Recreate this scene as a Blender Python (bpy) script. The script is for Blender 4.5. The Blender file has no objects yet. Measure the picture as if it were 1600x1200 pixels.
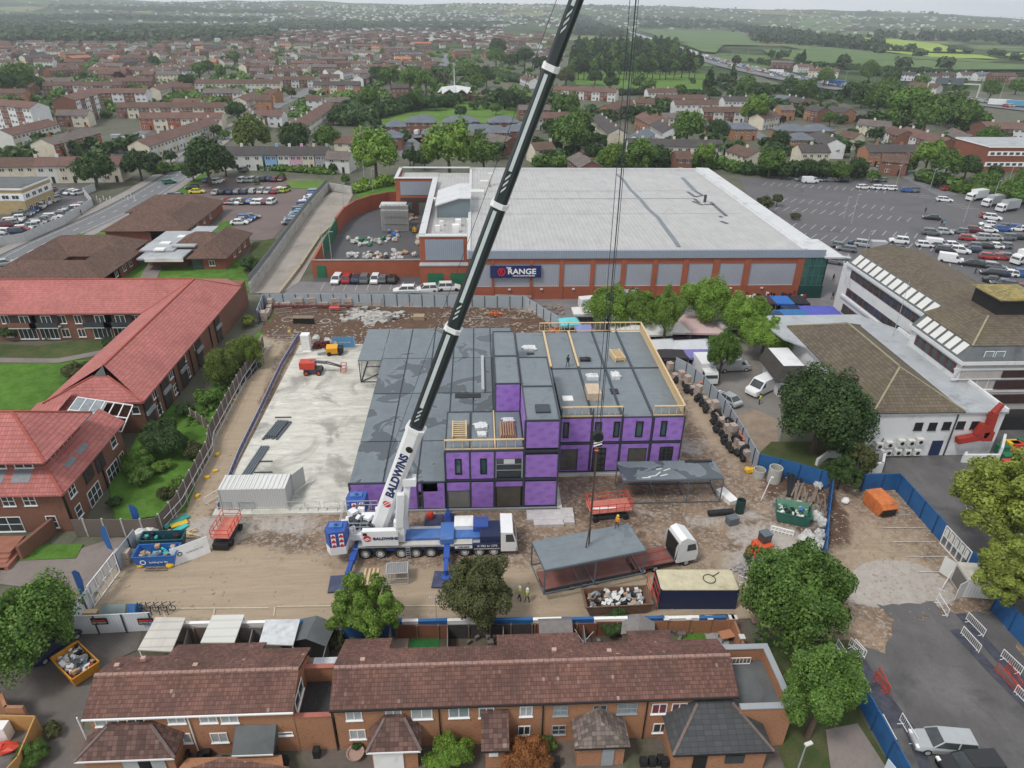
import bpy,bmesh,math,random
import numpy as np
from mathutils import Vector,Matrix
R_=math.radians
rnd=random.Random(7)
S=bpy.context.scene
COL=S.collection
# ------------------------------------------------------------------ camera
FPX,PITCH,ROLL,YAW,CH=1067.0,R_(28.6),R_(.75),R_(3.06),50.0
fwd=Vector((math.sin(YAW)*math.cos(PITCH),math.cos(YAW)*math.cos(PITCH),-math.sin(PITCH)))
_r=Vector((math.cos(YAW),-math.sin(YAW),0));_u=Vector((math.sin(YAW)*math.sin(PITCH),math.cos(YAW)*math.sin(PITCH),math.cos(PITCH)))
RT=_r*math.cos(ROLL)+_u*math.sin(ROLL);UP=-_r*math.sin(ROLL)+_u*math.cos(ROLL)
cam=bpy.data.objects.new('camera',bpy.data.cameras.new('camera'));COL.objects.link(cam)
m=Matrix((RT,UP,-fwd)).transposed().to_4x4();m.translation=(0,0,CH);cam.matrix_world=m
cam.data.sensor_width=36;cam.data.lens=FPX/1600*36;cam.data.clip_end=30000;cam.data.clip_start=.5
S.camera=cam
def ray(x,y):return fwd+RT*((x-800)/FPX)+UP*((600-y)/FPX)
def P(x,y,z=0.):
 d=ray(x,y);t=(z-CH)/d.z;return Vector((d.x*t,d.y*t,z))
def PY(x,y,Y):
 d=ray(x,y);t=Y/d.y;return Vector((d.x*t,Y,CH+d.z*t))
def PXX(x,y,X):
 d=ray(x,y);t=X/d.x;return Vector((X,d.y*t,CH+d.z*t))
def ppm(p):   # photo pixels per metre at a point
 return FPX/max(1.,(Vector(p)-Vector((0,0,CH))).dot(fwd))
# ------------------------------------------------------------------ light: overcast day, soft sun from upper left
SUN_EL,SUN_AZ=56,-128      # azimuth measured from +Y towards +X
w=bpy.data.worlds.new('World');S.world=w;w.use_nodes=True
nt=w.node_tree;bg=nt.nodes['Background']
sky=nt.nodes.new('ShaderNodeTexSky');sky.sky_type='NISHITA';sky.sun_disc=False
sky.sun_elevation=R_(SUN_EL);sky.sun_rotation=R_(SUN_AZ);sky.air_density=1.2;sky.dust_density=3.0;sky.ozone_density=1
tc=nt.nodes.new('ShaderNodeTexCoord');nz=nt.nodes.new('ShaderNodeTexNoise');nz.inputs['Scale'].default_value=3;nz.inputs['Detail'].default_value=6
mp=nt.nodes.new('ShaderNodeMapping');mp.inputs['Scale'].default_value=(1,1,4)
nt.links.new(tc.outputs['Generated'],mp.inputs[0]);nt.links.new(mp.outputs[0],nz.inputs['Vector'])
cr=nt.nodes.new('ShaderNodeValToRGB');cr.color_ramp.elements[0].position=.3;cr.color_ramp.elements[0].color=(8.0,8.4,8.9,1)
cr.color_ramp.elements[1].position=.72;cr.color_ramp.elements[1].color=(11.2,11.4,11.6,1)
nt.links.new(nz.outputs[0],cr.inputs[0])
zz=nt.nodes.new('ShaderNodeSeparateXYZ');nt.links.new(tc.outputs['Generated'],zz.inputs[0]);zr=nt.nodes.new('ShaderNodeMapRange');nt.links.new(zz.outputs[2],zr.inputs[0])
for i_,v_ in enumerate((0,.35,1.45,.93)):zr.inputs[i_+1].default_value=v_
vm=nt.nodes.new('ShaderNodeVectorMath');vm.operation='SCALE';nt.links.new(cr.outputs[0],vm.inputs[0]);nt.links.new(zr.outputs[0],vm.inputs['Scale'])
mx=nt.nodes.new('ShaderNodeMix');mx.data_type='RGBA';mx.inputs[0].default_value=.86
nt.links.new(sky.outputs[0],mx.inputs[6]);nt.links.new(vm.outputs[0],mx.inputs[7]);nt.links.new(mx.outputs[2],bg.inputs[0])
bg.inputs[1].default_value=.082
sl=bpy.data.lights.new('sun','SUN');sl.energy=1.8;sl.angle=R_(12);sl.color=(1,.96,.9)
so=bpy.data.objects.new('sun',sl);COL.objects.link(so)
sd=Vector((math.sin(R_(SUN_AZ))*math.cos(R_(SUN_EL)),math.cos(R_(SUN_AZ))*math.cos(R_(SUN_EL)),math.sin(R_(SUN_EL))))
so.rotation_euler=sd.to_track_quat('Z','Y').to_euler();so.location=(0,0,300)
S.view_settings.view_transform='Standard';S.view_settings.look='None';S.view_settings.gamma=1
S.view_settings.exposure=0.25
S.cycles.max_bounces=5;S.cycles.diffuse_bounces=3;S.cycles.glossy_bounces=2;S.cycles.transparent_max_bounces=6;S.cycles.volume_bounces=0
S.cycles.use_denoising=True
# ------------------------------------------------------------------ node helper
class NB:
 def __init__(s,t):s.t=t
 def n(s,k):return s.t.nodes.new('ShaderNode'+k)
 def put(s,sock,v):
  if hasattr(v,'is_linked')or isinstance(v,bpy.types.NodeSocket):s.t.links.new(v,sock)
  elif v is not None:
   if isinstance(v,(tuple,list))and len(v)==3 and sock.type=='RGBA':v=(*v,1)
   sock.default_value=v
 def m(s,op,a,b=None,c=None):
  n=s.n('Math');n.operation=op
  s.put(n.inputs[0],a)
  if b is not None:s.put(n.inputs[1],b)
  if c is not None:s.put(n.inputs[2],c)
  return n.outputs[0]
 def mix(s,f,a,b,mode='MIX'):
  n=s.n('Mix');n.data_type='RGBA';n.blend_type=mode;n.clamp_factor=True
  s.put(n.inputs[0],f);s.put(n.inputs[6],a);s.put(n.inputs[7],b);return n.outputs[2]
 def noise(s,v,sc,det=4,ro=.6,dist=0):
  n=s.n('TexNoise');s.put(n.inputs['Vector'],v);n.inputs['Scale'].default_value=sc
  n.inputs['Detail'].default_value=det;n.inputs['Roughness'].default_value=ro;n.inputs['Distortion'].default_value=dist
  return n.outputs[0]
 def ss(s,v,a,b):   # smoothstep
  n=s.n('MapRange');n.interpolation_type='SMOOTHSTEP';s.put(n.inputs[0],v)
  n.inputs[1].default_value=a;n.inputs[2].default_value=b;return n.outputs[0]
 def rng(s,v,a,b,c,d):
  n=s.n('MapRange');s.put(n.inputs[0],v)
  for i,q in enumerate((a,b,c,d)):n.inputs[i+1].default_value=q
  return n.outputs[0]
 def sep(s,v):
  n=s.n('SeparateXYZ');s.put(n.inputs[0],v);return n.outputs
 def comb(s,x,y,z=0.):
  n=s.n('CombineXYZ');s.put(n.inputs[0],x);s.put(n.inputs[1],y);s.put(n.inputs[2],z);return n.outputs[0]
 def scale(s,v,sc):
  n=s.n('VectorMath');n.operation='MULTIPLY';s.put(n.inputs[0],v);n.inputs[1].default_value=sc;return n.outputs[0]
 def white(s,v):
  n=s.n('TexWhiteNoise');s.put(n.inputs[0],v);return n.outputs[0]
MATS={}
def newmat(name):
 m=bpy.data.materials.new(name);m.use_nodes=True;b=NB(m.node_tree);b.p=m.node_tree.nodes['Principled BSDF'];MATS[name]=m
 b.m_=m
 tc=b.n('TexCoord');b.uv=tc.outputs['UV'];b.ob=tc.outputs['Object'];b.mat=m
 b.gp=b.n('NewGeometry').outputs['Position']
 return b
def fin(b,col,rough=.8,metal=0.,bump=None,bs=.3,spec=.35,bd=.05):
 b.put(b.p.inputs['Base Color'],col);b.put(b.p.inputs['Roughness'],rough);b.p.inputs['Metallic'].default_value=metal
 b.p.inputs['Specular IOR Level'].default_value=spec
 if bump is not None:
  n=b.n('Bump');n.inputs['Strength'].default_value=bs;n.inputs['Distance'].default_value=bd
  b.put(n.inputs['Height'],bump);b.t.links.new(n.outputs[0],b.p.inputs['Normal'])
 return b.m_
def shade(c,k):return tuple(min(1,x*k)for x in c)
def hsvar(b,col,f,amt):   # vary brightness of col by factor socket f in 0..1
 k=b.rng(f,.25,.75,1-amt,1+amt)
 n=b.n('VectorMath');n.operation='SCALE';b.put(n.inputs[0],col if not isinstance(col,tuple)else tuple(col[:3]));b.put(n.inputs['Scale'],k);return n.outputs[0]
def plain(name,c,rough=.7,var=.12,sc=1.2,metal=0.,spec=.35,dirt=None,dsc=.35):
 if name in MATS:return MATS[name]
 b=newmat(name);f=b.noise(b.ob,sc,5,.65);col=hsvar(b,c,f,var)
 if dirt:col=b.mix(b.ss(b.noise(b.ob,dsc,6,.7,.4),.5,.72),col,dirt)
 return fin(b,col,rough,metal,spec=spec)
def corrug(name,c,period=.3,rough=.45,var=.06,metal=0.,axis=0,depth=.35,dirt=None):
 b=newmat(name);u=b.sep(b.uv)[axis];f=b.m('FRACT',b.m('DIVIDE',u,period))
 tri=b.m('ABSOLUTE',b.m('SUBTRACT',f,.5))
 col=hsvar(b,c,b.noise(b.ob,.25,5,.6),var)
 col=b.mix(b.m('MULTIPLY',b.ss(tri,.36,.47),depth),col,shade(c,.45))
 if dirt:col=b.mix(b.m('MULTIPLY',b.ss(b.noise(b.scale(b.uv,(.5,.12,1)),1.2,6,.7),.45,.75),.6),col,dirt)
 return fin(b,col,rough,metal,bump=b.ss(tri,.2,.35),bs=.25)
def tiled(name,c,cu=.3,cv=.33,var=.22,line=.55,patch=.18,moss=None,msc=.3,mth=(.5,.7),rough=.85,lichen=0.):
 b=newmat(name);s=b.sep(b.uv);u=b.m('DIVIDE',s[0],cu);v=b.m('DIVIDE',s[1],cv)
 fv=b.m('FRACT',v);fl=b.comb(b.m('FLOOR',u),b.m('FLOOR',v));rn=b.white(fl)
 col=hsvar(b,c,rn,var);col=hsvar(b,col,b.noise(b.ob,.22,5,.6),patch)
 if moss:col=b.mix(b.m('MULTIPLY',b.ss(b.noise(b.ob,msc,7,.7,.3),*mth),.8),col,moss)
 if lichen:
  col=b.mix(b.m('MULTIPLY',b.ss(b.white(b.comb(b.m('FLOOR',u),b.m('FLOOR',v),3.)),1-lichen,1-lichen+.02),b.rng(b.noise(b.ob,.5,3),.35,.65,.1,.9)),col,(.42,.33,.27))
 edge=b.ss(fv,.22,.0)
 col=b.mix(b.m('MULTIPLY',edge,line),col,shade(c,.28))
 fu=b.m('ABSOLUTE',b.m('SUBTRACT',b.m('FRACT',u),.5));col=b.mix(b.m('MULTIPLY',b.ss(fu,.36,.48),line*.55),col,shade(c,.35))
 return fin(b,col,rough,bump=b.m('ADD',b.m('MULTIPLY',fv,-.8),b.m('MULTIPLY',fu,-.8)),bs=.5,bd=.06)
def bricky(name,c,c2=None,var=.16,rough=.9):
 b=newmat(name);f=b.noise(b.scale(b.uv,(1.6,9,1)),1.6,5,.75);col=hsvar(b,c,f,var)
 col=b.mix(b.ss(b.noise(b.scale(b.uv,(3.5,12,1)),1.0,2,.5),.55,.68),col,c2 or shade(c,.62))
 col=hsvar(b,col,b.noise(b.ob,.35,4),.12)
 return fin(b,col,rough)
# ------------------------------------------------------------------ mesh builder
class MB:
 def __init__(s):s.v=[];s.f=[];s.mi=[];s.k=0
 def poly(s,pts,mi=None):
  n=len(s.v);s.v+=[tuple(p)for p in pts];s.f.append(tuple(range(n,n+len(pts))));s.mi.append(s.k if mi is None else mi);return s
 def box(s,x0,x1,y0,y1,z0,z1,top=True,bottom=True,mt=None):
  v=[(x0,y0,z0),(x1,y0,z0),(x1,y1,z0),(x0,y1,z0),(x0,y0,z1),(x1,y0,z1),(x1,y1,z1),(x0,y1,z1)]
  if mt:v=[mt@Vector(q)for q in v]
  n=len(s.v);s.v+=[tuple(q)for q in v]
  fs=[(0,1,5,4),(1,2,6,5),(2,3,7,6),(3,0,4,7)]+([(4,5,6,7)]if top else[])+([(3,2,1,0)]if bottom else[])
  for f in fs:s.f.append(tuple(i+n for i in f));s.mi.append(s.k)
  return s
 def cbox(s,c,size,rz=0.,rx=0.,ry=0.):
  mt=Matrix.Translation(Vector(c))@Matrix.Rotation(rz,4,'Z')@Matrix.Rotation(ry,4,'Y')@Matrix.Rotation(rx,4,'X')
  a,b_,c_=size[0]/2,size[1]/2,size[2]/2
  return s.box(-a,a,-b_,b_,-c_,c_,mt=mt)
 def bar(s,a,b,w=.1,h=None):
  a=Vector(a);b=Vector(b);d=b-a;L=d.length
  if L<1e-6:return s
  q=d.to_track_quat('X','Z').to_matrix().to_4x4();q.translation=a
  h=h or w
  return s.box(0,L,-w/2,w/2,-h/2,h/2,mt=q)
 def prism(s,pts,z0,z1,top=True,bottom=False):
  n=len(pts)
  a=sum(pts[i][0]*pts[(i+1)%n][1]-pts[(i+1)%n][0]*pts[i][1]for i in range(n))
  if a<0:pts=pts[::-1]
  k=len(s.v);s.v+=[(p[0],p[1],z0)for p in pts]+[(p[0],p[1],z1)for p in pts]
  for i in range(n):
   j=(i+1)%n;s.f.append((k+i,k+j,k+n+j,k+n+i));s.mi.append(s.k)
  if top:s.f.append(tuple(k+n+i for i in range(n)));s.mi.append(s.k)
  if bottom:s.f.append(tuple(k+n-1-i for i in range(n)));s.mi.append(s.k)
  return s
 def ext(s,prof,mt,L):   # profile in local xz, extruded along local y by L
  n=len(prof);k=len(s.v)
  s.v+=[tuple(mt@Vector((p[0],0,p[1])))for p in prof]+[tuple(mt@Vector((p[0],L,p[1])))for p in prof]
  for i in range(n):
   j=(i+1)%n;s.f.append((k+i,k+j,k+n+j,k+n+i));s.mi.append(s.k)
  s.f.append(tuple(k+n-1-i for i in range(n)));s.mi.append(s.k)
  s.f.append(tuple(k+n+i for i in range(n)));s.mi.append(s.k)
  return s
 def tube(s,a,b,r,r2=None,seg=10,caps=True):
  a=Vector(a);b=Vector(b);d=b-a;r2=r if r2 is None else r2
  q=d.to_track_quat('Z','Y').to_matrix();k=len(s.v)
  for c,rr in((a,r),(b,r2)):
   for i in range(seg):
    t=i*2*math.pi/seg;s.v.append(tuple(c+q@Vector((rr*math.cos(t),rr*math.sin(t),0))))
  for i in range(seg):
   j=(i+1)%seg;s.f.append((k+i,k+j,k+seg+j,k+seg+i));s.mi.append(s.k)
  if caps:
   s.f.append(tuple(k+seg-1-i for i in range(seg)));s.mi.append(s.k);s.f.append(tuple(k+seg+i for i in range(seg)));s.mi.append(s.k)
  return s
 def lathe(s,c,prof,seg=16,mt=None):
  k=len(s.v);n=len(prof);c=Vector(c)
  for r,z in prof:
   for i in range(seg):
    t=i*2*math.pi/seg;q=Vector((r*math.cos(t),r*math.sin(t),z));q=(mt@q)if mt else q;s.v.append(tuple(c+q))
  for a in range(n-1):
   for i in range(seg):
    j=(i+1)%seg;s.f.append((k+a*seg+i,k+a*seg+j,k+(a+1)*seg+j,k+(a+1)*seg+i));s.mi.append(s.k)
  return s
 def blob(s,c,r,seg=8,rings=5,jit=.15,rs=None):
  rs=rs or rnd;k=len(s.v);c=Vector(c)
  rx,ry,rz=r if isinstance(r,(tuple,list))else(r,r,r)
  for a in range(rings+1):
   ph=math.pi*a/rings
   for i in range(seg):
    t=i*2*math.pi/seg;q=1+rs.uniform(-jit,jit)
    s.v.append((c.x+rx*q*math.sin(ph)*math.cos(t),c.y+ry*q*math.sin(ph)*math.sin(t),c.z+rz*q*math.cos(ph)))
  for a in range(rings):
   for i in range(seg):
    j=(i+1)%seg;s.f.append((k+(a+1)*seg+i,k+(a+1)*seg+j,k+a*seg+j,k+a*seg+i));s.mi.append(s.k)
  return s
 def mesh(s,name,mats):
  me=bpy.data.meshes.new(name);me.from_pydata(s.v,[],s.f)
  mats=mats if isinstance(mats,(list,tuple))else[mats]
  for m in mats:me.materials.append(m)
  if len(mats)>1:me.polygons.foreach_set('material_index',s.mi)
  autouv(me);return me
 def obj(s,name,mats,parent=None,smooth=False,**kw):
  o=bpy.data.objects.new(name,s.mesh(name,mats));COL.objects.link(o)
  if smooth:o.data.shade_smooth()if hasattr(o.data,'shade_smooth')else None
  if parent is not None:o.parent=parent
  if kw:tag(o,**kw)
  return o
def autouv(me):
 nl=len(me.loops);nv=len(me.vertices);npol=len(me.polygons)
 if not nl:return
 co=np.empty(nv*3);me.vertices.foreach_get('co',co);co=co.reshape(-1,3)
 vi=np.empty(nl,dtype=np.int32);me.loops.foreach_get('vertex_index',vi)
 nr=np.empty(npol*3);me.polygons.foreach_get('normal',nr);nr=nr.reshape(-1,3)
 lt=np.empty(npol,dtype=np.int32);me.polygons.foreach_get('loop_total',lt)
 u=np.stack([-nr[:,1],nr[:,0],np.zeros(npol)],1);ln=np.linalg.norm(u,axis=1)
 flat=ln<.02;u[flat]=(1,0,0);ln[flat]=1;u/=ln[:,None]
 v=np.cross(nr,u)
 U=np.repeat(u,lt,0);V=np.repeat(v,lt,0);p=co[vi]
 uv=np.stack([(p*U).sum(1),(p*V).sum(1)],1)
 l=me.uv_layers.new(name='UVMap');l.data.foreach_set('uv',uv.astype(np.float32).ravel())
def tag(o,label=None,cat=None,group=None,kind=None):
 if label:o['label']=label
 if cat:o['category']=cat
 if group:o['group']=group
 if kind:o['kind']=kind
 return o
def empty(name,loc,rz=0.,label=None,cat=None,group=None):
 o=bpy.data.objects.new(name,None);COL.objects.link(o);o.location=loc;o.rotation_euler=(0,0,rz);o.empty_display_size=.2
 return tag(o,label,cat,group)
def kids(o):return[c for c in KID.get(o.name,[])]
KID={}
def regkids(root):
 for o in[root]+list(root.children):KID[o.name]=list(o.children)
 return root
def dup(o,loc=None,rz=None,label=None,group=None,parent=None,cat=None,sc=None):
 c=o.copy();COL.objects.link(c)
 if parent is not None:c.parent=parent
 if loc is not None:c.location=loc
 if rz is not None:c.rotation_euler=(c.rotation_euler.x,c.rotation_euler.y,rz)
 if sc is not None:c.scale=(sc,sc,sc)if not isinstance(sc,(tuple,list))else sc
 if label:c['label']=label
 if group:c['group']=group
 if cat:c['category']=cat
 for ch in KID.get(o.name,[]):dup(ch,parent=c)if KID.get(ch.name)else _dupleaf(ch,c)
 return c
def _dupleaf(ch,c):
 d=ch.copy();COL.objects.link(d);d.parent=c
def swapmat(root,frm,to):   # recolour a copied thing: object-level copy of the material slot
 for o in[root]+list(root.children):
  if o.type=='MESH':
   for i,ms in enumerate(o.material_slots):
    if ms.material and ms.material.name==frm:ms.link='OBJECT';ms.material=to
def rotz(v,a):return Vector((v[0]*math.cos(a)-v[1]*math.sin(a),v[0]*math.sin(a)+v[1]*math.cos(a),v[2]if len(v)>2 else 0))
ORD='first second third fourth fifth sixth seventh eighth ninth tenth eleventh twelfth thirteenth fourteenth fifteenth sixteenth seventeenth eighteenth nineteenth twentieth'.split()
def ordi(i):
 if i<20:return ORD[i]
 tens=['','','twenty','thirty','forty','fifty','sixty','seventy'][(i+1)//10];k=(i+1)%10
 return tens+('-'+ORD[k-1]if k else 'th').replace('yth','ieth')if k else tens[:-1]+'ieth'
def inpoly(x,y,poly):
 c=False;n=len(poly)
 for i in range(n):
  x1,y1=poly[i][0],poly[i][1];x2,y2=poly[(i+1)%n][0],poly[(i+1)%n][1]
  if(y1>y)!=(y2>y)and x<(x2-x1)*(y-y1)/(y2-y1)+x1:c=not c
 return c
# ------------------------------------------------------------------ materials
def ground_far():
 b=newmat('countryside');s=b.gp
 vor=b.n('TexVoronoi');vor.feature='F1';b.put(vor.inputs['Vector'],b.scale(s,(.0022,.0034,0)));vor.inputs['Scale'].default_value=1
 cellr=b.sep(vor.outputs['Color'])
 n1=b.noise(s,.006,6,.7);n2=b.noise(s,.05,5,.7)
 c=b.mix(b.ss(cellr[0],.35,.65),(.055,.085,.03),(.10,.16,.05))
 c=b.mix(b.ss(cellr[1],.7,.85),c,(.2,.21,.09))
 vd=b.n('TexVoronoi');vd.feature='DISTANCE_TO_EDGE';b.put(vd.inputs['Vector'],b.scale(s,(.0022,.0034,0)));vd.inputs['Scale'].default_value=1
 c=b.mix(b.ss(vd.outputs['Distance'],.05,.02),c,(.02,.032,.014))
 c=b.mix(b.ss(n1,.50,.60),c,(.028,.042,.02))
 c=hsvar(b,c,n2,.3)
 return fin(b,c,.95,spec=.1)
def asphalt(name,c,patch=.2,tracks=None,fine=.12,stain=None):
 b=newmat(name);s=b.gp;f=b.noise(s,.18,7,.65,.5)
 col=hsvar(b,c,f,patch);col=hsvar(b,col,b.noise(s,3,5,.8),fine)
 if stain:col=b.mix(b.m('MULTIPLY',b.ss(b.noise(s,.11,7,.75,.8),.5,.66),.75),col,stain)
 if tracks:col=hsvar(b,col,b.noise(b.scale(s,tracks),1,4,.6),.16)
 return fin(b,col,b.rng(f,.3,.7,.65,.9),spec=.3)
def lawnm(name,c,c2,sc=.5):
 b=newmat(name);s=b.gp;f=b.noise(s,sc,6,.7)
 col=b.mix(b.ss(f,.35,.65),c,c2);col=hsvar(b,col,b.noise(s,6,4,.8),.25);col=hsvar(b,col,b.noise(s,.09,3,.6),.2)
 return fin(b,col,.95,spec=.1,bump=b.noise(s,8,4),bs=.4)
def soilm():
 b=newmat('site_soil');s=b.gp
 a=b.n('Attribute');a.attribute_name='paint';r,g,bl=b.sep(a.outputs['Vector'])[0:3]
 n1=b.noise(s,.16,8,.68,.6);n2=b.noise(s,1.4,7,.75);n3=b.noise(s,7,5,.8);n4=b.noise(s,.5,6,.7,1.2)
 c=b.mix(b.ss(n1,.36,.64),(.165,.115,.080),(.300,.215,.150))
 c=b.mix(b.m('MULTIPLY',b.ss(n4,.5,.7),.55),c,(.14,.105,.085))
 # pebbles and rubble
 v=b.n('TexVoronoi');b.put(v.inputs['Vector'],s);v.inputs['Scale'].default_value=3.2;peb=b.sep(v.outputs['Color'])[0]
 c=b.mix(b.m('MULTIPLY',b.ss(peb,.5,.95),b.rng(n4,.3,.7,.25,.75)),c,(.40,.36,.32))
 c=hsvar(b,c,n3,.4);c=hsvar(b,c,n2,.32)
 def msk(ch,k=.55):return b.ss(b.m('ADD',ch,b.m('MULTIPLY',b.m('SUBTRACT',n4,.5),k*1.6)),.28,.62)
 sand=hsvar(b,(.36,.285,.205),b.noise(b.scale(s,(.10,1.3,1)),1,7,.75,1.6),.19);sand=hsvar(b,sand,n3,.08)
 c=b.mix(msk(g),c,sand)
 mudc=hsvar(b,(.115,.072,.05),n2,.45);c=b.mix(msk(r),c,mudc)
 pale=hsvar(b,(.40,.37,.34),n2,.2);c=b.mix(b.m('MULTIPLY',msk(bl,.8),.9),c,pale)
 return fin(b,c,.92,spec=.2,bump=b.m('ADD',b.m('MULTIPLY',n2,.7),b.m('MULTIPLY',n3,.4)),bs=.8,bd=.12)
def slabm():
 b=newmat('slab_concrete');s=b.gp
 n1=b.noise(s,.17,7,.62,.9);n2=b.noise(b.scale(s,(.35,1.3,1)),1,7,.72,.5);n3=b.noise(s,5,4,.8)
 c=hsvar(b,(.54,.525,.47),n2,.36)
 c=b.mix(b.m('MULTIPLY',b.ss(n1,.48,.64),.8),c,(.235,.23,.205))
 c=b.mix(b.m('MULTIPLY',b.ss(b.noise(s,.07,5,.6),.55,.68),.5),c,(.30,.28,.23))
 c=b.mix(b.m('MULTIPLY',b.ss(b.noise(s,.32,6,.7,1.5),.62,.7),.6),c,(.6,.6,.58))
 c=hsvar(b,c,n3,.07)
 return fin(b,c,b.rng(n1,.5,.62,.85,.45),spec=.3)
def modroof():
 b=newmat('membrane_roof');s=b.gp
 n=b.noise(s,.21,4,.5,.9);w_=b.ss(n,.555,.590)
 c=hsvar(b,(.150,.178,.200),b.noise(s,.6,6,.7),.16)
 n2=b.noise(b.scale(s,(2.5,.15,1)),1,4,.6);c=hsvar(b,c,n2,.07)
 c=b.mix(w_,c,(.078,.094,.108))
 c=b.mix(b.m('MULTIPLY',b.m('MULTIPLY',b.ss(n,.545,.562),b.m('SUBTRACT',1.,w_)),.35),c,(.24,.27,.29))
 return fin(b,c,b.mix(w_,(.5,.5,.5),(.12,.12,.12)),spec=.4)
def modroof_dry():
 b=newmat('dry_membrane');s=b.ob
 c=hsvar(b,(.165,.195,.215),b.noise(s,.8,6,.7),.14);c=hsvar(b,c,b.noise(b.scale(s,(.15,3,1)),1,4,.6),.08)
 c=b.mix(b.m('MULTIPLY',b.ss(b.noise(s,.5,5,.6,1),.6,.66),.5),c,(.09,.11,.125))
 return fin(b,c,.5,spec=.4)
def purple():
 b=newmat('purple_board');s=b.sep(b.uv)
 u=b.m('ADD',s[0],b.m('MULTIPLY',s[1],-.30));v=b.m('ADD',s[1],b.m('MULTIPLY',s[0],.35))
 cu=b.m('DIVIDE',u,1.35);cv=b.m('DIVIDE',v,1.05)
 cu=b.m('ADD',cu,b.m('MULTIPLY',b.m('FLOOR',cv),.5))
 fu=b.m('FRACT',cu);fv=b.m('FRACT',cv)
 def st(c,w_):return b.ss(b.m('ABSOLUTE',b.m('SUBTRACT',b.m('SUBTRACT',fu,b.m('MULTIPLY',fv,.35)),c)),w_,w_*.5)
 band=b.m('MULTIPLY',b.ss(fv,.18,.24),b.ss(fv,.78,.7))
 k=b.m('MULTIPLY',b.m('MAXIMUM',b.m('MAXIMUM',st(.02,.055),st(.2,.05)),st(.34,.04)),band)
 c=hsvar(b,(.33,.18,.55),b.noise(b.ob,.8,5,.6),.12)
 c=b.mix(b.m('MULTIPLY',k,.6),c,(.16,.06,.30))
 return fin(b,c,.55,spec=.35)
def grille(name,c):
 b=newmat(name);s=b.sep(b.uv);f=b.ss(b.m('ABSOLUTE',b.m('SUBTRACT',b.m('FRACT',b.m('DIVIDE',s[1],.2)),.5)),.3,.45)
 return fin(b,b.mix(b.m('MULTIPLY',f,.6),hsvar(b,c,b.noise(b.ob,.6,4),.12),shade(c,.4)),.6,bump=f,bs=.4)
G_FAR=ground_far()
ASPH=asphalt('asphalt',(.085,.087,.095),.18)
ASPH_PARK=asphalt('car_park_asphalt',(.115,.112,.118),.2,stain=(.085,.083,.088))
ASPH_MAUVE=asphalt('block_paving',(.155,.118,.112),.2,stain=(.105,.088,.085))
ASPH_DARK=asphalt('old_asphalt',(.115,.11,.11),.3,tracks=(.5,.12,1),stain=(.06,.058,.06))
ROADM=asphalt('road_asphalt',(.16,.165,.175),.12,tracks=(.2,1.2,1))
PAVE=asphalt('pavement_slabs',(.27,.25,.235),.15)
PATHM=asphalt('path_paving',(.21,.18,.165),.2,stain=(.13,.115,.105))
LAWN=lawnm('lawn',(.06,.135,.02),(.095,.19,.035))
FIELD=lawnm('field_grass',(.085,.17,.03),(.12,.2,.045),.06)
FIELD2=lawnm('pasture',(.09,.15,.055),(.12,.175,.07),.01)
BRIGHTF=lawnm('bright_field',(.22,.33,.05),(.30,.40,.08),.01)  # sunlight on the far fields is put into this brighter grass colour
ROUGHG=lawnm('rough_grass',(.05,.08,.025),(.09,.095,.045),.35)
SUBURB=asphalt('garden_ground',(.105,.105,.075),.4,stain=(.045,.07,.028))
SOIL=soilm();SLAB=slabm();MODR=modroof();MODRD=modroof_dry();PURP=purple()
CONC=plain('concrete',(.42,.41,.385),.9,.16,.8,dirt=(.24,.22,.2))
CONCD=plain('stained_concrete',(.27,.26,.25),.9,.22,.5,dirt=(.15,.14,.13))
BEIGE=plain('beige_block',(.42,.35,.30),.9,.18,.9,dirt=(.26,.21,.18))
WHITE=plain('white_paint',(.78,.78,.77),.5,.05,1,dirt=(.58,.56,.53))
WHITEW=plain('white_render',(.66,.67,.68),.7,.05,.4,dirt=(.48,.48,.48))
CREAM=plain('cream_render',(.62,.57,.46),.8,.07,.6,dirt=(.45,.40,.33))
PALEW=plain('pale_render',(.62,.62,.6),.8,.07,.6)
UPVC=plain('white_frame',(.8,.8,.8),.35,.03)
GREYM=plain('grey_metal',(.30,.32,.34),.45,.08,2)
GALV=plain('galvanised_steel',(.48,.50,.52),.4,.12,2,metal=.3)
STEELD=plain('dark_steel',(.045,.055,.068),.5,.1)
STEELG=plain('slate_steel',(.11,.13,.15),.45,.12)
BLACK=plain('black_plastic',(.018,.018,.02),.5,.2)
RUBBER=plain('rubber',(.022,.022,.024),.8,.2,4)
TIMBER=plain('new_timber',(.60,.45,.26),.75,.16,3)
OLDT=plain('weathered_timber',(.20,.155,.12),.9,.25,2)
GREYT=plain('grey_timber',(.20,.185,.18),.9,.22,2)
FENCEW=corrug('fence_boards',(.145,.115,.10),.14,.9,.2)
FENCER=corrug('red_fence_boards',(.21,.085,.05),.14,.9,.2)
GLASS=plain('window_glass',(.045,.055,.06),.12,.35,1.5,spec=.6)
GLASSB=plain('pale_window_glass',(.22,.26,.28),.15,.3,1.5,spec=.6)
NET=plain('net_curtain',(.36,.38,.39),.6,.2,3)
BLUEH=plain('blue_hoarding',(.025,.115,.30),.5,.1,.5,dirt=(.02,.075,.2))
BLUEB=plain('bright_blue',(.03,.13,.42),.4,.08)
CBLUE=plain('crane_blue',(.03,.085,.36),.4,.1,1,dirt=(.06,.085,.22))
CBLUEL=plain('deck_blue',(.06,.15,.40),.45,.15,.8,dirt=(.16,.22,.36))
CWHITE=plain('crane_white',(.76,.77,.78),.35,.05,1)
BOOMG=plain('boom_dark',(.026,.034,.038),.32,.15,.7,spec=.5)
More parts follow.
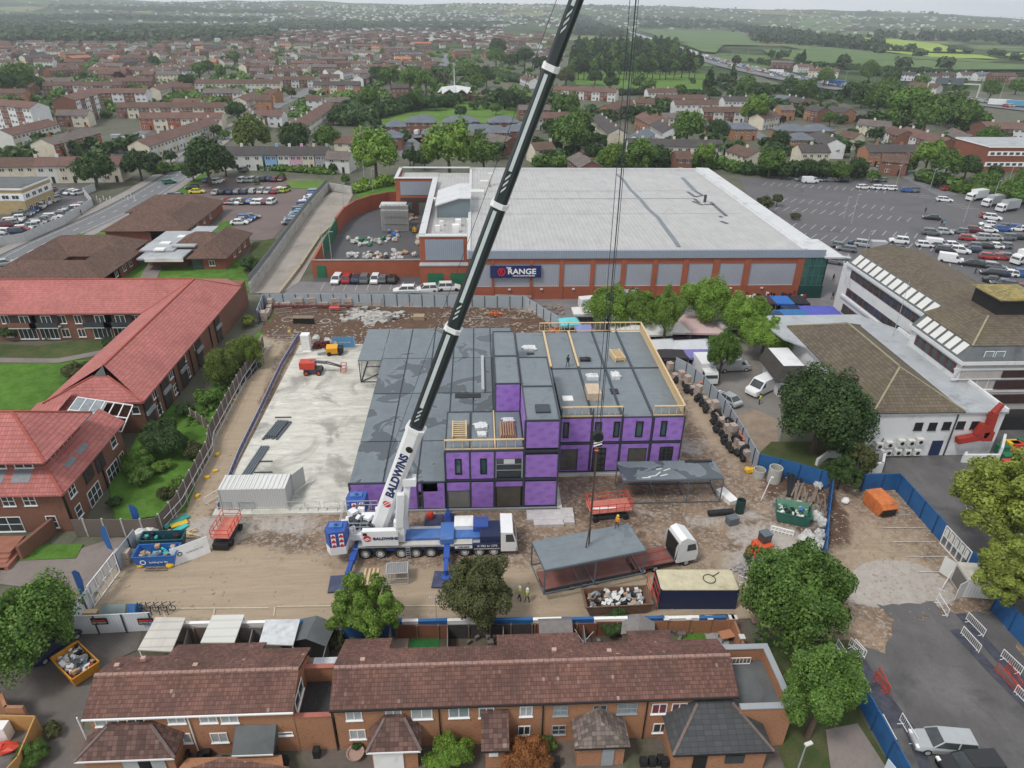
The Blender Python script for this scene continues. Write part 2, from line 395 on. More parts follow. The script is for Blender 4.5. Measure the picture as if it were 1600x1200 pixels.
RED=plain('red_paint',(.52,.055,.03),.45,.12,1,dirt=(.35,.05,.03))
REDD=plain('dark_red_paint',(.22,.02,.02),.5,.15)
ORANGE=plain('orange_paint',(.56,.17,.05),.7,.25,1.5,dirt=(.22,.09,.05),dsc=1.2)
YELLOW=plain('yellow_paint',(.72,.44,.03),.5,.1)
GREEN=plain('green_paint',(.02,.15,.075),.5,.12)
TURQ=plain('turquoise_plastic',(.05,.46,.44),.5,.15)
NAVY=plain('navy_paint',(.02,.03,.08),.4,.1)
SIGNB=plain('sign_blue',(.018,.03,.115),.4,.05)
HOARDG=corrug('grey_hoarding',(.36,.41,.45),.26,.5,.06,depth=.3)
HOARDW=corrug('white_hoarding',(.62,.66,.70),.26,.5,.05,depth=.35)
CONTG=corrug('grey_container_steel',(.48,.49,.49),.28,.5,.06,depth=.45)
CLADB=corrug('blue_grey_cladding',(.27,.32,.38),.42,.45,.05,depth=.45)
CLADR=corrug('pale_ribbed_cladding',(.34,.36,.41),.42,.45,.05,depth=.4)
CLADT=corrug('teal_grey_cladding',(.16,.205,.225),.5,.5,.05,depth=.25)
ROOFW=corrug('standing_seam_roof',(.42,.415,.41),.9,.45,.1,axis=0,depth=.3,dirt=(.28,.275,.27))
PARAP=plain('pale_coping',(.56,.57,.58),.5,.06,.5,dirt=(.42,.43,.44))
FLATR=plain('grey_flat_roof',(.36,.38,.40),.7,.14,.35,dirt=(.22,.235,.25),dsc=.25)
FLATD=plain('dark_felt_roof',(.115,.125,.13),.8,.2,.6,dirt=(.07,.075,.08))
RBRICK=bricky('red_brick',(.33,.10,.055))
OBRICK=bricky('orange_brick',(.36,.18,.10),(.24,.11,.065))
BRBRICK=bricky('brown_brick',(.20,.095,.065),(.12,.065,.05))
DBRICK=bricky('dark_red_brick',(.24,.085,.055))
TILE_RED=tiled('red_roof_tile',(.41,.145,.13),.34,.5,.09,.75,.14,moss=(.27,.085,.075),msc=.12,mth=(.52,.75))
TILE_BRN=tiled('brown_roof_tile',(.125,.075,.058),.33,.42,.16,.6,.16)
TILE_ROW=tiled('mottled_roof_tile',(.150,.076,.060),.22,.30,.19,.85,.3,moss=(.080,.048,.042),msc=.3,mth=(.46,.72),lichen=.015)
TILE_PORCH=tiled('porch_roof_tile',(.115,.065,.055),.33,.33,.3,.7,.2,lichen=.02)
TILE_BLK=tiled('black_roof_tile',(.062,.065,.07),.6,.36,.1,.5,.1)
TILE_MOSS=tiled('mossy_roof_tile',(.125,.10,.075),.5,.5,.14,.75,.2,moss=(.135,.12,.06),msc=.2,mth=(.46,.74))
def leafm(name,c,c2,olive=None):
 b=newmat(name);g=b.n('NewGeometry');oi=b.n('ObjectInfo')
 col=b.mix(g.outputs['Random Per Island'],c,c2);col=hsvar(b,col,b.noise(b.ob,.9,3),.42)
 col=hsvar(b,col,b.rng(oi.outputs['Random'],0,1,.2,.8),.16)
 fin(b,col,.55,spec=.3);t=b.n('BsdfTranslucent');b.put(t.inputs[0],col);ms=b.n('MixShader');ms.inputs[0].default_value=.25
 b.t.links.new(b.p.outputs[0],ms.inputs[1]);b.t.links.new(t.outputs[0],ms.inputs[2]);b.t.links.new(ms.outputs[0],b.t.nodes['Material Output'].inputs[0])
 return b.m_
LEAF={'green':leafm('mid_green_leaves',(.055,.125,.018),(.15,.25,.05)),
  'dark':leafm('dark_green_leaves',(.026,.062,.016),(.075,.135,.035)),
  'lime':leafm('lime_green_leaves',(.11,.21,.025),(.22,.34,.055)),
  'olive':leafm('olive_leaves',(.06,.075,.022),(.125,.135,.05)),
  'purple':leafm('copper_leaves',(.028,.013,.015),(.06,.026,.028)),
  'willow':leafm('willow_leaves',(.10,.155,.02),(.17,.22,.045)),
  'yellow':leafm('yellow_green_leaves',(.16,.21,.03),(.26,.30,.06)),
  'orange':leafm('orange_leaves',(.22,.08,.025),(.33,.14,.05)),
  'far':leafm('hazy_far_leaves',(.03,.06,.02),(.07,.11,.04))}
BARK=plain('bark',(.11,.08,.06),.95,.25,3)
# ------------------------------------------------------------------ trees
def crown_np(R,H,n,leaf,seed,nclump=40,flat=1.0,droop=0.,core=.55,cr=.30,cone=0.):
 g=np.random.default_rng(seed)
 d=g.normal(size=(nclump,3));d/=np.linalg.norm(d,axis=1)[:,None];d[:,2]=np.where(d[:,2]<-.35,-d[:,2]*.5,d[:,2])
 rad=core+(1-core)*g.random(nclump)**.6
 c=d*rad[:,None]*(1-cr*.55);c*=g.uniform(.86,1.12,(nclump,1))
 cs=cr*g.uniform(.65,1.25,nclump)
 if cone:
  zz=(c[:,2]+1)/2;c[:,:2]*=(1-cone*zz)[:,None];cs*=(1-.6*cone*zz)
 k=g.integers(0,nclump,n);e=g.normal(size=(n,3));e[:,2]+=.35;e/=np.linalg.norm(e,axis=1)[:,None]
 p=c[k]+e*(cs[k]*g.uniform(.55,1.05,n)**.7)[:,None]
 if droop:p[:,2]-=droop*g.random(n)*np.linalg.norm(p[:,:2],axis=1)**1.5
 az=np.arctan2(p[:,1],p[:,0]);f0=g.uniform(0,6,3);p*=(1+.10*np.sin(2*az+f0[0]+p[:,2])+.06*np.sin(5*az+f0[1]+3*p[:,2])+.05*np.sin(9*az+f0[2]))[:,None]
 p*=np.array([R,R,H/2*flat])
 nr=e+g.normal(size=(n,3))*.45;nr[:,2]+=.25;nr/=np.linalg.norm(nr,axis=1)[:,None]
 t=np.cross(nr,g.normal(size=(n,3)));t/=np.linalg.norm(t,axis=1)[:,None];b=np.cross(nr,t)
 s=leaf*g.uniform(.6,1.3,n)[:,None];w=s*g.uniform(.5,.8,(n,1))
 q=np.stack([p-t*s,p-b*w+nr*s*.15,p+t*s,p+b*w+nr*s*.15],1).reshape(-1,3)
 return q
def np_mesh(name,q,mats,extra=None):
 me=bpy.data.meshes.new(name);nq=len(q)//4
 v=q;nl=nq*4;loops=np.arange(nl,dtype=np.int32);starts=np.arange(0,nl,4,dtype=np.int32)
 if extra:
  ev=np.array(extra.v);fs=[f if len(f)==4 else(f+(f[-1],))[:4]for f in extra.f]
  fs=np.array([[*f]for f in fs if len(set(f))==4],dtype=np.int32)+len(v);v=np.vstack([v,ev])
  loops=np.concatenate([loops,fs.ravel()]);starts=np.arange(0,len(loops),4,dtype=np.int32)
 me.vertices.add(len(v));me.vertices.foreach_set('co',v.astype(np.float32).ravel())
 me.loops.add(len(loops));me.loops.foreach_set('vertex_index',loops)
 me.polygons.add(len(starts));me.polygons.foreach_set('loop_start',starts);me.polygons.foreach_set('loop_total',np.full(len(starts),4,dtype=np.int32))
 for m in mats:me.materials.append(m)
 if len(mats)>1:
  mi=np.zeros(len(starts),dtype=np.int32);mi[nq:]=1;me.polygons.foreach_set('material_index',mi)
 me.update(calc_edges=True);return me
def trunk_mb(h,r,R,seed,base=0.):
 m=MB();g=random.Random(seed);top=Vector((g.uniform(-.2,.2),g.uniform(-.2,.2),h*.55))
 m.tube((0,0,base),top,r,r*.6,8)
 for i in range(6):
  a=i*1.05+g.random();z0=h*g.uniform(.28,.52);L=R*g.uniform(.5,.8)
  m.tube((0,0,z0),(L*math.cos(a),L*math.sin(a),z0+h*g.uniform(.2,.36)),r*.42,r*.12,6)
 m.tube(top,(top.x,top.y,h*.85),r*.6,r*.15,6)
 return m
TREE={}
# all prototypes are for crown radius 1 scaled: real size R=4 m, height 9.6, then instance scale
def proto(kind,lod):
 k=(kind,lod)
 if k in TREE:return TREE[k]
 n,lf={0:(44000,.125),1:(10000,.27),2:(1900,.62)}[lod]
 V=[]
 for s in range(3 if lod else 4):
  sd=s*11+lod*3+len(kind)
  if kind=='round':q=crown_np(4,8.0,n,lf,sd,50);zc=4.8;th=8
  elif kind=='dense':q=crown_np(4,7.4,int(n*1.2),lf,sd,95,cr=.3,core=.55);zc=3.95;th=7.4
  elif kind=='loose':q=crown_np(4,7.8,n,lf*.95,sd,90,cr=.17,core=.2);zc=4.7;th=8.4
  elif kind=='tall':q=crown_np(3.3,11.5,n,lf,sd,46);zc=7.2;th=12
  elif kind=='willow':q=crown_np(4,6.4,n,lf,sd,60,droop=1.0,cr=.24);zc=4.3;th=7
  elif kind=='bush':q=crown_np(4,6.2,int(n*.8),lf,sd,30,cr=.34);zc=2.6;th=5
  elif kind=='cone':q=crown_np(2.7,10.5,n,lf*.9,sd,60,cone=.75,cr=.3,core=.2);zc=5.6;th=9
  q[:,2]+=zc
  V.append((q,trunk_mb(th,.32,3.2,sd)))
 TREE[k]=V;return V
TM={}
def crown_mesh(kind,lod,var,leaf):
 k=(kind,lod,var,leaf)
 if k not in TM:
  q,t=proto(kind,lod)[var]
  if lod==2:TM[k]=(np_mesh('tree_crown',q,[LEAF[leaf],BARK],t),None)
  else:
   TM[k]=(np_mesh('tree_crown',q,[LEAF[leaf]]),t.mesh('tree_trunk',BARK))
 return TM[k]
NT=[0]
def tree(cx,cy,r,kind='round',leaf='green',label=None,name=None,group=None,sq=1.0,lod=None,z0=0.,cat=None):
 rm=4.;zc={'bush':.65,'cone':2.1,'tall':2.2,'dense':.99,'willow':1.05,'round':1.2,'loose':1.18}.get(kind,1.2)
 base={'tall':3.3,'cone':2.7}.get(kind,4.)
 for _ in range(4):rm=r/ppm(P(cx,cy,z0+zc*rm*sq));rm=min(rm,14)
 p=P(cx,cy,z0+zc*rm*sq);s=rm/base;NT[0]+=1
 if lod is None:lod=0 if r>=46 else 1 if r>=17 else 2
 var=NT[0]%(4 if lod==0 else 3);cm,tm=crown_mesh(kind,lod,var,leaf)
 name=name or('conifer_tree' if kind=='cone' else 'bush' if kind=='bush' else 'willow_tree' if kind=='willow' else 'tree');cat=cat or('bush' if kind=='bush' else 'tree')
 rz=rnd.uniform(0,6.28)
 if tm is None:
  o=bpy.data.objects.new(name,cm);COL.objects.link(o);o.location=(p.x,p.y,z0);o.rotation_euler=(0,0,rz)
  o.scale=(s,s,s*sq)
 else:
  o=empty(name,(p.x,p.y,z0),rz);o.scale=(s,s,s*sq)
  a=bpy.data.objects.new('crown',cm);COL.objects.link(a);a.parent=o
  if kind!='bush':a=bpy.data.objects.new('trunk',tm);COL.objects.link(a);a.parent=o
 tag(o,label,cat,group);return o
# ------------------------------------------------------------------ vehicles
PAINT={}
def paint(c):
 tab={'white':(.72,.73,.74),'silver':(.42,.44,.46),'grey':(.16,.17,.185),'black':(.02,.021,.024),'red':(.38,.03,.03),
     'blue':(.03,.10,.33),'navy':(.02,.035,.09),'green':(.02,.22,.13),'yellow':(.72,.60,.05),'orange':(.5,.14,.03),'lightblue':(.12,.32,.5),'maroon':(.14,.02,.03),'lime':(.45,.55,.05)}
 if c not in PAINT:
  b=newmat(c+'_car_paint');fin(b,hsvar(b,tab[c],b.noise(b.ob,1.5,3),.06),.28,metal=.25 if c in('silver','grey')else 0.,spec=.5);PAINT[c]=b.m_
 return PAINT[c]
VEH={}
#        length width: body sections (x, zlo, zhood), cabin (x0b,x0t,x1t,x1b, ztop)
VSPEC={'hatchback':(4.1,1.78,.92,(-1.98,-1.62,.35,1.05),1.48),'saloon':(4.6,1.82,.90,(-1.75,-1.05,.40,1.2),1.42),
   'estate':(4.7,1.84,.93,(-2.22,-1.95,.45,1.2),1.47),'suv':(4.6,1.9,1.08,(-2.2,-1.85,.5,1.15),1.72),
   'van':(5.2,2.0,1.15,None,2.1),'minivan':(4.4,1.85,1.1,None,1.85)}
def veh_mesh(kind,color,lod):
 k=(kind,color,lod)
 if k in VEH:return VEH[k]
 L,W,zs,cab,zt=VSPEC[kind];h=L/2;w=W/2;pm=paint(color)
 B=MB()
 if cab:
  sec=[(-h,.45,zs-.28,.84),(-h+.12,.28,zs-.02,.95),(-h+.7,.2,zs+.03,1),(0,.18,zs+.03,1),(h-1.35,.18,zs,1),(h-.55,.22,zs-.12,.97),(h-.1,.3,zs-.3,.9),(h,.4,zs-.42,.78)]
 else:
  sec=[(-h,.35,zt-.12,.94),(-h+.1,.25,zt,.97),(h-1.7,.25,zt,.97),(h-1.5,.22,zt-.12,1.),(h-.75,.25,zs+.02,1),(h-.12,.3,zs-.2,.95),(h,.4,zs-.4,.85)]
 rings=[]
 for x,zl,zh,ww in sec:
  zm=(zl+zh)/2 if cab else 1.1;a=w*ww;i=.88 if cab else .93
  rings.append([(x,-a*.92,zl),(x,-a,zl+.15),(x,-a,zm if not cab else zh-.22),(x,-a*i,zh),(x,a*i,zh),(x,a,zm if not cab else zh-.22),(x,a,zl+.15),(x,a*.92,zl)])
 for r in range(len(rings)-1):
  for i in range(8):
   j=(i+1)%8;B.poly([rings[r][i],rings[r+1][i],rings[r+1][j],rings[r][j]])
 B.poly(rings[0]);B.poly(rings[-1][::-1])
 Gm=MB();wt=w*.72;wb=w*.93
 if cab:
  a,b_,c,d=cab;zb=zs
  # roof panel with thickness, pillars as body
  lo=[(a,-wb,zb),(d,-wb,zb),(d,wb,zb),(a,wb,zb)];hi=[(b_,-wt,zt-.05),(c,-wt,zt-.05),(c,wt,zt-.05),(b_,wt,zt-.05)]
  for i in range(4):
   j=(i+1)%4;Gm.poly([lo[i],lo[j],hi[j],hi[i]])
  k2=.03
  B.prism([(b_-k2,-wt-k2),(c+k2,-wt-k2),(c+k2,wt+k2),(b_-k2,wt+k2)],zt-.055,zt,bottom=True)
  for s_ in(-1,1):
   for(x0,x1)in((a,b_),(d,c),((a+d)/2-.1,(b_+c)/2)):
    B.bar((x0,s_*wb*1.005,zb),(x1,s_*wt*1.01,zt-.03),.09,.05)
 else:
  for s_ in(-1,1):
   y=s_*w*1.004
   Gm.poly([(h-1.75,y,zs+.1),(h-.95,y,zs+.1),(h-1.45,y*.97,zt-.25),(h-1.75,y*.97,zt-.25)][::s_])
   if kind=='minivan':
    Gm.poly([(-h+.3,y,zs+.1),(h-1.9,y,zs+.1),(h-1.9,y*.975,zt-.25),(-h+.3,y*.975,zt-.25)][::s_])
  Gm.poly([(h-.79,-w*.82,zs+.06),(h-.79,w*.82,zs+.06),(h-1.49,w*.8,zt-.14),(h-1.49,-w*.8,zt-.14)])
  Gm.v=[(x+.025 if abs(abs(y)-w*.82)<.3 and x>h-1.6 and abs(y)<w*.9 else x,y,z+.02)for x,y,z in Gm.v]
  if kind=='minivan':Gm.poly([(-h-.01,-w*.75,zs+.1),(-h-.01,-w*.75,zt-.25),(-h-.01,w*.75,zt-.25),(-h-.01,w*.75,zs+.1)])
 hl=[]
 for s_ in(-1,1):hl.append(MB().cbox((h-.12,s_*w*.68,zs-.3),(.24,.34,.14)))
 wr=.34 if cab else .36
 def wheel():
  q=MB();q.k=0;q.tube((0,-.11,0),(0,.11,0),wr,seg=14);q.k=1;q.tube((0,-.125,0),(0,.125,0),wr*.6,seg=10);return q
 wx=(-h+.78,h-.85)
 if lod==0:
  VEH[k]=dict(body=B.mesh('car_body',pm),windows=Gm.mesh('car_glass',GLASS),wheel=wheel().mesh('car_wheel',[RUBBER,GALV]),
       light=[x.mesh('headlight',UPVC)for x in hl],wx=wx,w=w,wr=wr)
 else:
  B.k=1
  for x in wx:
   for s_ in(-1,1):B.tube((x,s_*(w-.2),wr),(x,s_*(w+.02),wr),wr,seg=8)
  B.k=2
  B.cbox((h-.06,0,zs-.32),(.16,W*.82,.13))
  if lod==2:
   n=len(B.v);B.v+=Gm.v;B.f+=[tuple(i+n for i in f)for f in Gm.f];B.mi+=[3]*len(Gm.f)
   VEH[k]=dict(body=B.mesh('car',[pm,RUBBER,PALEW,GLASS]))
  else:VEH[k]=dict(body=B.mesh('car_body',[pm,RUBBER,PALEW]),windows=Gm.mesh('car_glass',GLASS))
 return VEH[k]
def mo(name,me,parent=None,loc=None,rz=0):
 o=bpy.data.objects.new(name,me);COL.objects.link(o)
 if parent is not None:o.parent=parent
 if loc is not None:o.location=loc
 if rz:o.rotation_euler=(0,0,rz)
 return o
def car(p,rz,kind,color,label,group=None,lod=1,name=None,z=0.):
 v=veh_mesh(kind,color,lod);nm=name or('parked_van' if kind=='van' else 'parked_car')
 cat='van' if kind=='van' else 'car'
 if lod==0:
  o=empty(nm,(p[0],p[1],z),rz,label,cat,group)
  mo('body',v['body'],o);mo('windows',v['windows'],o)
  for x in v['wx']:
   for s_ in(-1,1):mo('wheel',v['wheel'],o,(x,s_*(v['w']-.1),v['wr']))
  for l in v['light']:mo('headlight',l,o)
  return o
 o=mo(nm,v['body'],None,(p[0],p[1],z),rz);tag(o,label,cat,group)
 if lod==1:mo('windows',v['windows'],o)
 return o
LUT={}
def lorry(p,rz,col='white',L=7.,label=None,group=None,name='box_lorry',cabcol=None,hb=3.3,box=True):
 k=(col,L,cabcol,hb)
 if k not in LUT:
  b=MB().box(-L/2,L/2-1.9,-1.15,1.15,.95,hb);c=MB()
  c.ext([(L/2-1.8,.5),(L/2,.5),(L/2,1.35),(L/2-.35,2.3),(L/2-1.8,2.4)],Matrix.Translation((0,-1.05,0)),2.1)
  g=MB().poly([(L/2+.01,-.95,1.4),(L/2+.01,.95,1.4),(L/2-.34,.9,2.22),(L/2-.34,-.9,2.22)])
  for s_ in(-1,1):g.poly([(L/2-1.3,s_*1.06,1.35),(L/2-.15,s_*1.06,1.35),(L/2-.45,s_*1.06,2.15),(L/2-1.3,s_*1.06,2.15)])
  ch=MB().box(-L/2,L/2-.2,-.9,.9,.55,.9);wh=MB();wh.tube((0,-.15,0),(0,.15,0),.42,seg=14)
  LUT[k]=(b.mesh('cargo_box',paint(col)),c.mesh('cab',paint(cabcol or 'white')),g.mesh('cab_glass',GLASS),ch.mesh('chassis',BLACK),wh.mesh('wheel',RUBBER))
 a=LUT[k];o=empty(name,(p[0],p[1],0),rz,label,'lorry',group)
 mo('cargo_box',a[0],o);mo('cab',a[1],o);mo('cab_glass',a[2],o);mo('chassis',a[3],o)
 for x in(-L/2+1.3,L/2-1.):
  for s_ in(-1,1):mo('wheel',a[4],o,(x,s_*1.,.42))
 return o
# ------------------------------------------------------------------ people
SKIN=plain('skin',(.42,.24,.16),.6,.05)
PMAT={}
def cloth(c):
 if c not in PMAT:PMAT[c]=plain('cloth_%02d'%len(PMAT),c,.9,.1,4)
 return PMAT[c]
def person(p,rz,label,top=(.03,.03,.035),legs=(.03,.035,.05),helmet=None,vest=None,hair=(.02,.015,.01),z=0.,s=1.,walk=.18,arm=.2,group=None):
 o=empty('person',(p[0],p[1],z),rz,label,'person',group);o.scale=(s,s,s)
 me=bpy.data.meshes.new('figure');bm=bmesh.new()
 J={'pel':(0,0,.95),'ch':(0,.01,1.25),'neck':(0,.01,1.47),'hd':(0,.02,1.58),'top':(0,.02,1.74)}
 E=[('pel','ch'),('ch','neck'),('neck','hd'),('hd','top')];Rr={'pel':.15,'ch':.17,'neck':.06,'hd':.1,'top':.07}
 for sx,n in((-1,'l'),(1,'r')):
  st=walk*sx
  for q,v,r in(('hip',(.1*sx,0,.88),.1),('kn',(.11*sx,st*.5+.03,.5),.07),('an',(.11*sx,st,.09),.05),('toe',(.12*sx,st+.16,.04),.04),
      ('sh',(.19*sx,0,1.41),.07),('el',(.26*sx,-st*.3,1.13),.05),('wr',(.27*sx,arm-st*.6,.92),.035),('hn',(.27*sx,arm+.06-st*.6,.83),.035)):
   J[q+n]=v;Rr[q+n]=r
  E+=[('pel','hip'+n),('hip'+n,'kn'+n),('kn'+n,'an'+n),('an'+n,'toe'+n),('ch','sh'+n),('sh'+n,'el'+n),('el'+n,'wr'+n),('wr'+n,'hn'+n)]
 ks=list(J);me.from_pydata([J[k]for k in ks],[(ks.index(a),ks.index(b))for a,b in E],[])
 bm.free();t=bpy.data.objects.new('body_tmp',me);COL.objects.link(t)
 md=t.modifiers.new('s','SKIN');t.modifiers.new('d','SUBSURF').levels=1
 for i,k in enumerate(ks):
  sv=me.skin_vertices[0].data[i];sv.radius=(Rr[k],Rr[k]*.8);sv.use_root=(k=='pel')
 dg=bpy.context.evaluated_depsgraph_get();dg.update();bmm=bpy.data.meshes.new_from_object(t.evaluated_get(dg))
 bpy.data.objects.remove(t)
 for c in(SKIN,cloth(top),cloth(legs),BLACK):bmm.materials.append(c)
 for f in bmm.polygons:
  c=f.center;f.material_index=3 if c.z<.11 else 2 if c.z<.93 and abs(c.x)<.21 else 1 if c.z<1.47 and c.z>.90 else 0
  f.use_smooth=True
 mo('body',bmm,o)
 if vest:
  MB().lathe((0,.0,0),[(.17,.88),(.2,1.0),(.22,1.3),(.17,1.42),(.08,1.47)],12,Matrix.Diagonal((1.05,.8,1))).obj('hi_vis_vest',vest,o)
 if helmet:MB().lathe((0,.02,1.68),[(.17,-.02),(.15,0),(.14,.07),(.09,.13),(0,.155)],12).obj('hard_hat',helmet,o)
 else:MB().lathe((0,.0,1.66),[(.115,-.08),(.12,.02),(.09,.09),(0,.125)],10).obj('hair',cloth(hair),o)
 return o
# ------------------------------------------------------------------ walls with windows
def window(parent,c,w,h,n,frame=UPVC,glass=GLASS,pan=2,name='window',t=.06,bars=0,open_=False):
 """window on a wall at c (centre), n = outward normal (2D); frame is the part, pane its child"""
 n=Vector((n[0],n[1],0)).normalized();a=math.atan2(n.y,n.x)+math.pi/2
 mt=Matrix.Translation(Vector(c))@Matrix.Rotation(a,4,'Z')   # local x along wall, -y outward
 m=MB();f=.07
 m.box(-w/2,w/2,-t,.0,-h/2,-h/2+f,mt=mt);m.box(-w/2,w/2,-t,0,h/2-f,h/2,mt=mt)
 m.box(-w/2,-w/2+f,-t,0,-h/2+f,h/2-f,mt=mt);m.box(w/2-f,w/2,-t,0,-h/2+f,h/2-f,mt=mt)
 for i in range(1,pan):x=-w/2+w*i/pan;m.box(x-f/2,x+f/2,-t*.9,0,-h/2+f,h/2-f,mt=mt)
 for i in range(bars):z=-h/2+h*(i+1)/(bars+1);m.box(-w/2+f,w/2-f,-t*.8,0,z-f/2,z+f/2,mt=mt)
 m.box(-w/2-.06,w/2+.06,-t-.07,0,-h/2-.07,-h/2,mt=mt)
 o=m.obj(name,frame,parent)
 MB().poly([mt@Vector(q)for q in((-w/2+.03,-.02,-h/2+.03),(w/2-.03,-.02,-h/2+.03),(w/2-.03,-.02,h/2-.03),(-w/2+.03,-.02,h/2-.03))]).obj('pane',glass,o)
 return o
def text(s,mt,size,mat,parent=None,name='lettering',ext=.01,font_bold=.0,align='CENTER',sx=1.):
 cu=bpy.data.curves.new(name,'FONT');cu.body=s;cu.size=size;cu.extrude=ext;cu.offset=font_bold;cu.align_x=align;cu.align_y='CENTER';cu.resolution_u=3
 t=bpy.data.objects.new(name,cu);COL.objects.link(t);dg=bpy.context.evaluated_depsgraph_get();dg.update()
 me=bpy.data.meshes.new_from_object(t.evaluated_get(dg));bpy.data.objects.remove(t);bpy.data.curves.remove(cu)
 me.transform(mt@Matrix.Diagonal((sx,1,1,1)));me.materials.clear();me.materials.append(mat)
 o=bpy.data.objects.new(name,me);COL.objects.link(o)
 if parent is not None:o.parent=parent
 return o
def wallmt(c,n,roll=0.):   # text matrix on a wall, n outward
 n=Vector(n).normalized();up=Vector((0,0,1));x=up.cross(n).normalized();u=n.cross(x)
 m=Matrix((x,u,n)).transposed().to_4x4();m.translation=Vector(c);return m@Matrix.Rotation(roll,4,'Z')
# ------------------------------------------------------------------ houses
def house_mb(L,W,e,rh,hip,winrow=2,unit=5.6,oh=.35,back=True):
 """walls mesh: 0 wall 1 frame 2 glass 3 second wall finish 4 door; roof mesh separate; ridge along x"""
 m=MB();m.k=0;m.box(-L/2,L/2,-W/2,W/2,0,e,top=False,bottom=False)
 if not hip:
  for s_ in(-1,1):m.poly([(s_*L/2,-s_*W/2,e),(s_*L/2,s_*W/2,e),(s_*L/2,0,e+rh)])
 nu=max(1,round(L/unit));du=L/nu
 rg=random.Random(int(L*10+W))
 for u in range(nu):
  x0=-L/2+u*du
  for s_ in(-1,1)if back else(-1,):
   y=s_*(W/2+.03)
   if winrow>2 or u%2==0 and nu>1:
    m.k=3;m.poly([(x0+.1,y,.1),(x0+du-.1,y,.1),(x0+du-.1,y,e-.05),(x0+.1,y,e-.05)][::-s_])
   y=s_*(W/2+.06)
   fl=max(1,round(e/2.7))
   for k in range(fl):
    zb=k*2.6+1.0
    for cx,ww in((x0+du*.28,1.5),(x0+du*.74,1.2)):
     if k==0 and cx>x0+du*.5:
      m.k=4;m.poly([(cx-.45,y,.1),(cx+.45,y,.1),(cx+.45,y,2.1),(cx-.45,y,2.1)][::-s_]);continue
     m.k=1;m.poly([(cx-ww/2,y,zb),(cx+ww/2,y,zb),(cx+ww/2,y,zb+1.15),(cx-ww/2,y,zb+1.15)][::-s_])
     m.k=2;yy=y+s_*.02
     for q in(-.25,.25):m.poly([(cx+ww*q-ww*.2,yy,zb+.1),(cx+ww*q+ww*.2,yy,zb+.1),(cx+ww*q+ww*.2,yy,zb+1.05),(cx+ww*q-ww*.2,yy,zb+1.05)][::-s_])
 m.k=3
 for u in range(0,nu if not hip else 0,2):x=-L/2+(u+1)*du-.4;m.box(x-.45,x+.45,-.3,.3,e+rh-.4,e+rh+1.0)
 r=MB();a=L/2+(oh if hip else .15);b=W/2+oh;sl=rh/(W/2);ze=e-oh*sl;t=.16
 hx=(W/2 if hip else 0);hx=min(hx,L/2-.3)if hip else 0
 rg_=[(-a+(hx+oh if hip else 0),0,e+rh+t),(a-(hx+oh if hip else 0),0,e+rh+t)]
 c=[(-a,-b,ze+t),(a,-b,ze+t),(a,b,ze+t),(-a,b,ze+t)]
 r.poly([c[0],c[1],rg_[1],rg_[0]]);r.poly([c[2],c[3],rg_[0],rg_[1]])
 if hip:r.poly([c[1],c[2],rg_[1]]);r.poly([c[3],c[0],rg_[0]])
 cd=[(x,y,z-t)for x,y,z in c];rd=[(x,y,z-t)for x,y,z in rg_]
 for i in range(4):
  j=(i+1)%4
  if hip or i in(0,2):r.poly([cd[i],cd[j],c[j],c[i]])
 if not hip:
  r.poly([cd[0],cd[1],rd[1],rd[0]][::-1]);r.poly([cd[2],cd[3],rd[0],rd[1]][::-1])
  for i,j in((0,3),(1,2)):
   q=0 if i==0 else 1
   r.poly([cd[i],c[i],rg_[q],rd[q]]);r.poly([cd[j],c[j],rg_[q],rd[q]])
 else:r.poly(cd[::-1])
 return m,r
HM={}
WALLC={'cream':CREAM,'brick':BRBRICK,'orange':OBRICK,'white':WHITEW,'pale':PALEW,'red':RBRICK}
ROOFC={'brown':TILE_BRN,'redbrown':tiled('red_brown_far_tile',(.155,.088,.072),.33,.42,.12,.4,.16),'grey':tiled('slate_blue_far_tile',(.14,.16,.19),.33,.42,.1,.4,.12),
   'greybrown':tiled('grey_brown_far_tile',(.15,.125,.115),.33,.42,.12,.4,.18),'orange':tiled('orange_far_tile',(.42,.17,.09),.33,.42,.12,.4,.16),'dark':tiled('dark_far_tile',(.075,.066,.066),.33,.42,.12,.4,.16)}
def qz(v,s):return round(v/s)*s
def house(p,rz,L,W=8.,e=5.2,rh=2.2,wall='cream',roof='brown',hip=False,alt=None,label=None,name='terraced_house',group=None,cat='house',z=0.,quant=True):
 if quant:L=max(5,qz(L,2.8));W=qz(W,1.)
 k=(L,W,e,rh,wall,roof,hip,alt)
 if k not in HM:
  m,r=house_mb(L,W,e,rh,hip)
  HM[k]=(m.mesh('house_walls',[WALLC[wall],UPVC,GLASS,WALLC[alt or wall],BLACK]),r.mesh('house_roof',ROOFC[roof]))
 o=mo(name,HM[k][0],None,(p[0],p[1],z),rz);tag(o,label,cat,group);mo('roof',HM[k][1],o);return o
def ridge_house(x0,y0,x1,y1,W=8.,e=5.2,rh=2.2,z=0.,**kw):
 a=P(x0,y0,z+e+rh);b=P(x1,y1,z+e+rh);d=b-a
 c=(a+b)/2;return house((c.x,c.y),math.atan2(d.y,d.x),d.length+(W*.6 if kw.get('hip')else 0),W,e,rh,z=z,**kw)
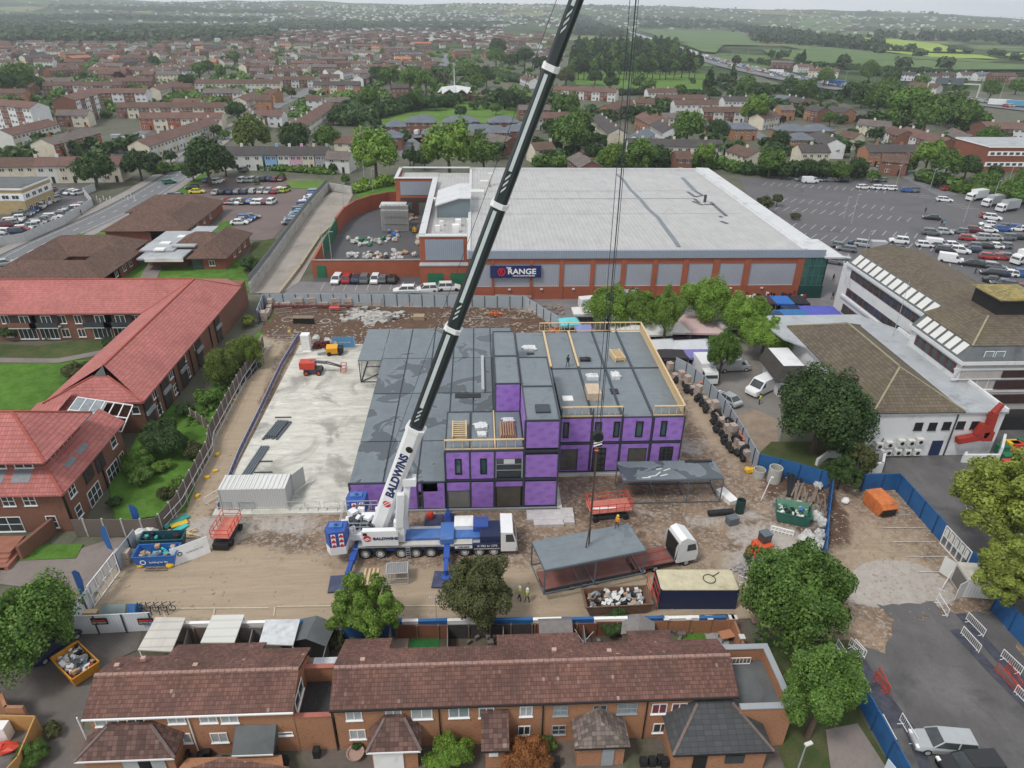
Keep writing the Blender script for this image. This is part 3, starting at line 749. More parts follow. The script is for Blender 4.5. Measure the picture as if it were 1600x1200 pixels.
# ------------------------------------------------------------------ ground sheets
ZL=[0.004]
def jit_edge(pts,step=1.2,j=.35,sd=0):
 out=[];g=random.Random(sd)
 for i in range(len(pts)):
  a=Vector(pts[i][:2]);b=Vector(pts[(i+1)%len(pts)][:2]);n=max(1,int((b-a).length/step));nr=Vector((-(b-a).y,(b-a).x)).normalized()if(b-a).length>0 else Vector((0,0))
  for k in range(n):out.append(tuple(a+(b-a)*k/n+nr*g.gauss(0,j)))
 return out
def sheet(name,pts,mat,z,px=True,jit=None,kind='structure',thick=0.,**kw):
 w_=[P(x,y,z)for x,y in pts]if px else[Vector((x,y,z))for x,y in pts]
 if jit:w_=[Vector((*q,z))for q in jit_edge(w_,*jit)]
 m=MB()
 if thick:m.prism([(q.x,q.y)for q in w_],z-thick,z)
 else:
  n=len(w_);a=sum(w_[i].x*w_[(i+1)%n].y-w_[(i+1)%n].x*w_[i].y for i in range(n))
  m.poly([(q.x,q.y,z)for q in(w_ if a>0 else w_[::-1])])
 o=m.obj(name,mat);tag(o,kw.get('label'),kw.get('cat'),kw.get('group'),kind);return o
def strip(m,pts,w,z):     # flat ribbon through world points
 pts=[Vector((p[0],p[1],0))for p in pts];L=[];Rr=[]
 for i,p in enumerate(pts):
  d=(pts[min(i+1,len(pts)-1)]-pts[max(i-1,0)]).normalized();n=Vector((-d.y,d.x,0))*w/2;L.append(p+n);Rr.append(p-n)
 for i in range(len(pts)-1):m.poly([(Rr[i].x,Rr[i].y,z),(Rr[i+1].x,Rr[i+1].y,z),(L[i+1].x,L[i+1].y,z),(L[i].x,L[i].y,z)])
# ------------------------------------------------------------------ terrain, hills, far fields
def hilltop(az):   # az in degrees from +Y ; ridge height in metres
 pts=[(-60,105),(-40,112),(-30,108),(-20,98),(-12,100),(-5,100),(0,112),(6,116),(12,112),(18,101),(24,88),(30,78),(34,70),(38,45),(45,30),(60,25)]
 for(a,h),(b,g)in zip(pts,pts[1:]):
  if a<=az<=b:t=(az-a)/(b-a);t=t*t*(3-2*t);return(h+(g-h)*t)*.84
 return 30
from mathutils import noise as mn
def terr(x,y):
 r=math.hypot(x,y);az=math.degrees(math.atan2(x,y))
 t=min(1,max(0,(r-2300)/3200));t=t*t*(3-2*t)
 n=mn.noise(Vector((x*.0012,y*.0012,0)))+.5*mn.noise(Vector((x*.004,y*.004,3)))
 return-.35+t*(hilltop(az)*(1+.05*n)+10*n)+(9*max(0,n)*min(1,max(0,(r-900)/1200))if r>900 else 0)
m=MB();rr=[900,1100,1300,1550,1800,2100,2400,2750,3100,3500,3900,4300,4700,5100,5500,6000,7000,9000,14000]
azs=[(-62+i*.8)for i in range(160)]
for a in azs:
 for r in rr:
  x,y=r*math.sin(R_(a)),r*math.cos(R_(a));z=terr(x,y)
  if r>6000:z=40
  if r==900:z=-.35
  m.v.append((x,y,z))
k=len(rr)
for i in range(len(azs)-1):
 for j in range(k-1):m.f.append((i*k+j,i*k+j+1,(i+1)*k+j+1,(i+1)*k+j));m.mi.append(0)
o=m.obj('hills',G_FAR,kind='structure');o.data.shade_smooth()
m=MB();n=48
m.poly([(905*math.sin(i*2*math.pi/n),905*math.cos(i*2*math.pi/n),-.36)for i in range(n)][::-1]);m.obj('ground',G_FAR,kind='structure')
sheet('suburban_ground',[(-700,330),(-300,60),(60,40),(300,27),(460,34),(860,30),(905,60),(880,135),(1180,118),(1330,165),(1500,140),(2300,180),(2800,420),(2000,1500),(-600,1500)],SUBURB,-.05)
# fields
FZ=.06
for i,(nm,pts,mt)in enumerate([
 ('sports_field',[(900,110),(1105,115),(1120,142),(960,136),(898,132)],FIELD),
 ('green_field',[(552,168),(600,160),(805,158),(812,182),(760,192),(560,196)],FIELD),
 ('pasture',[(1000,50),(1080,49),(1157,51),(1185,73),(1100,72),(1050,66)],FIELD2),
 ('pasture',[(1060,69),(1130,72),(1118,86),(1095,84)],FIELD2),
 ('pasture',[(1190,80),(1300,82),(1420,96),(1600,104),(1600,112),(1480,112),(1330,105),(1210,95)],FIELD2),
 ('pasture',[(1215,72),(1300,76),(1400,88),(1560,98),(1540,101),(1400,94),(1260,82)],FIELD2),
 ('sunlit_field',[(1308,61),(1400,64),(1465,70),(1508,83),(1440,83),(1352,77)],BRIGHTF),
 ('sunlit_field',[(1360,80),(1440,85),(1530,88),(1560,95),(1450,93)],BRIGHTF),
 ('sunlit_field',[(1560,86),(1640,84),(1700,96),(1590,95)],BRIGHTF),
 ('pale_field',[(905,25),(945,26),(968,32),(920,32)],BRIGHTF),
 ('pasture',[(1250,42),(1340,46),(1300,53),(1240,50)],FIELD2),
 ('pasture',[(970,26),(1110,28),(1180,33),(1000,35)],FIELD2)]):
 w_=[P(x,y,0)for x,y in pts];zz=[max(FZ,terr(q.x,q.y)+.6)for q in w_]
 far=any(math.hypot(q.x,q.y)>900 for q in w_)
 if far:   # drape: fan grid
  mb=MB();c=sum(w_,Vector())/len(w_);M_=8
  for a,b_ in zip(w_,w_[1:]+w_[:1]):
   for u in range(M_):
    for v in range(M_-u):
     def q(i,j):p=c+(a-c)*(i/M_)+(b_-c)*(j/M_);return(p.x,p.y,max(FZ+.3,terr(p.x,p.y)+2.5))
     mb.poly([q(u,v),q(u+1,v),q(u,v+1)])
     if u+v<M_-1:mb.poly([q(u+1,v),q(u+1,v+1),q(u,v+1)])
  o=mb.obj(nm,mt,kind='structure')
  bm=bmesh.new();bm.from_mesh(o.data);bmesh.ops.recalc_face_normals(bm,faces=bm.faces);bm.to_mesh(o.data);bm.free()
 else:sheet(nm,pts,mt,FZ,jit=(6,1.2))
# motorway
MW=[P(*q)for q in((930,34),(965,46),(1000,58),(1045,74),(1095,90),(1150,105),(1205,117),(1260,128),(1320,139),(1400,149),(1480,156),(1560,165),(1640,174),(1800,190))]
MW=[Vector((p.x,p.y,0))for p in MW]
m=MB();strip(m,MW,34,.5);m.obj('motorway',ROADM,kind='structure')
m=MB();strip(m,MW,3,.62);m.obj('central_reservation',ROUGHG,kind='structure')
# ------------------------------------------------------------------ suburb roads
m=MB()
strip(m,[P(*q)for q in((-60,450),(0,418),(67,382),(173,334),(230,304),(276,275),(296,250),(326,222),(390,192),(430,165),(475,145),(505,128),(560,115))],9.5,.03)
m.obj('main_road',ROADM,kind='structure')
m=MB()
for pts,w_ in(([(270,262),(225,253),(180,240)],7),([(690,120),(700,95),(706,70)],14),([(630,245),(648,222),(655,205)],7),([(700,245),(655,215)],6),
    ([(175,240),(205,215),(260,190),(290,160)],6),([(1330,270),(1400,262),(1440,268)],9),([(1395,262),(1430,280),(1480,305)],7),
    ([(1010,250),(1040,205),(1050,180)],6),([(1230,240),(1160,195),(1100,180)],6),([(1500,250),(1600,235)],8),([(0,100),(200,110),(420,108)],6),([(440,120),(560,100),(650,92)],6),([(0,150),(90,148),(200,150)],6)):
 strip(m,[P(*q)for q in pts],w_,.045)
m.obj('side_road',ROADM,kind='structure')
m=MB()   # centre dashes and cycle-lane line
c=[P(*q)for q in((-60,450),(0,418),(67,382),(173,334),(230,304),(276,275),(296,250),(326,222),(390,192),(430,165),(475,145))]
def along(pts,step,off=0.,end=None):
 out=[];d=0.
 for a,b in zip(pts,pts[1:]):
  L=(b-a).length
  if L<1e-6:continue
  t=(b-a)/L;n=Vector((-t.y,t.x,0))
  while d<L:out.append((a+t*d+n*off,t));d+=step
  d-=L
 return out
for p,t in along(c,6):strip(m,[p-t*1.2,p+t*1.2],.18,.06)
for off in(-3.3,3.2):
 for p,t in along(c,3,off):strip(m,[p-t*1.3,p+t*1.3],.14,.06)
m.obj('road_markings',plain('road_paint',(.6,.6,.58),.8,.2,3),kind='structure')
# pavement beside the road
m=MB();q=[a+Vector((-t.y,t.x,0))*6.4 for a,t in along(c,12)];strip(m,q[:22],3.2,.14);q=[a-Vector((-t.y,t.x,0))*6.2 for a,t in along(c,12)];strip(m,q[:24],2.6,.14)
m.obj('pavement',PAVE,kind='structure')
# ------------------------------------------------------------------ car parks and hard ground
sheet('left_car_park',[(-60,395),(-60,310),(60,290),(140,290),(148,312),(100,345),(20,378)],ASPH_PARK,.012)
sheet('visitor_car_park',[(262,288),(300,278),(450,278),(508,283),(470,325),(424,375),(352,376),(345,330),(262,322)],ASPH_MAUVE,.012)
sheet('market_car_park',[(1155,278),(1240,276),(1600,290),(1800,330),(1800,520),(1320,520),(1290,460),(1230,400),(1180,330)],ASPH_PARK,.012)
sheet('rear_service_yard',[(1280,640),(1620,640),(1800,720),(1800,1210),(1605,1210),(1500,885),(1400,750),(1320,748)],ASPH_DARK,.012)
sheet('store_forecourt',[(430,455),(460,440),(660,440),(800,462),(1260,470),(1280,400),(1320,380),(1345,430),(1340,520),(1240,520),(1235,640),(1170,640),(1120,600),(1040,560),(880,512),(820,480),(420,480)],asphalt('forecourt_paving',(.185,.175,.18),.16,stain=(.13,.12,.125)),.016)
sheet('service_yard',[(488,440),(520,372),(535,335),(620,315),(665,318),(668,445)],ASPH,.05)
sheet('concrete_ramp',[(393,458),(455,365),(480,325),(520,300),(552,303),(534,338),(490,400),(468,440),(440,458)],asphalt('ramp_concrete',(.30,.27,.24),.2,stain=(.2,.19,.17)),.06)
sheet('market_plaza',[(1060,560),(1100,520),(1230,520),(1240,600),(1215,700),(1180,700)],asphalt('plaza_paving',(.20,.185,.17),.2,stain=(.14,.13,.12)),.03)
sheet('bare_verge',[(1180,640),(1215,655),(1215,735),(1182,712),(1150,650)],plain('bare_earth',(.27,.21,.16),.95,.25,.6),.045)
# parking bays
m=MB();WM=plain('bay_paint',(.42,.42,.41),.8,.3,2)
A=P(1195,300);
for row,(a,b)in enumerate((((1195,287),(1400,300)),((1200,310),(1420,328)),((1215,325),(1440,345)),((1240,352),(1470,372)),((1255,368),(1500,392)),((1290,400),(1560,415)),((1420,300),(1530,330)))):
 a,b=P(*a),P(*b);t=(b-a).normalized();n=Vector((-t.y,t.x,0));k=int((b-a).length/2.5)
 for i in range(k):p=a+t*2.5*i;strip(m,[p-n*2.6-t*.9,p+n*2.6+t*.9],.17,.03)
for a,b in(((345,300),(420,300)),((345,312),(440,312)),((20,330),(95,318)),((290,300),(340,296))):
 a,b=P(*a),P(*b);t=(b-a).normalized();n=Vector((-t.y,t.x,0));k=int((b-a).length/2.5)
 for i in range(k):p=a+t*2.5*i;strip(m,[p-n*2.3,p+n*2.3],.1,.03)
for i in range(12):
 p=P(508+i*17.5,441);strip(m,[p,p+Vector((0,-5,0))],.12,.06)
m.obj('bay_markings',WM,kind='structure')
m=MB()
for y,x0,x1 in((785,1345,1403),(805,1360,1422),(826,1378,1445),(848,1394,1462),(871,1416,1482),(895,1432,1490)):
 a,b=P(x0,y),P(x1,y);strip(m,[a,b],.13,.15)
for(x0,y0),(x1,y1)in(((1503,760),(1530,815)),((1503,760),(1525,755)),((1555,780),(1535,815)),((1500,762),(1512,800)),((1570,742),(1590,770))):strip(m,[P(x0,y0),P(x1,y1)],.1,.05)
m.obj('yard_bay_markings',plain('worn_paint',(.42,.41,.39),.8,.4,3),kind='structure')
# ------------------------------------------------------------------ grass around
for i,(pts,mt,j)in enumerate([
 ([(-200,560),(70,560),(160,545),(185,560),(130,600),(70,645),(-200,690)],LAWN,None),
 ([(-200,528),(60,540),(200,520),(300,505),(180,562),(-200,565)],ROUGHG,None),
 ([(240,412),(300,410),(395,402),(420,380),(440,385),(392,455),(300,458),(240,440)],LAWN,None),
 ([(210,408),(240,408),(228,438),(185,440)],LAWN,None),
 ([(318,372),(350,345),(372,345),(345,378),(322,388)],LAWN,None),
 ([(120,365),(170,362),(175,378),(130,380)],LAWN,None),
 ([(262,320),(300,270),(330,270),(290,312),(272,326)],LAWN,None),
 ([(446,282),(512,282),(508,296),(455,294)],FIELD,None),
 ([(555,305),(625,280),(625,318),(575,318)],LAWN,None),
 ([(395,378),(430,372),(425,400),(395,440),(380,425)],ROUGHG,None),
 ([(300,640),(420,500),(440,470),(350,640),(290,800),(180,815),(170,760),(205,700),(240,620)],LAWN,None),
 ([(22,852),(130,850),(118,872),(18,876)],LAWN,None),
 ([(1180,1000),(1330,1000),(1345,1120),(1400,1210),(1230,1210),(1190,1090)],ROUGHG,None),
 ([(1205,690),(1330,690),(1345,745),(1290,742),(1182,712)],ROUGHG,None),
 ([(110,1250),(110,1215),(490,1205),(490,1250)],ROUGHG,None)]):
 sheet('lawn',pts,mt,.07+i*.004)
sheet('front_path',[(150,925),(135,880),(0,880),(-60,875),(-60,905),(100,925),(110,945)],PATHM,.05)
sheet('garden_path',[(110,862),(180,840),(225,840),(205,880),(160,925),(120,925),(0,885),(-60,880),(-60,850),(20,850)],PATHM,.045)
sheet('courtyard_path',[(215,440),(232,410),(250,410),(252,420),(240,445)],PATHM,.16)
sheet('terrace_walk',[(-60,558),(90,560),(170,545),(170,552),(90,567),(-60,566)],PATHM,.15)
sheet('estate_road',[(-100,1240),(-100,950),(60,930),(125,950),(250,1000),(170,1035),(130,1130),(110,1240)],asphalt('estate_asphalt',(.12,.108,.10),.3,stain=(.19,.17,.155)),.02)
sheet('front_gardens',[(110,1140),(1230,1120),(1260,1240),(110,1260)],asphalt('front_garden_ground',(.13,.11,.095),.35,stain=(.055,.075,.03)),.025)
sheet('back_gardens',[(200,1060),(230,960),(1160,955),(1215,1110)],asphalt('back_garden_ground',(.11,.09,.07),.4,stain=(.05,.065,.025)),.023)
sheet('artificial_lawn',[(1016,985),(1100,983),(1112,1012),(1026,1014)],LAWN,.09)
sheet('artificial_lawn',[(642,988),(690,988),(684,1016),(640,1016)],lawnm('green_turf',(.02,.10,.03),(.03,.13,.04)),.09)
sheet('patio',[(1098,980),(1135,980),(1142,1022),(1112,1024)],plain('patio_slabs',(.30,.31,.31),.8,.15,1),.094)
sheet('patio',[(612,988),(640,988),(636,1018),(608,1018)],plain('tan_paving',(.33,.26,.22),.85,.12,1),.094)
sheet('tarmac_path',[(1290,1140),(1340,1130),(1395,1215),(1300,1215)],PATHM,.16)
# ------------------------------------------------------------------ site soil with painted patches (mud, sand, pale)
SITE=[(-40.3,123.4),(-38,111),(-37.6,100),(-36.6,77),(-34.8,74),(-34.6,60.5),(-37.4,57),(-37.3,45.2),(24,45.2),(31,40),(31,34),(52,30),(52,40),(49.6,50.9),(50.3,64.9),(42.8,66.7),(35.1,71),(34.9,89),(30,97.4),(15.2,112.6),(9,123.2)]
BL=[]
def bl(x,y,rx,ry,ch,s=1.,rot=0.):
 p=P(x,y);BL.append((p.x,p.y,rx,ry,ch,s,rot))
for x in range(420,900,30):bl(x,495,5,9,0,1.1)
for a in((470,515,8,5,0,1),(560,520,8,6,0,1.2),(900,800,9,4,0,.45),(1100,880,8,3,0,.4),(960,830,6,4,0,.5),(430,880,6,2,0,.3),(1160,640,3,6,0,.45),(1110,830,6,3,0,.35),(985,760,7,4,0,.5),
    (1260,790,4,7,0,1.3),(1240,770,4,4,0,.9),(700,850,14,3,0,.5),(560,870,5,5,0,.4)):bl(*a)
for x in range(200,1160,40):bl(x,928,4.5,3.6,1,1.2)
for a in((270,900,7,5,1,1.1),(350,905,8,5,1,1.1),(460,905,8,4,1,1),(640,930,10,3,1,1),(170,930,5,5,1,.8),(1130,905,7,5,1,.7),
    (360,700,2.2,12,1,1.1),(375,640,2.2,12,1,1.1),(395,590,2.2,12,1,1.1),(420,545,2.4,9,1,1.0),(330,760,2.4,9,1,.9),(445,510,4,5,1,.8),
    (1110,650,3.4,10,1,.75),(1130,690,3,7,1,.6),(1380,860,9,7,1,.55),(1330,820,5,9,1,.4)):bl(*a)
for a in((330,830,6,3,2,.7),(420,820,8,2.2,2,.6),(1200,840,5,3,2,.7),(1160,810,5,3,2,.5),(1230,860,4,3,2,1.2),(1250,800,4,4,2,.6),(1120,815,5,2,2,.5),(1190,880,5,3,2,.7),
    (1405,905,4,2.4,2,2.2),(1425,915,3.5,2.6,2,2.2),(1380,925,4,1.8,2,2),(980,800,5,2,2,.4),(430,470,5,3,2,.8),(700,475,20,2,2,.8),(840,480,6,4,2,.7),(1080,700,3,3,2,.5)):bl(*a)
st=.6;xs=np.arange(-42,54,st);ys=np.arange(28,125.5,st);idx={};vs=[];fs=[];pa=[]
def vid(i,j):
 if(i,j)not in idx:
  x,y=float(xs[i]),float(ys[j]);idx[(i,j)]=len(vs);z=.03+.05*mn.noise(Vector((x*.25,y*.25,0)))+.03
  if 104<y<122 and x<12:z+=.45*max(0,mn.noise(Vector((x*.22,y*.3,5)))+.15)*min(1,(y-104)/3)*min(1,(122-y)/3)
  vs.append((x,y,z));c=[0.,0.,0.]
  for bx,by,rx,ry,ch,s,rot in BL:
   d=((x-bx)/rx)**2+((y-by)/ry)**2
   if d<1.6:c[ch]=max(c[ch],s*max(0,1-d/1.6))
  pa.append(c)
 return idx[(i,j)]
for i in range(len(xs)-1):
 for j in range(len(ys)-1):
  if inpoly(xs[i]+st/2,ys[j]+st/2,SITE):fs.append((vid(i,j),vid(i+1,j),vid(i+1,j+1),vid(i,j+1)))
me=bpy.data.meshes.new('site_soil');me.from_pydata(vs,[],fs);me.materials.append(SOIL);me.shade_smooth()
at=me.attributes.new('paint','FLOAT_VECTOR','POINT');at.data.foreach_set('vector',np.array(pa,dtype=np.float32).ravel())
o=bpy.data.objects.new('site_ground',me);COL.objects.link(o);o['kind']='structure'
sheet('compound_tarmac',[(1322,1000),(1380,1020),(1400,965),(1440,968),(1470,955),(1560,960),(1590,1010),(1640,1060),(1640,1215),(1425,1215),(1340,1085)],ASPH_DARK,.115,jit=(.7,.16))
sheet('tarmac_patch',[(1370,945),(1462,940),(1470,960),(1400,972)],ASPH_DARK,.12,jit=(.5,.12))
m=MB()
strip(m,[P(430,949),P(520,948)],.14,.13);strip(m,[P(430,949),P(428,964)],.14,.13);strip(m,[P(620,948),P(700,948)],.14,.13);strip(m,[P(262,952),P(420,951)],.14,.13);strip(m,[P(336,952),P(334,962)],.14,.13);strip(m,[P(255,955),P(262,975)],.14,.13)
m.obj('old_bay_lines',plain('worn_yellow_paint',(.5,.44,.33),.9,.2,3),kind='structure')
# slab under the modules
o=sheet('concrete_slab',[(-30,61.3),(9.2,61.3),(9.2,67.6),(25.2,67.6),(25.2,93),(12,93),(12,103.5),(-15,105.8),(-30.2,105.5)],SLAB,.38,px=False,thick=.34)
# loose stones on the soil, one scatter mesh
m=MB();g=random.Random(5)
def okst(x,y):return inpoly(x,y,SITE)and not(-30.5<x<9.2 and 61<y<106)and not(9<x<26 and 67<y<105)and y<120
for _ in range(9000):
 x,y=g.uniform(-38,50),g.choice((g.uniform(44,75),g.uniform(44,64),g.uniform(104,121)))
 if not okst(x,y):continue
 if 44<y<54 and x<10 and g.random()<.8:continue
 s=g.uniform(.03,.13)*(1.8 if y>100 else 1);m.blob((x,y,.06+s*.3),(s*g.uniform(.8,1.6),s,s*.6),5,2,.3,g)
o=m.obj('gravel',plain('stone_rubble',(.34,.30,.26),.9,.35,.6),kind='stuff',label='loose stones and rubble scattered over the building site soil')
# ------------------------------------------------------------------ helpers for axis-aligned buildings (root origin 0,0,0 offset)
def B_(name,label,cat='building',loc=(0,0,0),group=None):return empty(name,loc,0,label,cat,group)
def hip(m,x0,x1,y0,y1,e,h,oh=.4,t=.18,hipx0=True,hipx1=True,along=None):
 L,W=x1-x0,y1-y0;ax=along or('x' if L>=W else 'y')
 a0,a1,b0,b1=x0-oh,x1+oh,y0-oh,y1+oh
 if ax=='x':
  q=W/2+oh;r0=(a0+(q if hipx0 else 0),(b0+b1)/2,e+h+t);r1=(a1-(q if hipx1 else 0),(b0+b1)/2,e+h+t)
  c=[(a0,b0,e+t),(a1,b0,e+t),(a1,b1,e+t),(a0,b1,e+t)]
  m.poly([c[0],c[1],r1,r0]).poly([c[2],c[3],r0,r1]).poly([c[1],c[2],r1]).poly([c[3],c[0],r0])
 else:
  q=L/2+oh;r0=((a0+a1)/2,b0+(q if hipx0 else 0),e+h+t);r1=((a0+a1)/2,b1-(q if hipx1 else 0),e+h+t)
  c=[(a0,b0,e+t),(a1,b0,e+t),(a1,b1,e+t),(a0,b1,e+t)]
  m.poly([c[0],c[1],r0]).poly([c[1],c[2],r1,r0]).poly([c[2],c[3],r1]).poly([c[3],c[0],r0,r1])
 cd=[(x,y,z-t)for x,y,z in c]
 for i in range(4):j=(i+1)%4;m.poly([cd[i],cd[j],c[j],c[i]])
 m.poly(cd[::-1]);return m
# ------------------------------------------------------------------ modular building under construction
XB=B_('modular_building','unfinished modular building with purple boards and dark wet roofs','building')
Z0,Z1,Z2,Z3=.39,4.25,8.25,11.95
def cells(xs,ys,z,mat,name='roof_panel',thick=.22,gap=.1):
 for x0,x1 in zip(xs,xs[1:]):
  for y0,y1 in zip(ys,ys[1:]):
   MB().box(x0+gap,x1-gap,y0+gap,y1-gap,z-thick,z).obj(name,mat,XB)
GX=[-14.6,-10.8,-7.1,-3.95];GY=[61.5,69.7,81.5,92.2,103.2]
body=MB()   # dark steel bodies under the roofs
body.box(-14.45,-4.2,61.75,103.0,Z0,Z1-.1,bottom=False)
body.box(-4.2,8.4,61.75,92.0,Z0,Z1-.12,bottom=False);body.box(-4.1,5.2,92.1,103,Z0,Z1-.12)
body.box(-3.85,4.6,61.75,69.6,Z1,Z2-.1);body.box(1.8,8.4,69.6,84.4,Z1,Z2-.1);body.box(4.85,8.4,61.75,69.6,Z1,Z2-.1)
body.box(1.85,4.65,69.8,84.3,Z2,Z3-.1);body.box(4.85,8.4,61.75,76.4,Z2,Z3-.1)
body.box(9.6,24.05,68.2,92.3,Z0,Z2-.1);body.box(5.0,9.7,76.9,92.3,Z1,Z2-.12);body.box(1.9,5.1,84.4,92.3,Z1,Z2-.12)
body.obj('module_walls',STEELD,XB)
cells(GX,GY,Z1,MODR);cells([-3.95,-.9,1.75],GY[1:],Z1,MODR)
cells([1.75,5.2],GY[3:],Z1,MODR)
cells([-3.95,-1.15,1.55,4.7],[61.5,69.7],Z2,MODRD)
cells([1.75,4.75],[69.7,77.0,84.5],Z3,MODRD,gap=.14);cells([4.8,8.5],[61.45,69,76.6],Z3,MODRD,gap=.14)
EX=[9.5,13.2,16.75,20.4,24.15];cells(EX,[68.0,80.5,92.4],Z2,MODRD,gap=.16);cells([5.3,9.5],[80.5,92.4],Z2,MODRD);cells([8.6,9.5],[68,80.5],Z2,MODRD,gap=.05);cells([1.9,5.3],[84.6,92.4],Z2,MODRD)
# black slab painted as the shade of a stair shaft; kerbs round the raised cells
m=MB();m.box(-3.4,.1,80.0,81.2,Z1-.05,Z1+.06);m.obj('roof_opening_shade',BLACK,XB)
m=MB()
for x0,x1,y0,y1,z in((1.75,4.75,69.7,77,Z3),(1.75,4.75,77,84.5,Z3),(4.8,8.5,61.45,69,Z3),(4.8,8.5,69,76.6,Z3),(-3.95,-1.15,61.5,69.7,Z2),(-1.15,1.55,61.5,69.7,Z2),(1.55,4.7,61.5,69.7,Z2)):
 for a in((x0,x1,y0,y0+.14),(x0,x1,y1-.14,y1),(x0,x0+.14,y0+.14,y1-.14),(x1-.14,x1,y0+.14,y1-.14)):m.box(a[0]+.01,a[1]-.01,a[2]+.01,a[3]-.01,z-.3,z+.1)
for x in EX[1:-1]:m.box(x-.14,x+.14,68.05,92.4,Z2-.1,Z2+.1)
m.box(9.6,24,80.38,80.62,Z2-.1,Z2+.09)
m.obj('roof_kerb',STEELD,XB)
m=MB();m.box(.2,.6,81.5,92,Z1,Z1+.5);m.obj('white_upstand',GALV,XB)
# purple boards on the front faces: (x0,x1,z0,z1,y,openings[(xa,xb,za,zb,kind)])
def board(x0,x1,z0,z1,y,ops=()):
 xs=sorted({x0,x1}|{o[0]for o in ops}|{o[1]for o in ops});zs=sorted({z0,z1}|{o[2]for o in ops}|{o[3]for o in ops})
 m=MB()
 for a,b in zip(xs,xs[1:]):
  for c,d in zip(zs,zs[1:]):
   cx,cz=(a+b)/2,(c+d)/2
   if any(o[0]<cx<o[1]and o[2]<cz<o[3]for o in ops):continue
   m.box(a,b,y-.09,y,c,d)
 m.obj('purple_board',PURP,XB)
 for o in ops:
  xa,xb,za,zb,k=o
  if k=='w':
   f=MB();t=.14
   for q in((xa,xb,za,za+t),(xa,xb,zb-t,zb),(xa,xa+t,za+t,zb-t),(xb-t,xb,za+t,zb-t)):f.box(q[0],q[1],y-.14,y-.02,q[2],q[3])
   w_=f.obj('window',BLACK,XB);MB().poly([(xa+t,y-.04,za+t),(xb-t,y-.04,za+t),(xb-t,y-.04,zb-t),(xa+t,y-.04,zb-t)]).obj('pane',plain('green_glass',(.04,.09,.085),.08,.5,.8,spec=.8),w_)
  elif k=='g':
   f=MB()
   for i in range(4):x=xa+(xb-xa)*i/3;f.box(x-.04,x+.04,y-.1,y-.02,za,zb)
   for i in range(5):z=za+(zb-za)*i/4;f.box(xa,xb,y-.09,y-.03,z-.035,z+.035)
   w_=f.obj('window',BLACK,XB);MB().poly([(xa,y-.03,za),(xb,y-.03,za),(xb,y-.03,zb),(xa,y-.03,zb)]).obj('pane',GLASS,w_)
  else:
   MB().box(xa+.05,xb-.05,y+.05,y+.12,za,zb).obj('doorway_shade_panel',plain('room_shade',(.10,.095,.08),.9,.4,.6,dirt=(.05,.05,.045)),XB)  # thin panel; the dimness of the room behind is put into its colour
yf=61.5
board(-14.5,-7.2,.6,4.05,yf);board(-7.0,-4.9+.05,2.95,4.05,yf);board(-4.9-1.6,-4.1,.6,4.05,yf)
board(-3.8,-1.3,3.0,4.05,yf);MB().box(-3.8,-1.3,yf,yf+.05,.5,3.0).obj('doorway_shade_panel',MATS.get('room_shade').copy()if False else plain('grey_room_shade',(.17,.165,.15),.9,.3,.5),XB)  # grey panel painted as the shaded room behind the gap
board(-1.1,1.35,.6,4.05,yf);board(1.6,4.6,3.45,4.05,yf);MB().box(1.7,4.4,yf,yf+.05,.45,3.4).obj('doorway_shade_panel',plain('brown_room_shade',(.085,.075,.06),.9,.4,.5),XB)  # brown panel painted as the shaded room behind the gap
board(4.9,8.4,.75,4.0,yf)
board(-3.8,-1.3,4.6,8.1,yf,[(-2.85,-2.1,5.2,7.3,'w')]);board(-1.1,1.4,4.6,8.1,yf,[(-.1,.65,5.2,7.3,'w')])
board(1.6,4.6,7.2,8.1,yf);board(4.9,8.4,4.65,7.6,yf);board(4.9,8.4,8.55,11.85,yf)
board(1.9,4.65,8.3,11.85,69.75)
m=MB();m.box(1.65,4.5,yf+.0,yf+.05,4.7,7.15);m.obj('balcony_opening',GLASS,XB);m=MB();m.box(1.65,4.5,yf-.08,yf-.02,5.6,5.68);m.box(1.65,4.5,yf-.08,yf-.02,6.4,6.46);m.box(1.6,1.7,yf-.1,yf,4.6,7.2);m.box(4.45,4.6,yf-.1,yf,4.6,7.2);m.obj('balcony_frame',GREYM,XB)
MB().box(2.5,3.7,yf-.06,yf-.01,6.5,7.1).obj('pipe_panel',PALEW,XB)
ye=68.0
board(9.5,13.05,4.95,8.15,ye,[(9.75,10.45,5.5,7.7,'w')]);board(13.35,16.6,4.95,8.15,ye,[(13.5,14.35,5.5,7.7,'w'),(15.75,16.5,5.5,7.7,'w')])
board(16.9,20.25,4.95,8.15,ye,[(18.4,19.3,5.5,7.7,'w')]);board(20.6,24.1,4.95,8.15,ye,[(21.4,22.15,5.5,7.7,'w')])
board(9.5,13.05,.7,4.45,ye,[(9.6,11.7,.75,3.9,'d')]);board(13.35,16.6,.7,4.45,ye,[(13.5,15.1,.7,4.0,'g')]);board(16.9,20.25,.7,4.45,ye,[(17.8,20.1,1.4,3.9,'d')]);board(20.6,24.1,.7,4.45,ye,[(21.7,23.3,2.,4.0,'g')])
m=MB();m.box(24.15,24.24,68.1,92,.7,8.15);m.obj('purple_board',PURP,XB)
m=MB();m.box(4.76,4.84,61.6,69.5,8.4,11.85);m.obj('purple_board',PURP,XB)
m=MB();m.box(8.5,8.58,61.6,69,.6,8.15);m.obj('purple_board',PURP,XB)
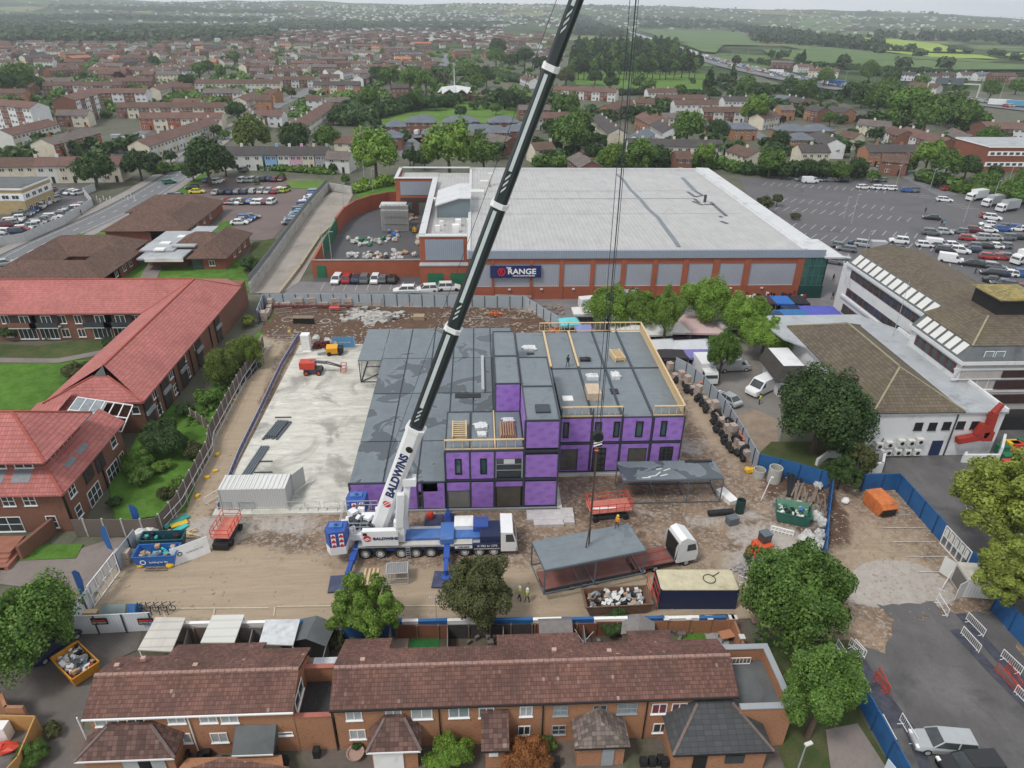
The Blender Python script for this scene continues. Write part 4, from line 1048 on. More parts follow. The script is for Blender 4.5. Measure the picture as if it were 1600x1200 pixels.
# dark frame: columns and floor beams
for x,y,z in[(x,yf-.05,Z1)for x in(-14.55,-7.1,-6.6,-4.0)]+[(x,yf-.05,Z2)for x in(-3.92,-1.2,1.5)]+[(x,yf-.05,Z3)for x in(4.75,8.48)]+[(x,ye-.05,Z2)for x in(9.45,13.2,16.75,20.4,24.15)]:
 MB().box(x-.09,x+.09,y-.09,y+.09,.4,z).obj('column',STEELD,XB)
for x0,x1,y,z in((-14.6,-3.9,yf,Z1-.12),(-3.9,8.5,yf,Z1+.12),(-3.9,4.7,yf,Z2-.04),(4.7,8.5,yf,8.1),(4.7,8.5,yf,Z3),(9.4,24.2,ye,4.7),(9.4,24.2,ye,Z2-.06),(-14.6,8.5,yf,.5),(9.4,24.2,ye,.5)):
 MB().box(x0,x1,y-.08,y+.06,z-.12,z+.12).obj('floor_beam',STEELD,XB)
m=MB();m.box(-14.5,8.5,61.2,61.32,.38,.55);m.box(9.4,24.2,67.7,67.8,.38,.55);m.obj('base_rail',GALV,XB)
# open steel bay at the back left
m=MB()
for x in(-18.0,):m.box(x-.06,x+.06,91.9,92.02,.38,Z1-.2);m.box(x-.06,x+.06,102.9,103.0,.38,Z1-.2)
m.box(-18.05,-14.6,91.9,92.0,.4,.55);m.box(-18.05,-17.93,92,103,.4,.55);m.bar((-18,92,.5),(-14.8,95.5,.5),.1);m.bar((-18,97,.5),(-14.8,97,.5),.1);m.bar((-18,92,.5),(-18,95,Z1-.3),.06)
m.obj('open_frame',STEELD,XB);MB().box(-18.1,-14.62,91.8,103.1,Z1-.2,Z1-.02).obj('roof_panel',MODRD,XB)
# timber parapets
def rail(a,b,z,h,n=1.0,solid=False,slope=0.):
 a=Vector((*a,z));b=Vector((*b,z));L=(b-a).length;k=max(2,int(L/n));m=MB()
 m.bar(a+Vector((0,0,.07)),b+Vector((0,0,.07)),.1,.12);m.bar(a+Vector((0,0,h)),b+Vector((0,0,h)),.24,.09)
 for i in range(k+1):p=a+(b-a)*i/k;m.bar(p+Vector((0,0,.1)),p+Vector((0,0,h)),.07,.07)
 if solid:m.bar(a+Vector((0,0,h/2)),b+Vector((0,0,h/2)),.03,h*.9)
 m.obj('timber_parapet',TIMBER,XB)
rail((-3.9,61.62),(4.7,61.62),Z2+.08,1.25,.9);rail((9.5,68.1),(16.7,68.1),Z2+.08,1.3,.8);rail((20.4,68.1),(24.0,68.1),Z2+.08,1.3,.8)
rail((24.0,68.1),(24.0,92.5),Z2+.08,1.35,.6,True);rail((8.9,92.5),(24.0,92.5),Z2+.08,1.35,.75);rail((8.75,69),(8.75,76.5),Z2+.08,.5,.8,True)
for x in(9.5,13.2,):MB().box(x-.14,x+.14,80.8,92.3,Z2+.12,Z2+.3).obj('timber_joist',TIMBER,XB)
MB().box(1.47,1.63,61.8,69.6,Z2+.1,Z2+.22).obj('timber_joist',TIMBER,XB)
for x in(9.5,13.2,16.8,20.4):MB().box(x-.06,x+.06,92.6,92.7,Z2-.1,Z2+1.3).obj('parapet_post',STEELD,XB)
for x in(9.5,13.2,16.7):MB().box(x-.06,x+.06,67.85,67.95,Z2-.1,Z2+1.3).obj('parapet_post',STEELD,XB)
MB().box(6.0,7.6,63,64.6,Z3,Z3+.22).obj('roof_hatch',STEELD,XB)
# things lying on the roofs
def pack(p,sx,sy,h,mat,label,name='wrapped_pallet',cat='pallet',rz=0.,grp='wrapped pallets on the new roofs',crump=True):
 m=MB();n=10
 m.cbox((0,0,h*.45),(sx,sy,h*.9))
 g=random.Random(int(p[0]*9));
 if crump:
  for _ in range(14):m.blob((g.uniform(-sx/2,sx/2),g.uniform(-sy/2,sy/2),h*g.uniform(.5,.95)),(sx*.2,sy*.18,h*.2),6,3,.35,g)
 o=m.obj(name,mat);o.location=p;o.rotation_euler=(0,0,rz);tag(o,label,cat,grp);return o
PLAS=plain('clear_wrap',(.62,.63,.64),.35,.25,3,spec=.6)
pack(P(925,592,Z2),1.5,1.0,.6,PLAS,'crumpled white plastic pack behind the plywood crate on the east roof')
pack(P(961,590,Z2),1.1,1.3,.6,PLAS,'white wrapped pack on the east roof right of the plywood crate')
pack(P(914,563,Z2),1.4,.9,.35,BLACK,'black pack half out of white plastic on the east roof')
pack(P(827,545,Z2),1.7,1.2,.35,PLAS,'scattered white plastic bundle at the rear of the roof beside the tower')
pack(P(829,553,Z2),1.0,.5,.12,BLACK,'small black mat in front of the rear plastic bundle',crump=False)
pack(P(960,612,Z2),1.0,1.3,.1,BLACK,'flat black roof mat behind the front parapet of the east roof',crump=False)
pack(P(887,623,Z2),1.3,1.2,.1,WHITE,'flat white insulation sheet on the east roof near the timber rail',crump=False)
pack(P(751,668,Z2),1.4,1.1,.4,PLAS,'wrapped white pack between the timber stack and the pipe bundle',rz=.2)
pack(P(753,680,Z2),1.0,.8,.35,PLAS,'smaller crumpled wrap just in front of another pack, centre roof')
pack(P(794,660,Z2),1.2,.8,.5,PLAS,'torn plastic heap behind the bundle of brown pipes')
o=MB().cbox((0,0,.5),(1.7,2.6,1.0)).obj('plywood_crate',plain('plywood',(.52,.41,.31),.8,.15,1.5));o.location=P(926,618,Z2);tag(o,'pinkish plywood crate standing on the east roof','crate')
def ladderstack(p,rz,label,L=3.6,W=1.5,n=8,tilt=0.,name='timber_frame_stack'):
 m=MB()
 for s_ in(-1,1):m.cbox((s_*W/2,0,.35),(.14,L,.7))
 for i in range(n):m.cbox((0,-L/2+L*(i+.5)/n,.62),(W,.12,.1))
 for i in range(n):m.cbox((0,-L/2+L*(i+.5)/n,.3),(W,.12,.1))
 o=m.obj(name,TIMBER);o.location=p;o.rotation_euler=(0,0,rz);tag(o,label,'timber stack');return o
ladderstack(P(718,677,Z2),.02,'ladder-like stack of timber frames behind the front parapet of the centre block',3.4)
ladderstack(P(964,559,Z2),.12,'timber frame stack lying at an angle in the middle of the east roof',2.9,1.3)
m=MB()
for i in range(7):m.tube((-.9+i*.27,-1.5,.3),(-.9+i*.27,1.5,.3),.1,seg=8)
for i in range(6):m.tube((-.8+i*.27,-1.4,.5),(-.8+i*.27,1.4,.5),.1,seg=8)
o=m.obj('pipe_bundle',plain('brown_pipe',(.33,.20,.13),.6,.2,2));o.location=P(794,676,Z2);tag(o,'bundle of brown pipes in torn plastic on the centre roof','pipe bundle')
person(P(887+0,573,Z2),2.4,'person in dark clothes standing alone on the east roof',top=(.03,.028,.035),legs=(.03,.04,.07),z=Z2)
# ------------------------------------------------------------------ retail store
RG=B_('retail_store','large red brick retail store with wide pale metal roof','store')
YF=126.5;X0,X1,YB=-1.9,67.4,203.5
def zf(py):return PY(950,py,YF).z
zt,zfa,zb0,zp0,zp1=zf(391),zf(403),zf(404),zf(412),zf(447)
m=MB();m.box(X0,X1,YF+.4,YB,0,zfa-.4);m.obj('inner_wall',CLADB,RG)
m=MB();m.box(X0,X1+.4,YF-.3,YF+.5,zfa,zt);m.obj('front_fascia',CLADB,RG)
rf=MB();z0=zt-.35
rf.poly([(X0+.4,YF+.5,z0),(X1-3.6,YF+.5,z0),(X1-3.6,YB-.6,z0+.1),(X0+.4,YB-.6,z0+.1)]);rr_=rf.obj('roof',ROOFW,RG)
m=MB()
m.box(X0-.25,X0+.4,YF+.5,YB,zfa-.3,zt+.02);m.box(X0-.25,X1+.4,YB-.6,YB,zfa-.3,zt+.35)
m.obj('parapet',PARAP,RG)
m=MB();m.poly([(X1-3.6,YF+.5,z0+.02),(X1-3.3,YF+.5,zt+.05),(X1-3.3,YB-.6,zt+.55),(X1-3.6,YB-.6,z0+.12)][::-1])
m.poly([(X1-3.3,YF-.3,zt+.05),(X1+.4,YF-.3,zt+.02),(X1+.4,YB,zt+.4),(X1-3.3,YB,zt+.55)]);m.poly([(X1+.4,YF-.3,zt+.02),(X1+.4,YF-.3,zfa),(X1+.4,YB,zfa),(X1+.4,YB,zt+.4)]);m.obj('verge_coping',PARAP,RG)
# dark repair streak, patches and seams on the roof
m=MB();strip(m,[P(*q,z0)for q in((963,272),(975,283),(985,297),(1001,312),(1012,326),(1028,340),(1041,358),(1052,373),(1061,386))],.9,z0+.1);strip(m,[P(*q,z0)for q in((1066,278),(1086,299))],1.2,z0+.1)
m.obj('roof_repair_strip',plain('repair_grey',(.17,.20,.22),.6,.12,.4),rr_)
m=MB();q0=P(1080,302,z0);q1=P(1112,321,z0)
for a,b in(((1074,300),(1086,308)),((1086,308),(1098,306)),((1098,306),(1086,299)),((1082,315),(1098,321)),((1110,445/4+205),(1135,338)),((1126,346),(1137,350)),((1124,338),(1128,340)),((1100,320),(1116,320)),((1085,311),(1092,317))):strip(m,[P(*a,z0),P(*b,z0)],.8,z0+.12)
m.obj('roof_patch',plain('repair_dark',(.10,.115,.125),.6,.2,1),rr_)
m=MB()
for y in(299.5,311.5,335):a,b=P(800-65,y,z0),P(1085 if y<320 else 1160,y-1,z0);strip(m,[a,b],.28 if y==311.5 else .14,z0+.11)
m.obj('roof_seam',plain('seam_grey',(.27,.27,.28),.6,.2),rr_)
m=MB();c=P(1101,316,z0);m.tube((c.x,c.y,z0),(c.x,c.y,z0+1.8),.35,seg=10);m.obj('flue',STEELD,RG)
# brick front with panels
m=MB();m.box(X0,64.0,YF,YF+.4,zp0,zb0);m.box(X0,64.0,YF,YF+.4,0,zp1)
pxs=[(768,772),(828,832.5),(874,880),(922,929),(970,977),(1018,1026),(1065,1074),(1112,1122),(1160,1170),(1245,1257)]
PX_=[(PY(a,430,YF).x,PY(b,430,YF).x)for a,b in pxs];PX_[-1]=(62.6,64.0);PX_.insert(0,(X0,X0+.8))
for a,b in PX_:m.box(a,b,YF-.12,YF+.4,0,zb0-.02)
m.obj('brick_facade',RBRICK,RG)
for(a,b),(c,d)in zip(PX_,PX_[1:]):MB().box(b,c,YF+.1,YF+.38,zp1,zp0).obj('cladding_panel',CLADR,RG)
MB().box(X0,62.6,YF+.03,YF+.12,zp1-.12,zp1+.05).obj('panel_sill',PARAP,RG)
m=MB()
for i in range(9):x=6+i*6.3;m.cbox((x,YF-.2,zp1-.5),(.5,.2,.25))
m.obj('wall_light_row',PALEW,RG)
sg=MB().box(PY(766,430,YF).x,PY(845,430,YF).x,YF-.45,YF-.13,zf(432),zf(414)).obj('store_sign',SIGNB,RG)
zc=(zf(432)+zf(414))/2;xs_,xe_=PY(766,430,YF).x,PY(845,430,YF).x;L_=xe_-xs_
SW=plain('sign_white',(.85,.85,.85),.4,.02);SR=plain('sign_red',(.55,.03,.05),.4,.03)
m=MB();m.lathe((xs_+L_*.22,YF-.5,zc),[(.55,0),(.78,0),(.78,.06),(.55,.06),(.55,0)],24,Matrix.Rotation(R_(90),4,'X'));m.obj('logo_ring',SR,sg)
text('R',wallmt((xs_+L_*.22,YF-.5,zc),(0,-1,0)),1.15,SR,sg,'logo_letter',.03,.03)
text('RANGE',wallmt((xs_+L_*.62,YF-.5,zc+.05),(0,-1,0)),1.5,SW,sg,'sign_lettering',.03,.035,sx=1.12)
text('THE',wallmt((xs_+L_*.36,YF-.5,zc+.78),(0,-1,0)),.5,SW,sg,'sign_lettering',.03,.02)
text('Home, Leisure & Garden',wallmt((xs_+L_*.66,YF-.5,zc-.75),(0,-1,0)),.42,SW,sg,'sign_lettering',.02,.01)
# glass corner entrance
TEAL=plain('teal_glass',(.02,.085,.075),.1,.5,.5,spec=.8)
m=MB();m.prism([(64.0,YF),(68.5,YF-.2),(70.5,YF+9),(64,YF+9)],0,zfa-.02);gw=m.obj('glass_corner',TEAL,RG)
m=MB()
for t in range(5):
 for(a,b)in(((64.0,YF-.02),(68.5,YF-.22)),((68.5,YF-.22),(70.5,YF+9))):
  p=Vector(a)+(Vector(b)-Vector(a))*t/4;m.bar((p.x,p.y,0),(p.x,p.y,zfa),.14)
for z in(2.6,4.6,6.6):m.bar((64,YF-.05,z),(68.5,YF-.25,z),.12);m.bar((68.5,YF-.25,z),(70.5,YF+9,z),.12)
m.obj('mullions',plain('mullion_green',(.05,.16,.14),.4,.1),gw)
m=MB();m.box(X1+.2,X1+4,YF-1,YF+11,zfa,zfa+.3);m.obj('canopy_roof',PARAP,RG)
m=MB();m.prism([(63.9,YF-.3),(68.7,YF-.5),(69,YF+1),(64,YF+1)],0,2.6);m.obj('entrance_door',plain('dark_green_door',(.01,.05,.045),.4,.1),RG)
# rear dock wing: L of parapets, brick towers, low roof
DB=MB();DB.box(-11.9,X0-.3,136,137,0,9.9);DB.box(-11.9,-11,137,190,0,9.9);DB.box(-22.3,-11.0,190,190.6,0,10);DB.box(-22.3,-21.7,190.6,205,0,10);DB.box(-21.7,-11,190.6,205,0,8.3);DB.obj('dock_brick_wall',RBRICK,RG)
m=MB();m.box(-10.8,-3,135.9,136,5.0,9.3);m.obj('dock_panel',CLADB,RG)
m=MB();m.box(-21,-12.3,189.9,190,5.6,9.2);m.obj('dock_panel',CLADB,RG)
MB().box(-21.2,-12.1,189.8,189.98,.1,4.9).obj('dock_shade_panel',plain('dock_shade',(.07,.04,.035),.9,.3),RG)  # panel over the brick, coloured as the shade inside the open dock
for x in(-19.5,-14.8):MB().box(x-1.4,x+1.4,189.7,189.82,.1,3.6).obj('dock_door',plain('dock_shutter',(.10,.14,.13),.6,.1),RG)
m=MB();m.box(-12.1,-10.7,136.8,191,9.9,10.15);m.box(-12.1,X0-.3,135.8,137.2,9.9,10.15);m.box(-22.5,-10.7,189.8,191.2,10.0,10.2);m.box(-22.5,-21.6,191.2,205,10,10.2);m.box(-22.5,X0-.3,204,205.2,10,10.2);m.obj('dock_parapet',PARAP,RG)
m=MB();m.box(-11,X0-.3,137,204,8.2,8.7);m.box(-21.6,-11,191.2,204,8.4,8.8);m.obj('dock_roof',ROOFW,RG)
m=MB();m.ext([(0,8.7),(7.5,8.7),(7.5,14.2-1.2),(5,13),(0,11.4)],Matrix.Translation((-9.3,155,0)),14);m.obj('roof_plant_housing',CLADT,RG)
m=MB();m.ext([(-.3,11.3),(5,13),(7.8,13),(7.8,13.25),(5,13.25),(-.3,11.6)],Matrix.Translation((-9.3,154.6,0)),14.8);m.obj('plant_housing_roof',PARAP,RG)
for i,(x,y,s_)in enumerate(((712,362,1.4),(716,352,1.2),(733,350,1.0),(690,352,.9),(678,318,1.2),(684,360,1.))):
 q=P(x,y,8.8);MB().cbox((q.x,q.y,8.7+s_*.6),(s_,s_,s_*1.2)).obj('roof_vent_unit',WHITE,RG)
# roof plant on main roof
for i,(x,y,sx,h)in enumerate(((757,292,2.2,1.6),(766,290,1.4,3.2),(746,304,3.4,1.0))):
 q=P(x,y,z0);MB().cbox((q.x,q.y,z0+h/2),(sx,sx*.8,h)).obj('roof_plant_unit',PALEW,RG)
# low front annex
m=MB();m.box(-11.9,2.8,134.0,135.8,0,4.4);m.box(-2,2.8,YF+.6,134,0,4.4);m.obj('annex_wall',RBRICK,RG)
MB().box(-12,-2.1,133.85,135.75,4.4,4.6).obj('annex_roof',FLATR,RG)
for x in(PY(680,430,134).x,PY(716,430,134).x):MB().box(x-1.6,x+1.6,133.9,134,.1,2.9).obj('green_door',GREEN,RG)
# service yard walls
YW=B_('yard_wall','red brick wall around the store service yard','wall')
m=MB();m.box(-34.6,-11.9,139.8,140.3,0,3.7)
pts=[P(*q)for q in((488,440),(500,418),(514,395))]
def wallpath(m,pts,th,z0,z1,close=False):
 for a,b in zip(pts,pts[1:]):
  a=Vector((a[0],a[1],0));b=Vector((b[0],b[1],0));d=(b-a).normalized();n=Vector((-d.y,d.x,0))*th/2;a=a-d*th*.3;b=b+d*th*.3
  m.prism([(a+n)[:2],(b+n)[:2],(b-n)[:2],(a-n)[:2]],z0,z1)
wallpath(m,[(-34.8,140),(-35.2,152)],.5,0,3.8);wallpath(m,[(-35.6,172),(-35.3,182),(-33.5,190),(-30,196),(-25.5,200),(-22.3,201)],.5,0,4.2)
m.obj('brickwork',RBRICK,YW)
m=MB();wallpath(m,[(-35.2,152.3),(-35.6,171.7)],.3,.3,3.9);m.obj('green_gate',GREEN,YW)
m=MB();m.box(-34.7,-12,139.7,140.4,3.7,3.82);m.obj('coping',CONCD,YW);MB().box(-34.0,-32.2,139.65,139.8,.1,2.6).obj('green_door',GREEN,YW)
o=B_('yard_hut','small flat-roofed brick hut in the corner of the service yard','hut');q=P(613,345)
MB().box(q.x-3,q.x+3.5,q.y,q.y+5,0,3.6).obj('hut_wall',RBRICK,o);MB().box(q.x-3.2,q.x+3.7,q.y-.2,q.y+5.2,3.6,3.85).obj('hut_roof',PARAP,o);MB().box(q.x-.8,q.x+.9,q.y-.1,q.y,0,2.6).obj('hut_door',GREEN,o)
# concrete retaining wall and fence on the ramp
RW=B_('ramp_wall','long pale concrete retaining wall beside the ramp','wall')
pts=[P(*q)for q in((393,458),(425,415),(455,372),(485,330),(513,297))]
m=MB();wallpath(m,pts,.6,0,2.3);wallpath(m,[pts[-1],P(550,303)],.4,0,2.3);m.obj('wall_panel',CONC,RW)
m=MB()
for a,b in zip(pts,pts[1:]):m.bar(Vector(a)+Vector((-.2,0,2.9)),Vector(b)+Vector((-.2,0,2.9)),.06,1.2)
m.obj('mesh_fence',plain('mesh_grey',(.19,.205,.22),.6,.15),RW)
m=MB();wallpath(m,[P(436,462),P(470,418),P(500,372),P(540,335)],.5,0,.7);o=m.obj('ramp_kerb_wall',plain('buff_kerb',(.36,.31,.22),.9,.2),None);tag(o,'low buff kerb wall along the right side of the ramp','wall')
# baled cages, bags and boxes in the yard
CAGE=plain('cage_grey',(.34,.35,.34),.6,.25,2)
GR='wire cages stacked in the service yard'
cg=None;k=0
for i in range(6):
 for j in range(2):
  for l in range(3):
   q=P(602+i*6.6,361-j*8,0)
   if cg is None:
    m=MB();s=.62
    for a in(-s,0,s):
     for b in(-s,s):m.bar((a,b,.1),(a,b,1.7),.07);m.bar((b,a,.1),(b,a,1.7),.07)
    for z in(.15,.6,1.1,1.65):m.bar((-s,-s,z),(s,-s,z),.06);m.bar((-s,s,z),(s,s,z),.06);m.bar((-s,-s,z),(-s,s,z),.06);m.bar((s,-s,z),(s,s,z),.06)
    m.cbox((0,0,.8),(1.0,1.0,1.3));m.v=[(x*1.15,y*1.15,z)for x,y,z in m.v];cg=m.obj('wire_cage',CAGE);cg.location=(q.x,q.y,.05)
    tag(cg,'grey wire cage in the tall cage stack by the yard hut','cage',GR)
   else:c=dup(cg,(q.x,q.y,.05+l*1.9))
g=random.Random(3)
bagm={}
def bag(p,s,mat,label,grp,name='sack',cat='sack'):
 if mat.name not in bagm:
  m=MB();m.blob((0,0,.42),(.62,.58,.5),8,5,.16,g);m.blob((.2,.1,.8),(.3,.3,.22),6,4,.2,g);bagm[mat.name]=m.mesh('sack',mat)
 o=mo(name,bagm[mat.name],None,p,g.uniform(0,6));o.scale=(s*g.uniform(.8,1.3),s,s*g.uniform(.8,1.1));tag(o,label,cat,grp);return o
WBAG=plain('white_sack',(.5,.5,.48),.7,.3,2);CARD=plain('cardboard',(.42,.28,.16),.9,.2,1.5)
for n,(cx,cy,sx,sy,mats,lb)in enumerate([(572,380,28,6,(WBAG,WBAG,CAGE,GREEN),'in the row in front of the wire cages'),(612,366,12,14,(WBAG,CARD,BLUEB),'in the heap right of the wire cages'),
  (560,401,18,4,(CAGE,WBAG),'by the front yard wall, left heap'),(590,403,14,5,(WBAG,CARD,BLACK),'by the front yard wall, middle heap'),(630,400,18,8,(CARD,WBAG,WBAG),'in the big heap near the dock wall'),(641,341,12,5,(CARD,CAGE,WBAG),'under the dock opening'),(655,378,3,9,(CARD,WBAG),'against the dock side wall')]):
 for i in range(30 if sx>20 else 18):
  q=P(cx+g.uniform(-sx,sx),cy+g.uniform(-sy,sy));mt=g.choice(mats)
  nmc={'white_sack':'white','cardboard':'brown','bright_blue':'blue','cage_grey':'grey','green_paint':'green','black_plastic':'black'}[mt.name]
  bag((q.x,q.y,.05),g.uniform(.6,1.1),mt,f'{nmc} waste sack {lb}',f'{nmc} sacks {lb}')
def forklift(p,rz,label):
 o=empty('forklift',p,rz,label,'forklift');MB().cbox((0,0,.75),(1.9,1.1,.8)).obj('body',YELLOW,o)
 m=MB()
 for x in(-.7,.55):
  for y in(-.5,.5):m.bar((x,y,1.1),(x,y,2.1),.07)
 m.cbox((-.07,0,2.15),(1.4,1.1,.08));m.obj('overhead_guard',BLACK,o)
 m=MB();m.bar((1.0,-.35,.1),(1.0,-.35,2.4),.1);m.bar((1.0,.35,.1),(1.0,.35,2.4),.1);m.cbox((1.6,-.3,.12),(1.2,.12,.05));m.cbox((1.6,.3,.12),(1.2,.12,.05));m.obj('mast',STEELD,o)
 for x in(-.65,.65):
  for y in(-.5,.5):MB().tube((x,y-.12,.3),(x,y+.12,.3),.3).obj('wheel',RUBBER,o)
forklift(P(648,363),-1.5,'yellow forklift truck parked beside the dock wall')
# ------------------------------------------------------------------ sheltered housing (red tile roofs)
SH=B_('sheltered_housing','long L-shaped brick flats with bright red tiled roofs','flats')
m=MB();m.box(-110,-44,109.2,124.5,0,5.0,bottom=False);m.box(-55.5,-44.2,79.3,109.2,0,5.0,bottom=False);m.box(-55.5,-50.5,71,79.3,0,5,bottom=False)
m.obj('wall',BRBRICK,SH)
r=MB();e,h=5.0,3.1
zr=e+h
# left arm (ridge along x at y=117), right arm (ridge along y at x=-50)
r.poly([(-110,108.6,e+.1),(-56.2,108.6,e+.1),(-50,116.9,zr),(-110,116.9,zr)]);r.poly([(-47.5,125.2,e+.1),(-110,125.2,e+.1),(-110,116.9,zr),(-50,116.9,zr)])
r.poly([(-43.6,78.6,e+.1),(-43.6,121,e+.1),(-50,116.9,zr),(-50,83.4,zr)]);r.poly([(-56.2,108.6,e+.1),(-56.2,78.6,e+.1),(-50,83.4,zr),(-50,116.9,zr)])
r.poly([(-43.6,121,e+.1),(-47.5,125.2,e+.1),(-50,116.9,zr)])
r.poly([(-56.2,78.6,e+.1),(-43.6,78.6,e+.1),(-49.2,82.2,zr-1.0),(-51,82.2,zr-1.0)])
for a,b in(((-43.6,78.6),(-43.6,121)),((-56.2,78.6),(-43.6,78.6)),((-110,108.6),(-56.2,108.6))):r.poly([(a[0],a[1],e-.12),(b[0],b[1],e-.12),(b[0],b[1],e+.1),(a[0],a[1],e+.1)])
r.poly([(-56,70.5,4.0),(-50.2,70.5,4.6),(-50.2,78.8,5.5),(-56,78.8,4.9)])
r.poly([(-57.5,70.5,3.9),(-52.4,70.5,5.3),(-52.4,79.5,6.3),(-57.5,79.5,4.6)])
rf=r.obj('roof',TILE_RED,SH)
MB().poly([(-50.9,82.1,zr-.95),(-49.3,82.1,zr-.95),(-50,83.2,zr)]).obj('gablet',BLACK,rf)
m=MB();m.bar((-110,116.9,zr+.04),(-50,116.9,zr+.04),.28,.14);m.bar((-50,83.4,zr+.04),(-50,116.9,zr+.04),.28,.14);m.bar((-43.6,78.6,e+.15),(-49.2,82.2,zr-.95),.22,.12);m.bar((-56.2,78.6,e+.15),(-51,82.2,zr-.95),.22,.12);m.bar((-43.6,121,e+.15),(-50,116.9,zr),.22,.12);m.bar((-56.2,108.6,e+.15),(-50,116.9,zr+.02),.2,.1)
m.obj('ridge_tiles',plain('ridge_red',(.36,.09,.065),.85,.2,2),rf)
RT2=SH
for x,w_ in((8,1.3),(97,1.3),(122,1.2),(212,1.3)):
 window(SH,PY(x,499,109.2),w_,1.5,(0,-1));window(SH,PY(x+6,520,109.2),w_,1.5,(0,-1))
DKB=plain('recess_shade',(.05,.038,.035),.9,.3)  # dark slabs on the flat wall; balcony shade is put into the colour
for x in(36,70,154,186):
 a=PY(x,497,109.2);MB().box(a.x-2.2,a.x+2.2,108.95,109.18,3.0,4.9).obj('balcony_shade_panel',DKB,SH);MB().box(a.x-2.3,a.x+2.3,108.2,108.3,2.7,3.6).obj('balcony_rail',BRBRICK if x==36 else STEELD,SH);MB().box(a.x-2.3,a.x+2.3,108.2,109.2,2.55,2.7).obj('balcony_floor',PALEW,SH)
 window(SH,(a.x+.3,108.95,3.9),1.6,1.4,(0,-1));window(SH,(a.x,109.15,1.35),3.0,2.1,(0,-1),pan=4)
for py_,z in((620,3.9),(590,3.9),(566,3.9),(545,3.9),(508,3.9),(495,3.9),(490,3.9)):
 q=PXX(240+(620-py_)*.86,py_-8,-44.2);window(SH,(-44.2,q.y,3.9),1.2,1.3,(1,0));window(SH,(-44.2,q.y+.3,1.3),1.2,1.5,(1,0),bars=1)
for y in(80.5,86,92.3,99,108):MB().box(-44.15,-43.95,y-1.1,y+1.1,.3,4.9).obj('balcony_shade_panel',DKB,SH);MB().box(-43.95,-43.7,y-1.2,y+1.2,2.6,3.1).obj('balcony_rail',GREYM,SH)
for y in(83.2,89.5,95.7,104.5,113):MB().box(-44.15,-44.02,y-.08,y+.08,0,5).obj('downpipe',BLACK,SH)
window(SH,PY(212,641,79.3),1.0,1.1,(0,-1),pan=1)
# glazed link roof (lean-to frame) between the two blocks
GLK=B_('glazed_canopy','white framed glass canopy between the two red-roofed blocks','canopy')
m=MB();mB=MB();q=[P(98,634,6.5),P(118,627,6.0),P(170,652,5.2),P(150,680,4.0),P(132,690,4.0)]
a0,a1,b0,b1=Vector((-51.5,78.5,6)),Vector((-44.4,77.6,5.2)),Vector((-51.5,73.6,5.2)),Vector((-43.8,72.6,4.4))
for i in range(7):t=i/6;m.bar(a0+(a1-a0)*t,b0+(b1-b0)*t,.1)
for t in(0,.5,1):m.bar(a0+(b0-a0)*t,a1+(b1-a1)*t,.12)
m.obj('canopy_frame',UPVC,GLK);mB.poly([b0,b0+(b1-b0)*.55,a0+(a1-a0)*.55,a0]).obj('canopy_glass',GLASSB,GLK)
m=MB();m.box(-48,-47.7,70.2,73,3.6,6.3);m.obj('white_screen',UPVC,GLK)
# near block with double roof
NBk=B_('brick_flats','nearer two-tier red-roofed brick flats at the left edge','flats')
m=MB();m.box(-70,-44.2,59.6,73.0,0,5.4,bottom=False);m.box(-69,-46.2,61.4,69.2,5.4,8.6,bottom=False);m.obj('wall',BRBRICK,NBk)
r=MB();r.poly([(-71,58.9,5.4),(-43.5,58.9,5.4),(-46.1,61.5,7.3),(-71,61.5,7.3)]);r.poly([(-43.5,58.9,5.4),(-43.5,73.4,5.4),(-46.1,73.4,7.3),(-46.1,61.5,7.3)])
r.poly([(-71,58.9,5.2),(-43.5,58.9,5.2),(-43.5,58.9,5.4),(-71,58.9,5.4)]);r.poly([(-43.5,58.9,5.2),(-43.5,73.4,5.2),(-43.5,73.4,5.4),(-43.5,58.9,5.4)]);r.poly([(-43.5,73.4,5.1),(-46.1,73.4,5.1),(-46.1,73.4,7.3),(-43.5,73.4,5.4)])
r.obj('lower_roof',TILE_RED,NBk)
r=MB();hip(r,-75,-45.4,60.5,69.6,8.5,3.2,.5);ur=r.obj('upper_roof',TILE_RED,NBk)
m=MB();m.bar((-44.9,60,8.75),(-50,65.05,11.95),.22,.12);m.bar((-44.9,70.1,8.75),(-50,65.05,11.95),.22,.12);m.bar((-50,65.05,11.95),(-70,65.05,11.95),.22,.12);m.bar((-43.5,58.9,5.45),(-46.1,61.5,7.35),.22,.12);m.obj('ridge_tiles',MATS['ridge_red'],ur)
for x,y in((40,733),(-2,733)):q=PY(x,y,61.4);window(NBk,(q.x,61.35,7.75),1.9,1.2,(0,-1));MB().poly([(q.x-1.0,60.0,6.25),(q.x+.9,60.0,6.25),(q.x+.9,61.36,7.2),(q.x-.9,61.36,7.2)]).obj('lead_apron',plain('lead',(.16,.18,.20),.5,.2,2),NBk)
for x,y in((89,717),(107,693)):q=PXX(x,y,-46.1);window(NBk,(-46.15,q.y,7.75),1.7,1.2,(1,0));MB().poly([(-44.5,q.y-1,6.15),(-44.5,q.y+.9,6.15),(-46.13,q.y+.9,7.28),(-46.13,q.y-.9,7.28)]).obj('lead_apron',MATS['lead'],NBk)
for x,y,w_,h_,pn in((13,783,1.3,1.3,2),(46,782,1.3,1.3,2),(14,819,2.9,2.0,2),(82,815,1.1,1.6,1)):window(NBk,PY(x,y,59.6),w_,h_,(0,-1),pan=pn,bars=1)
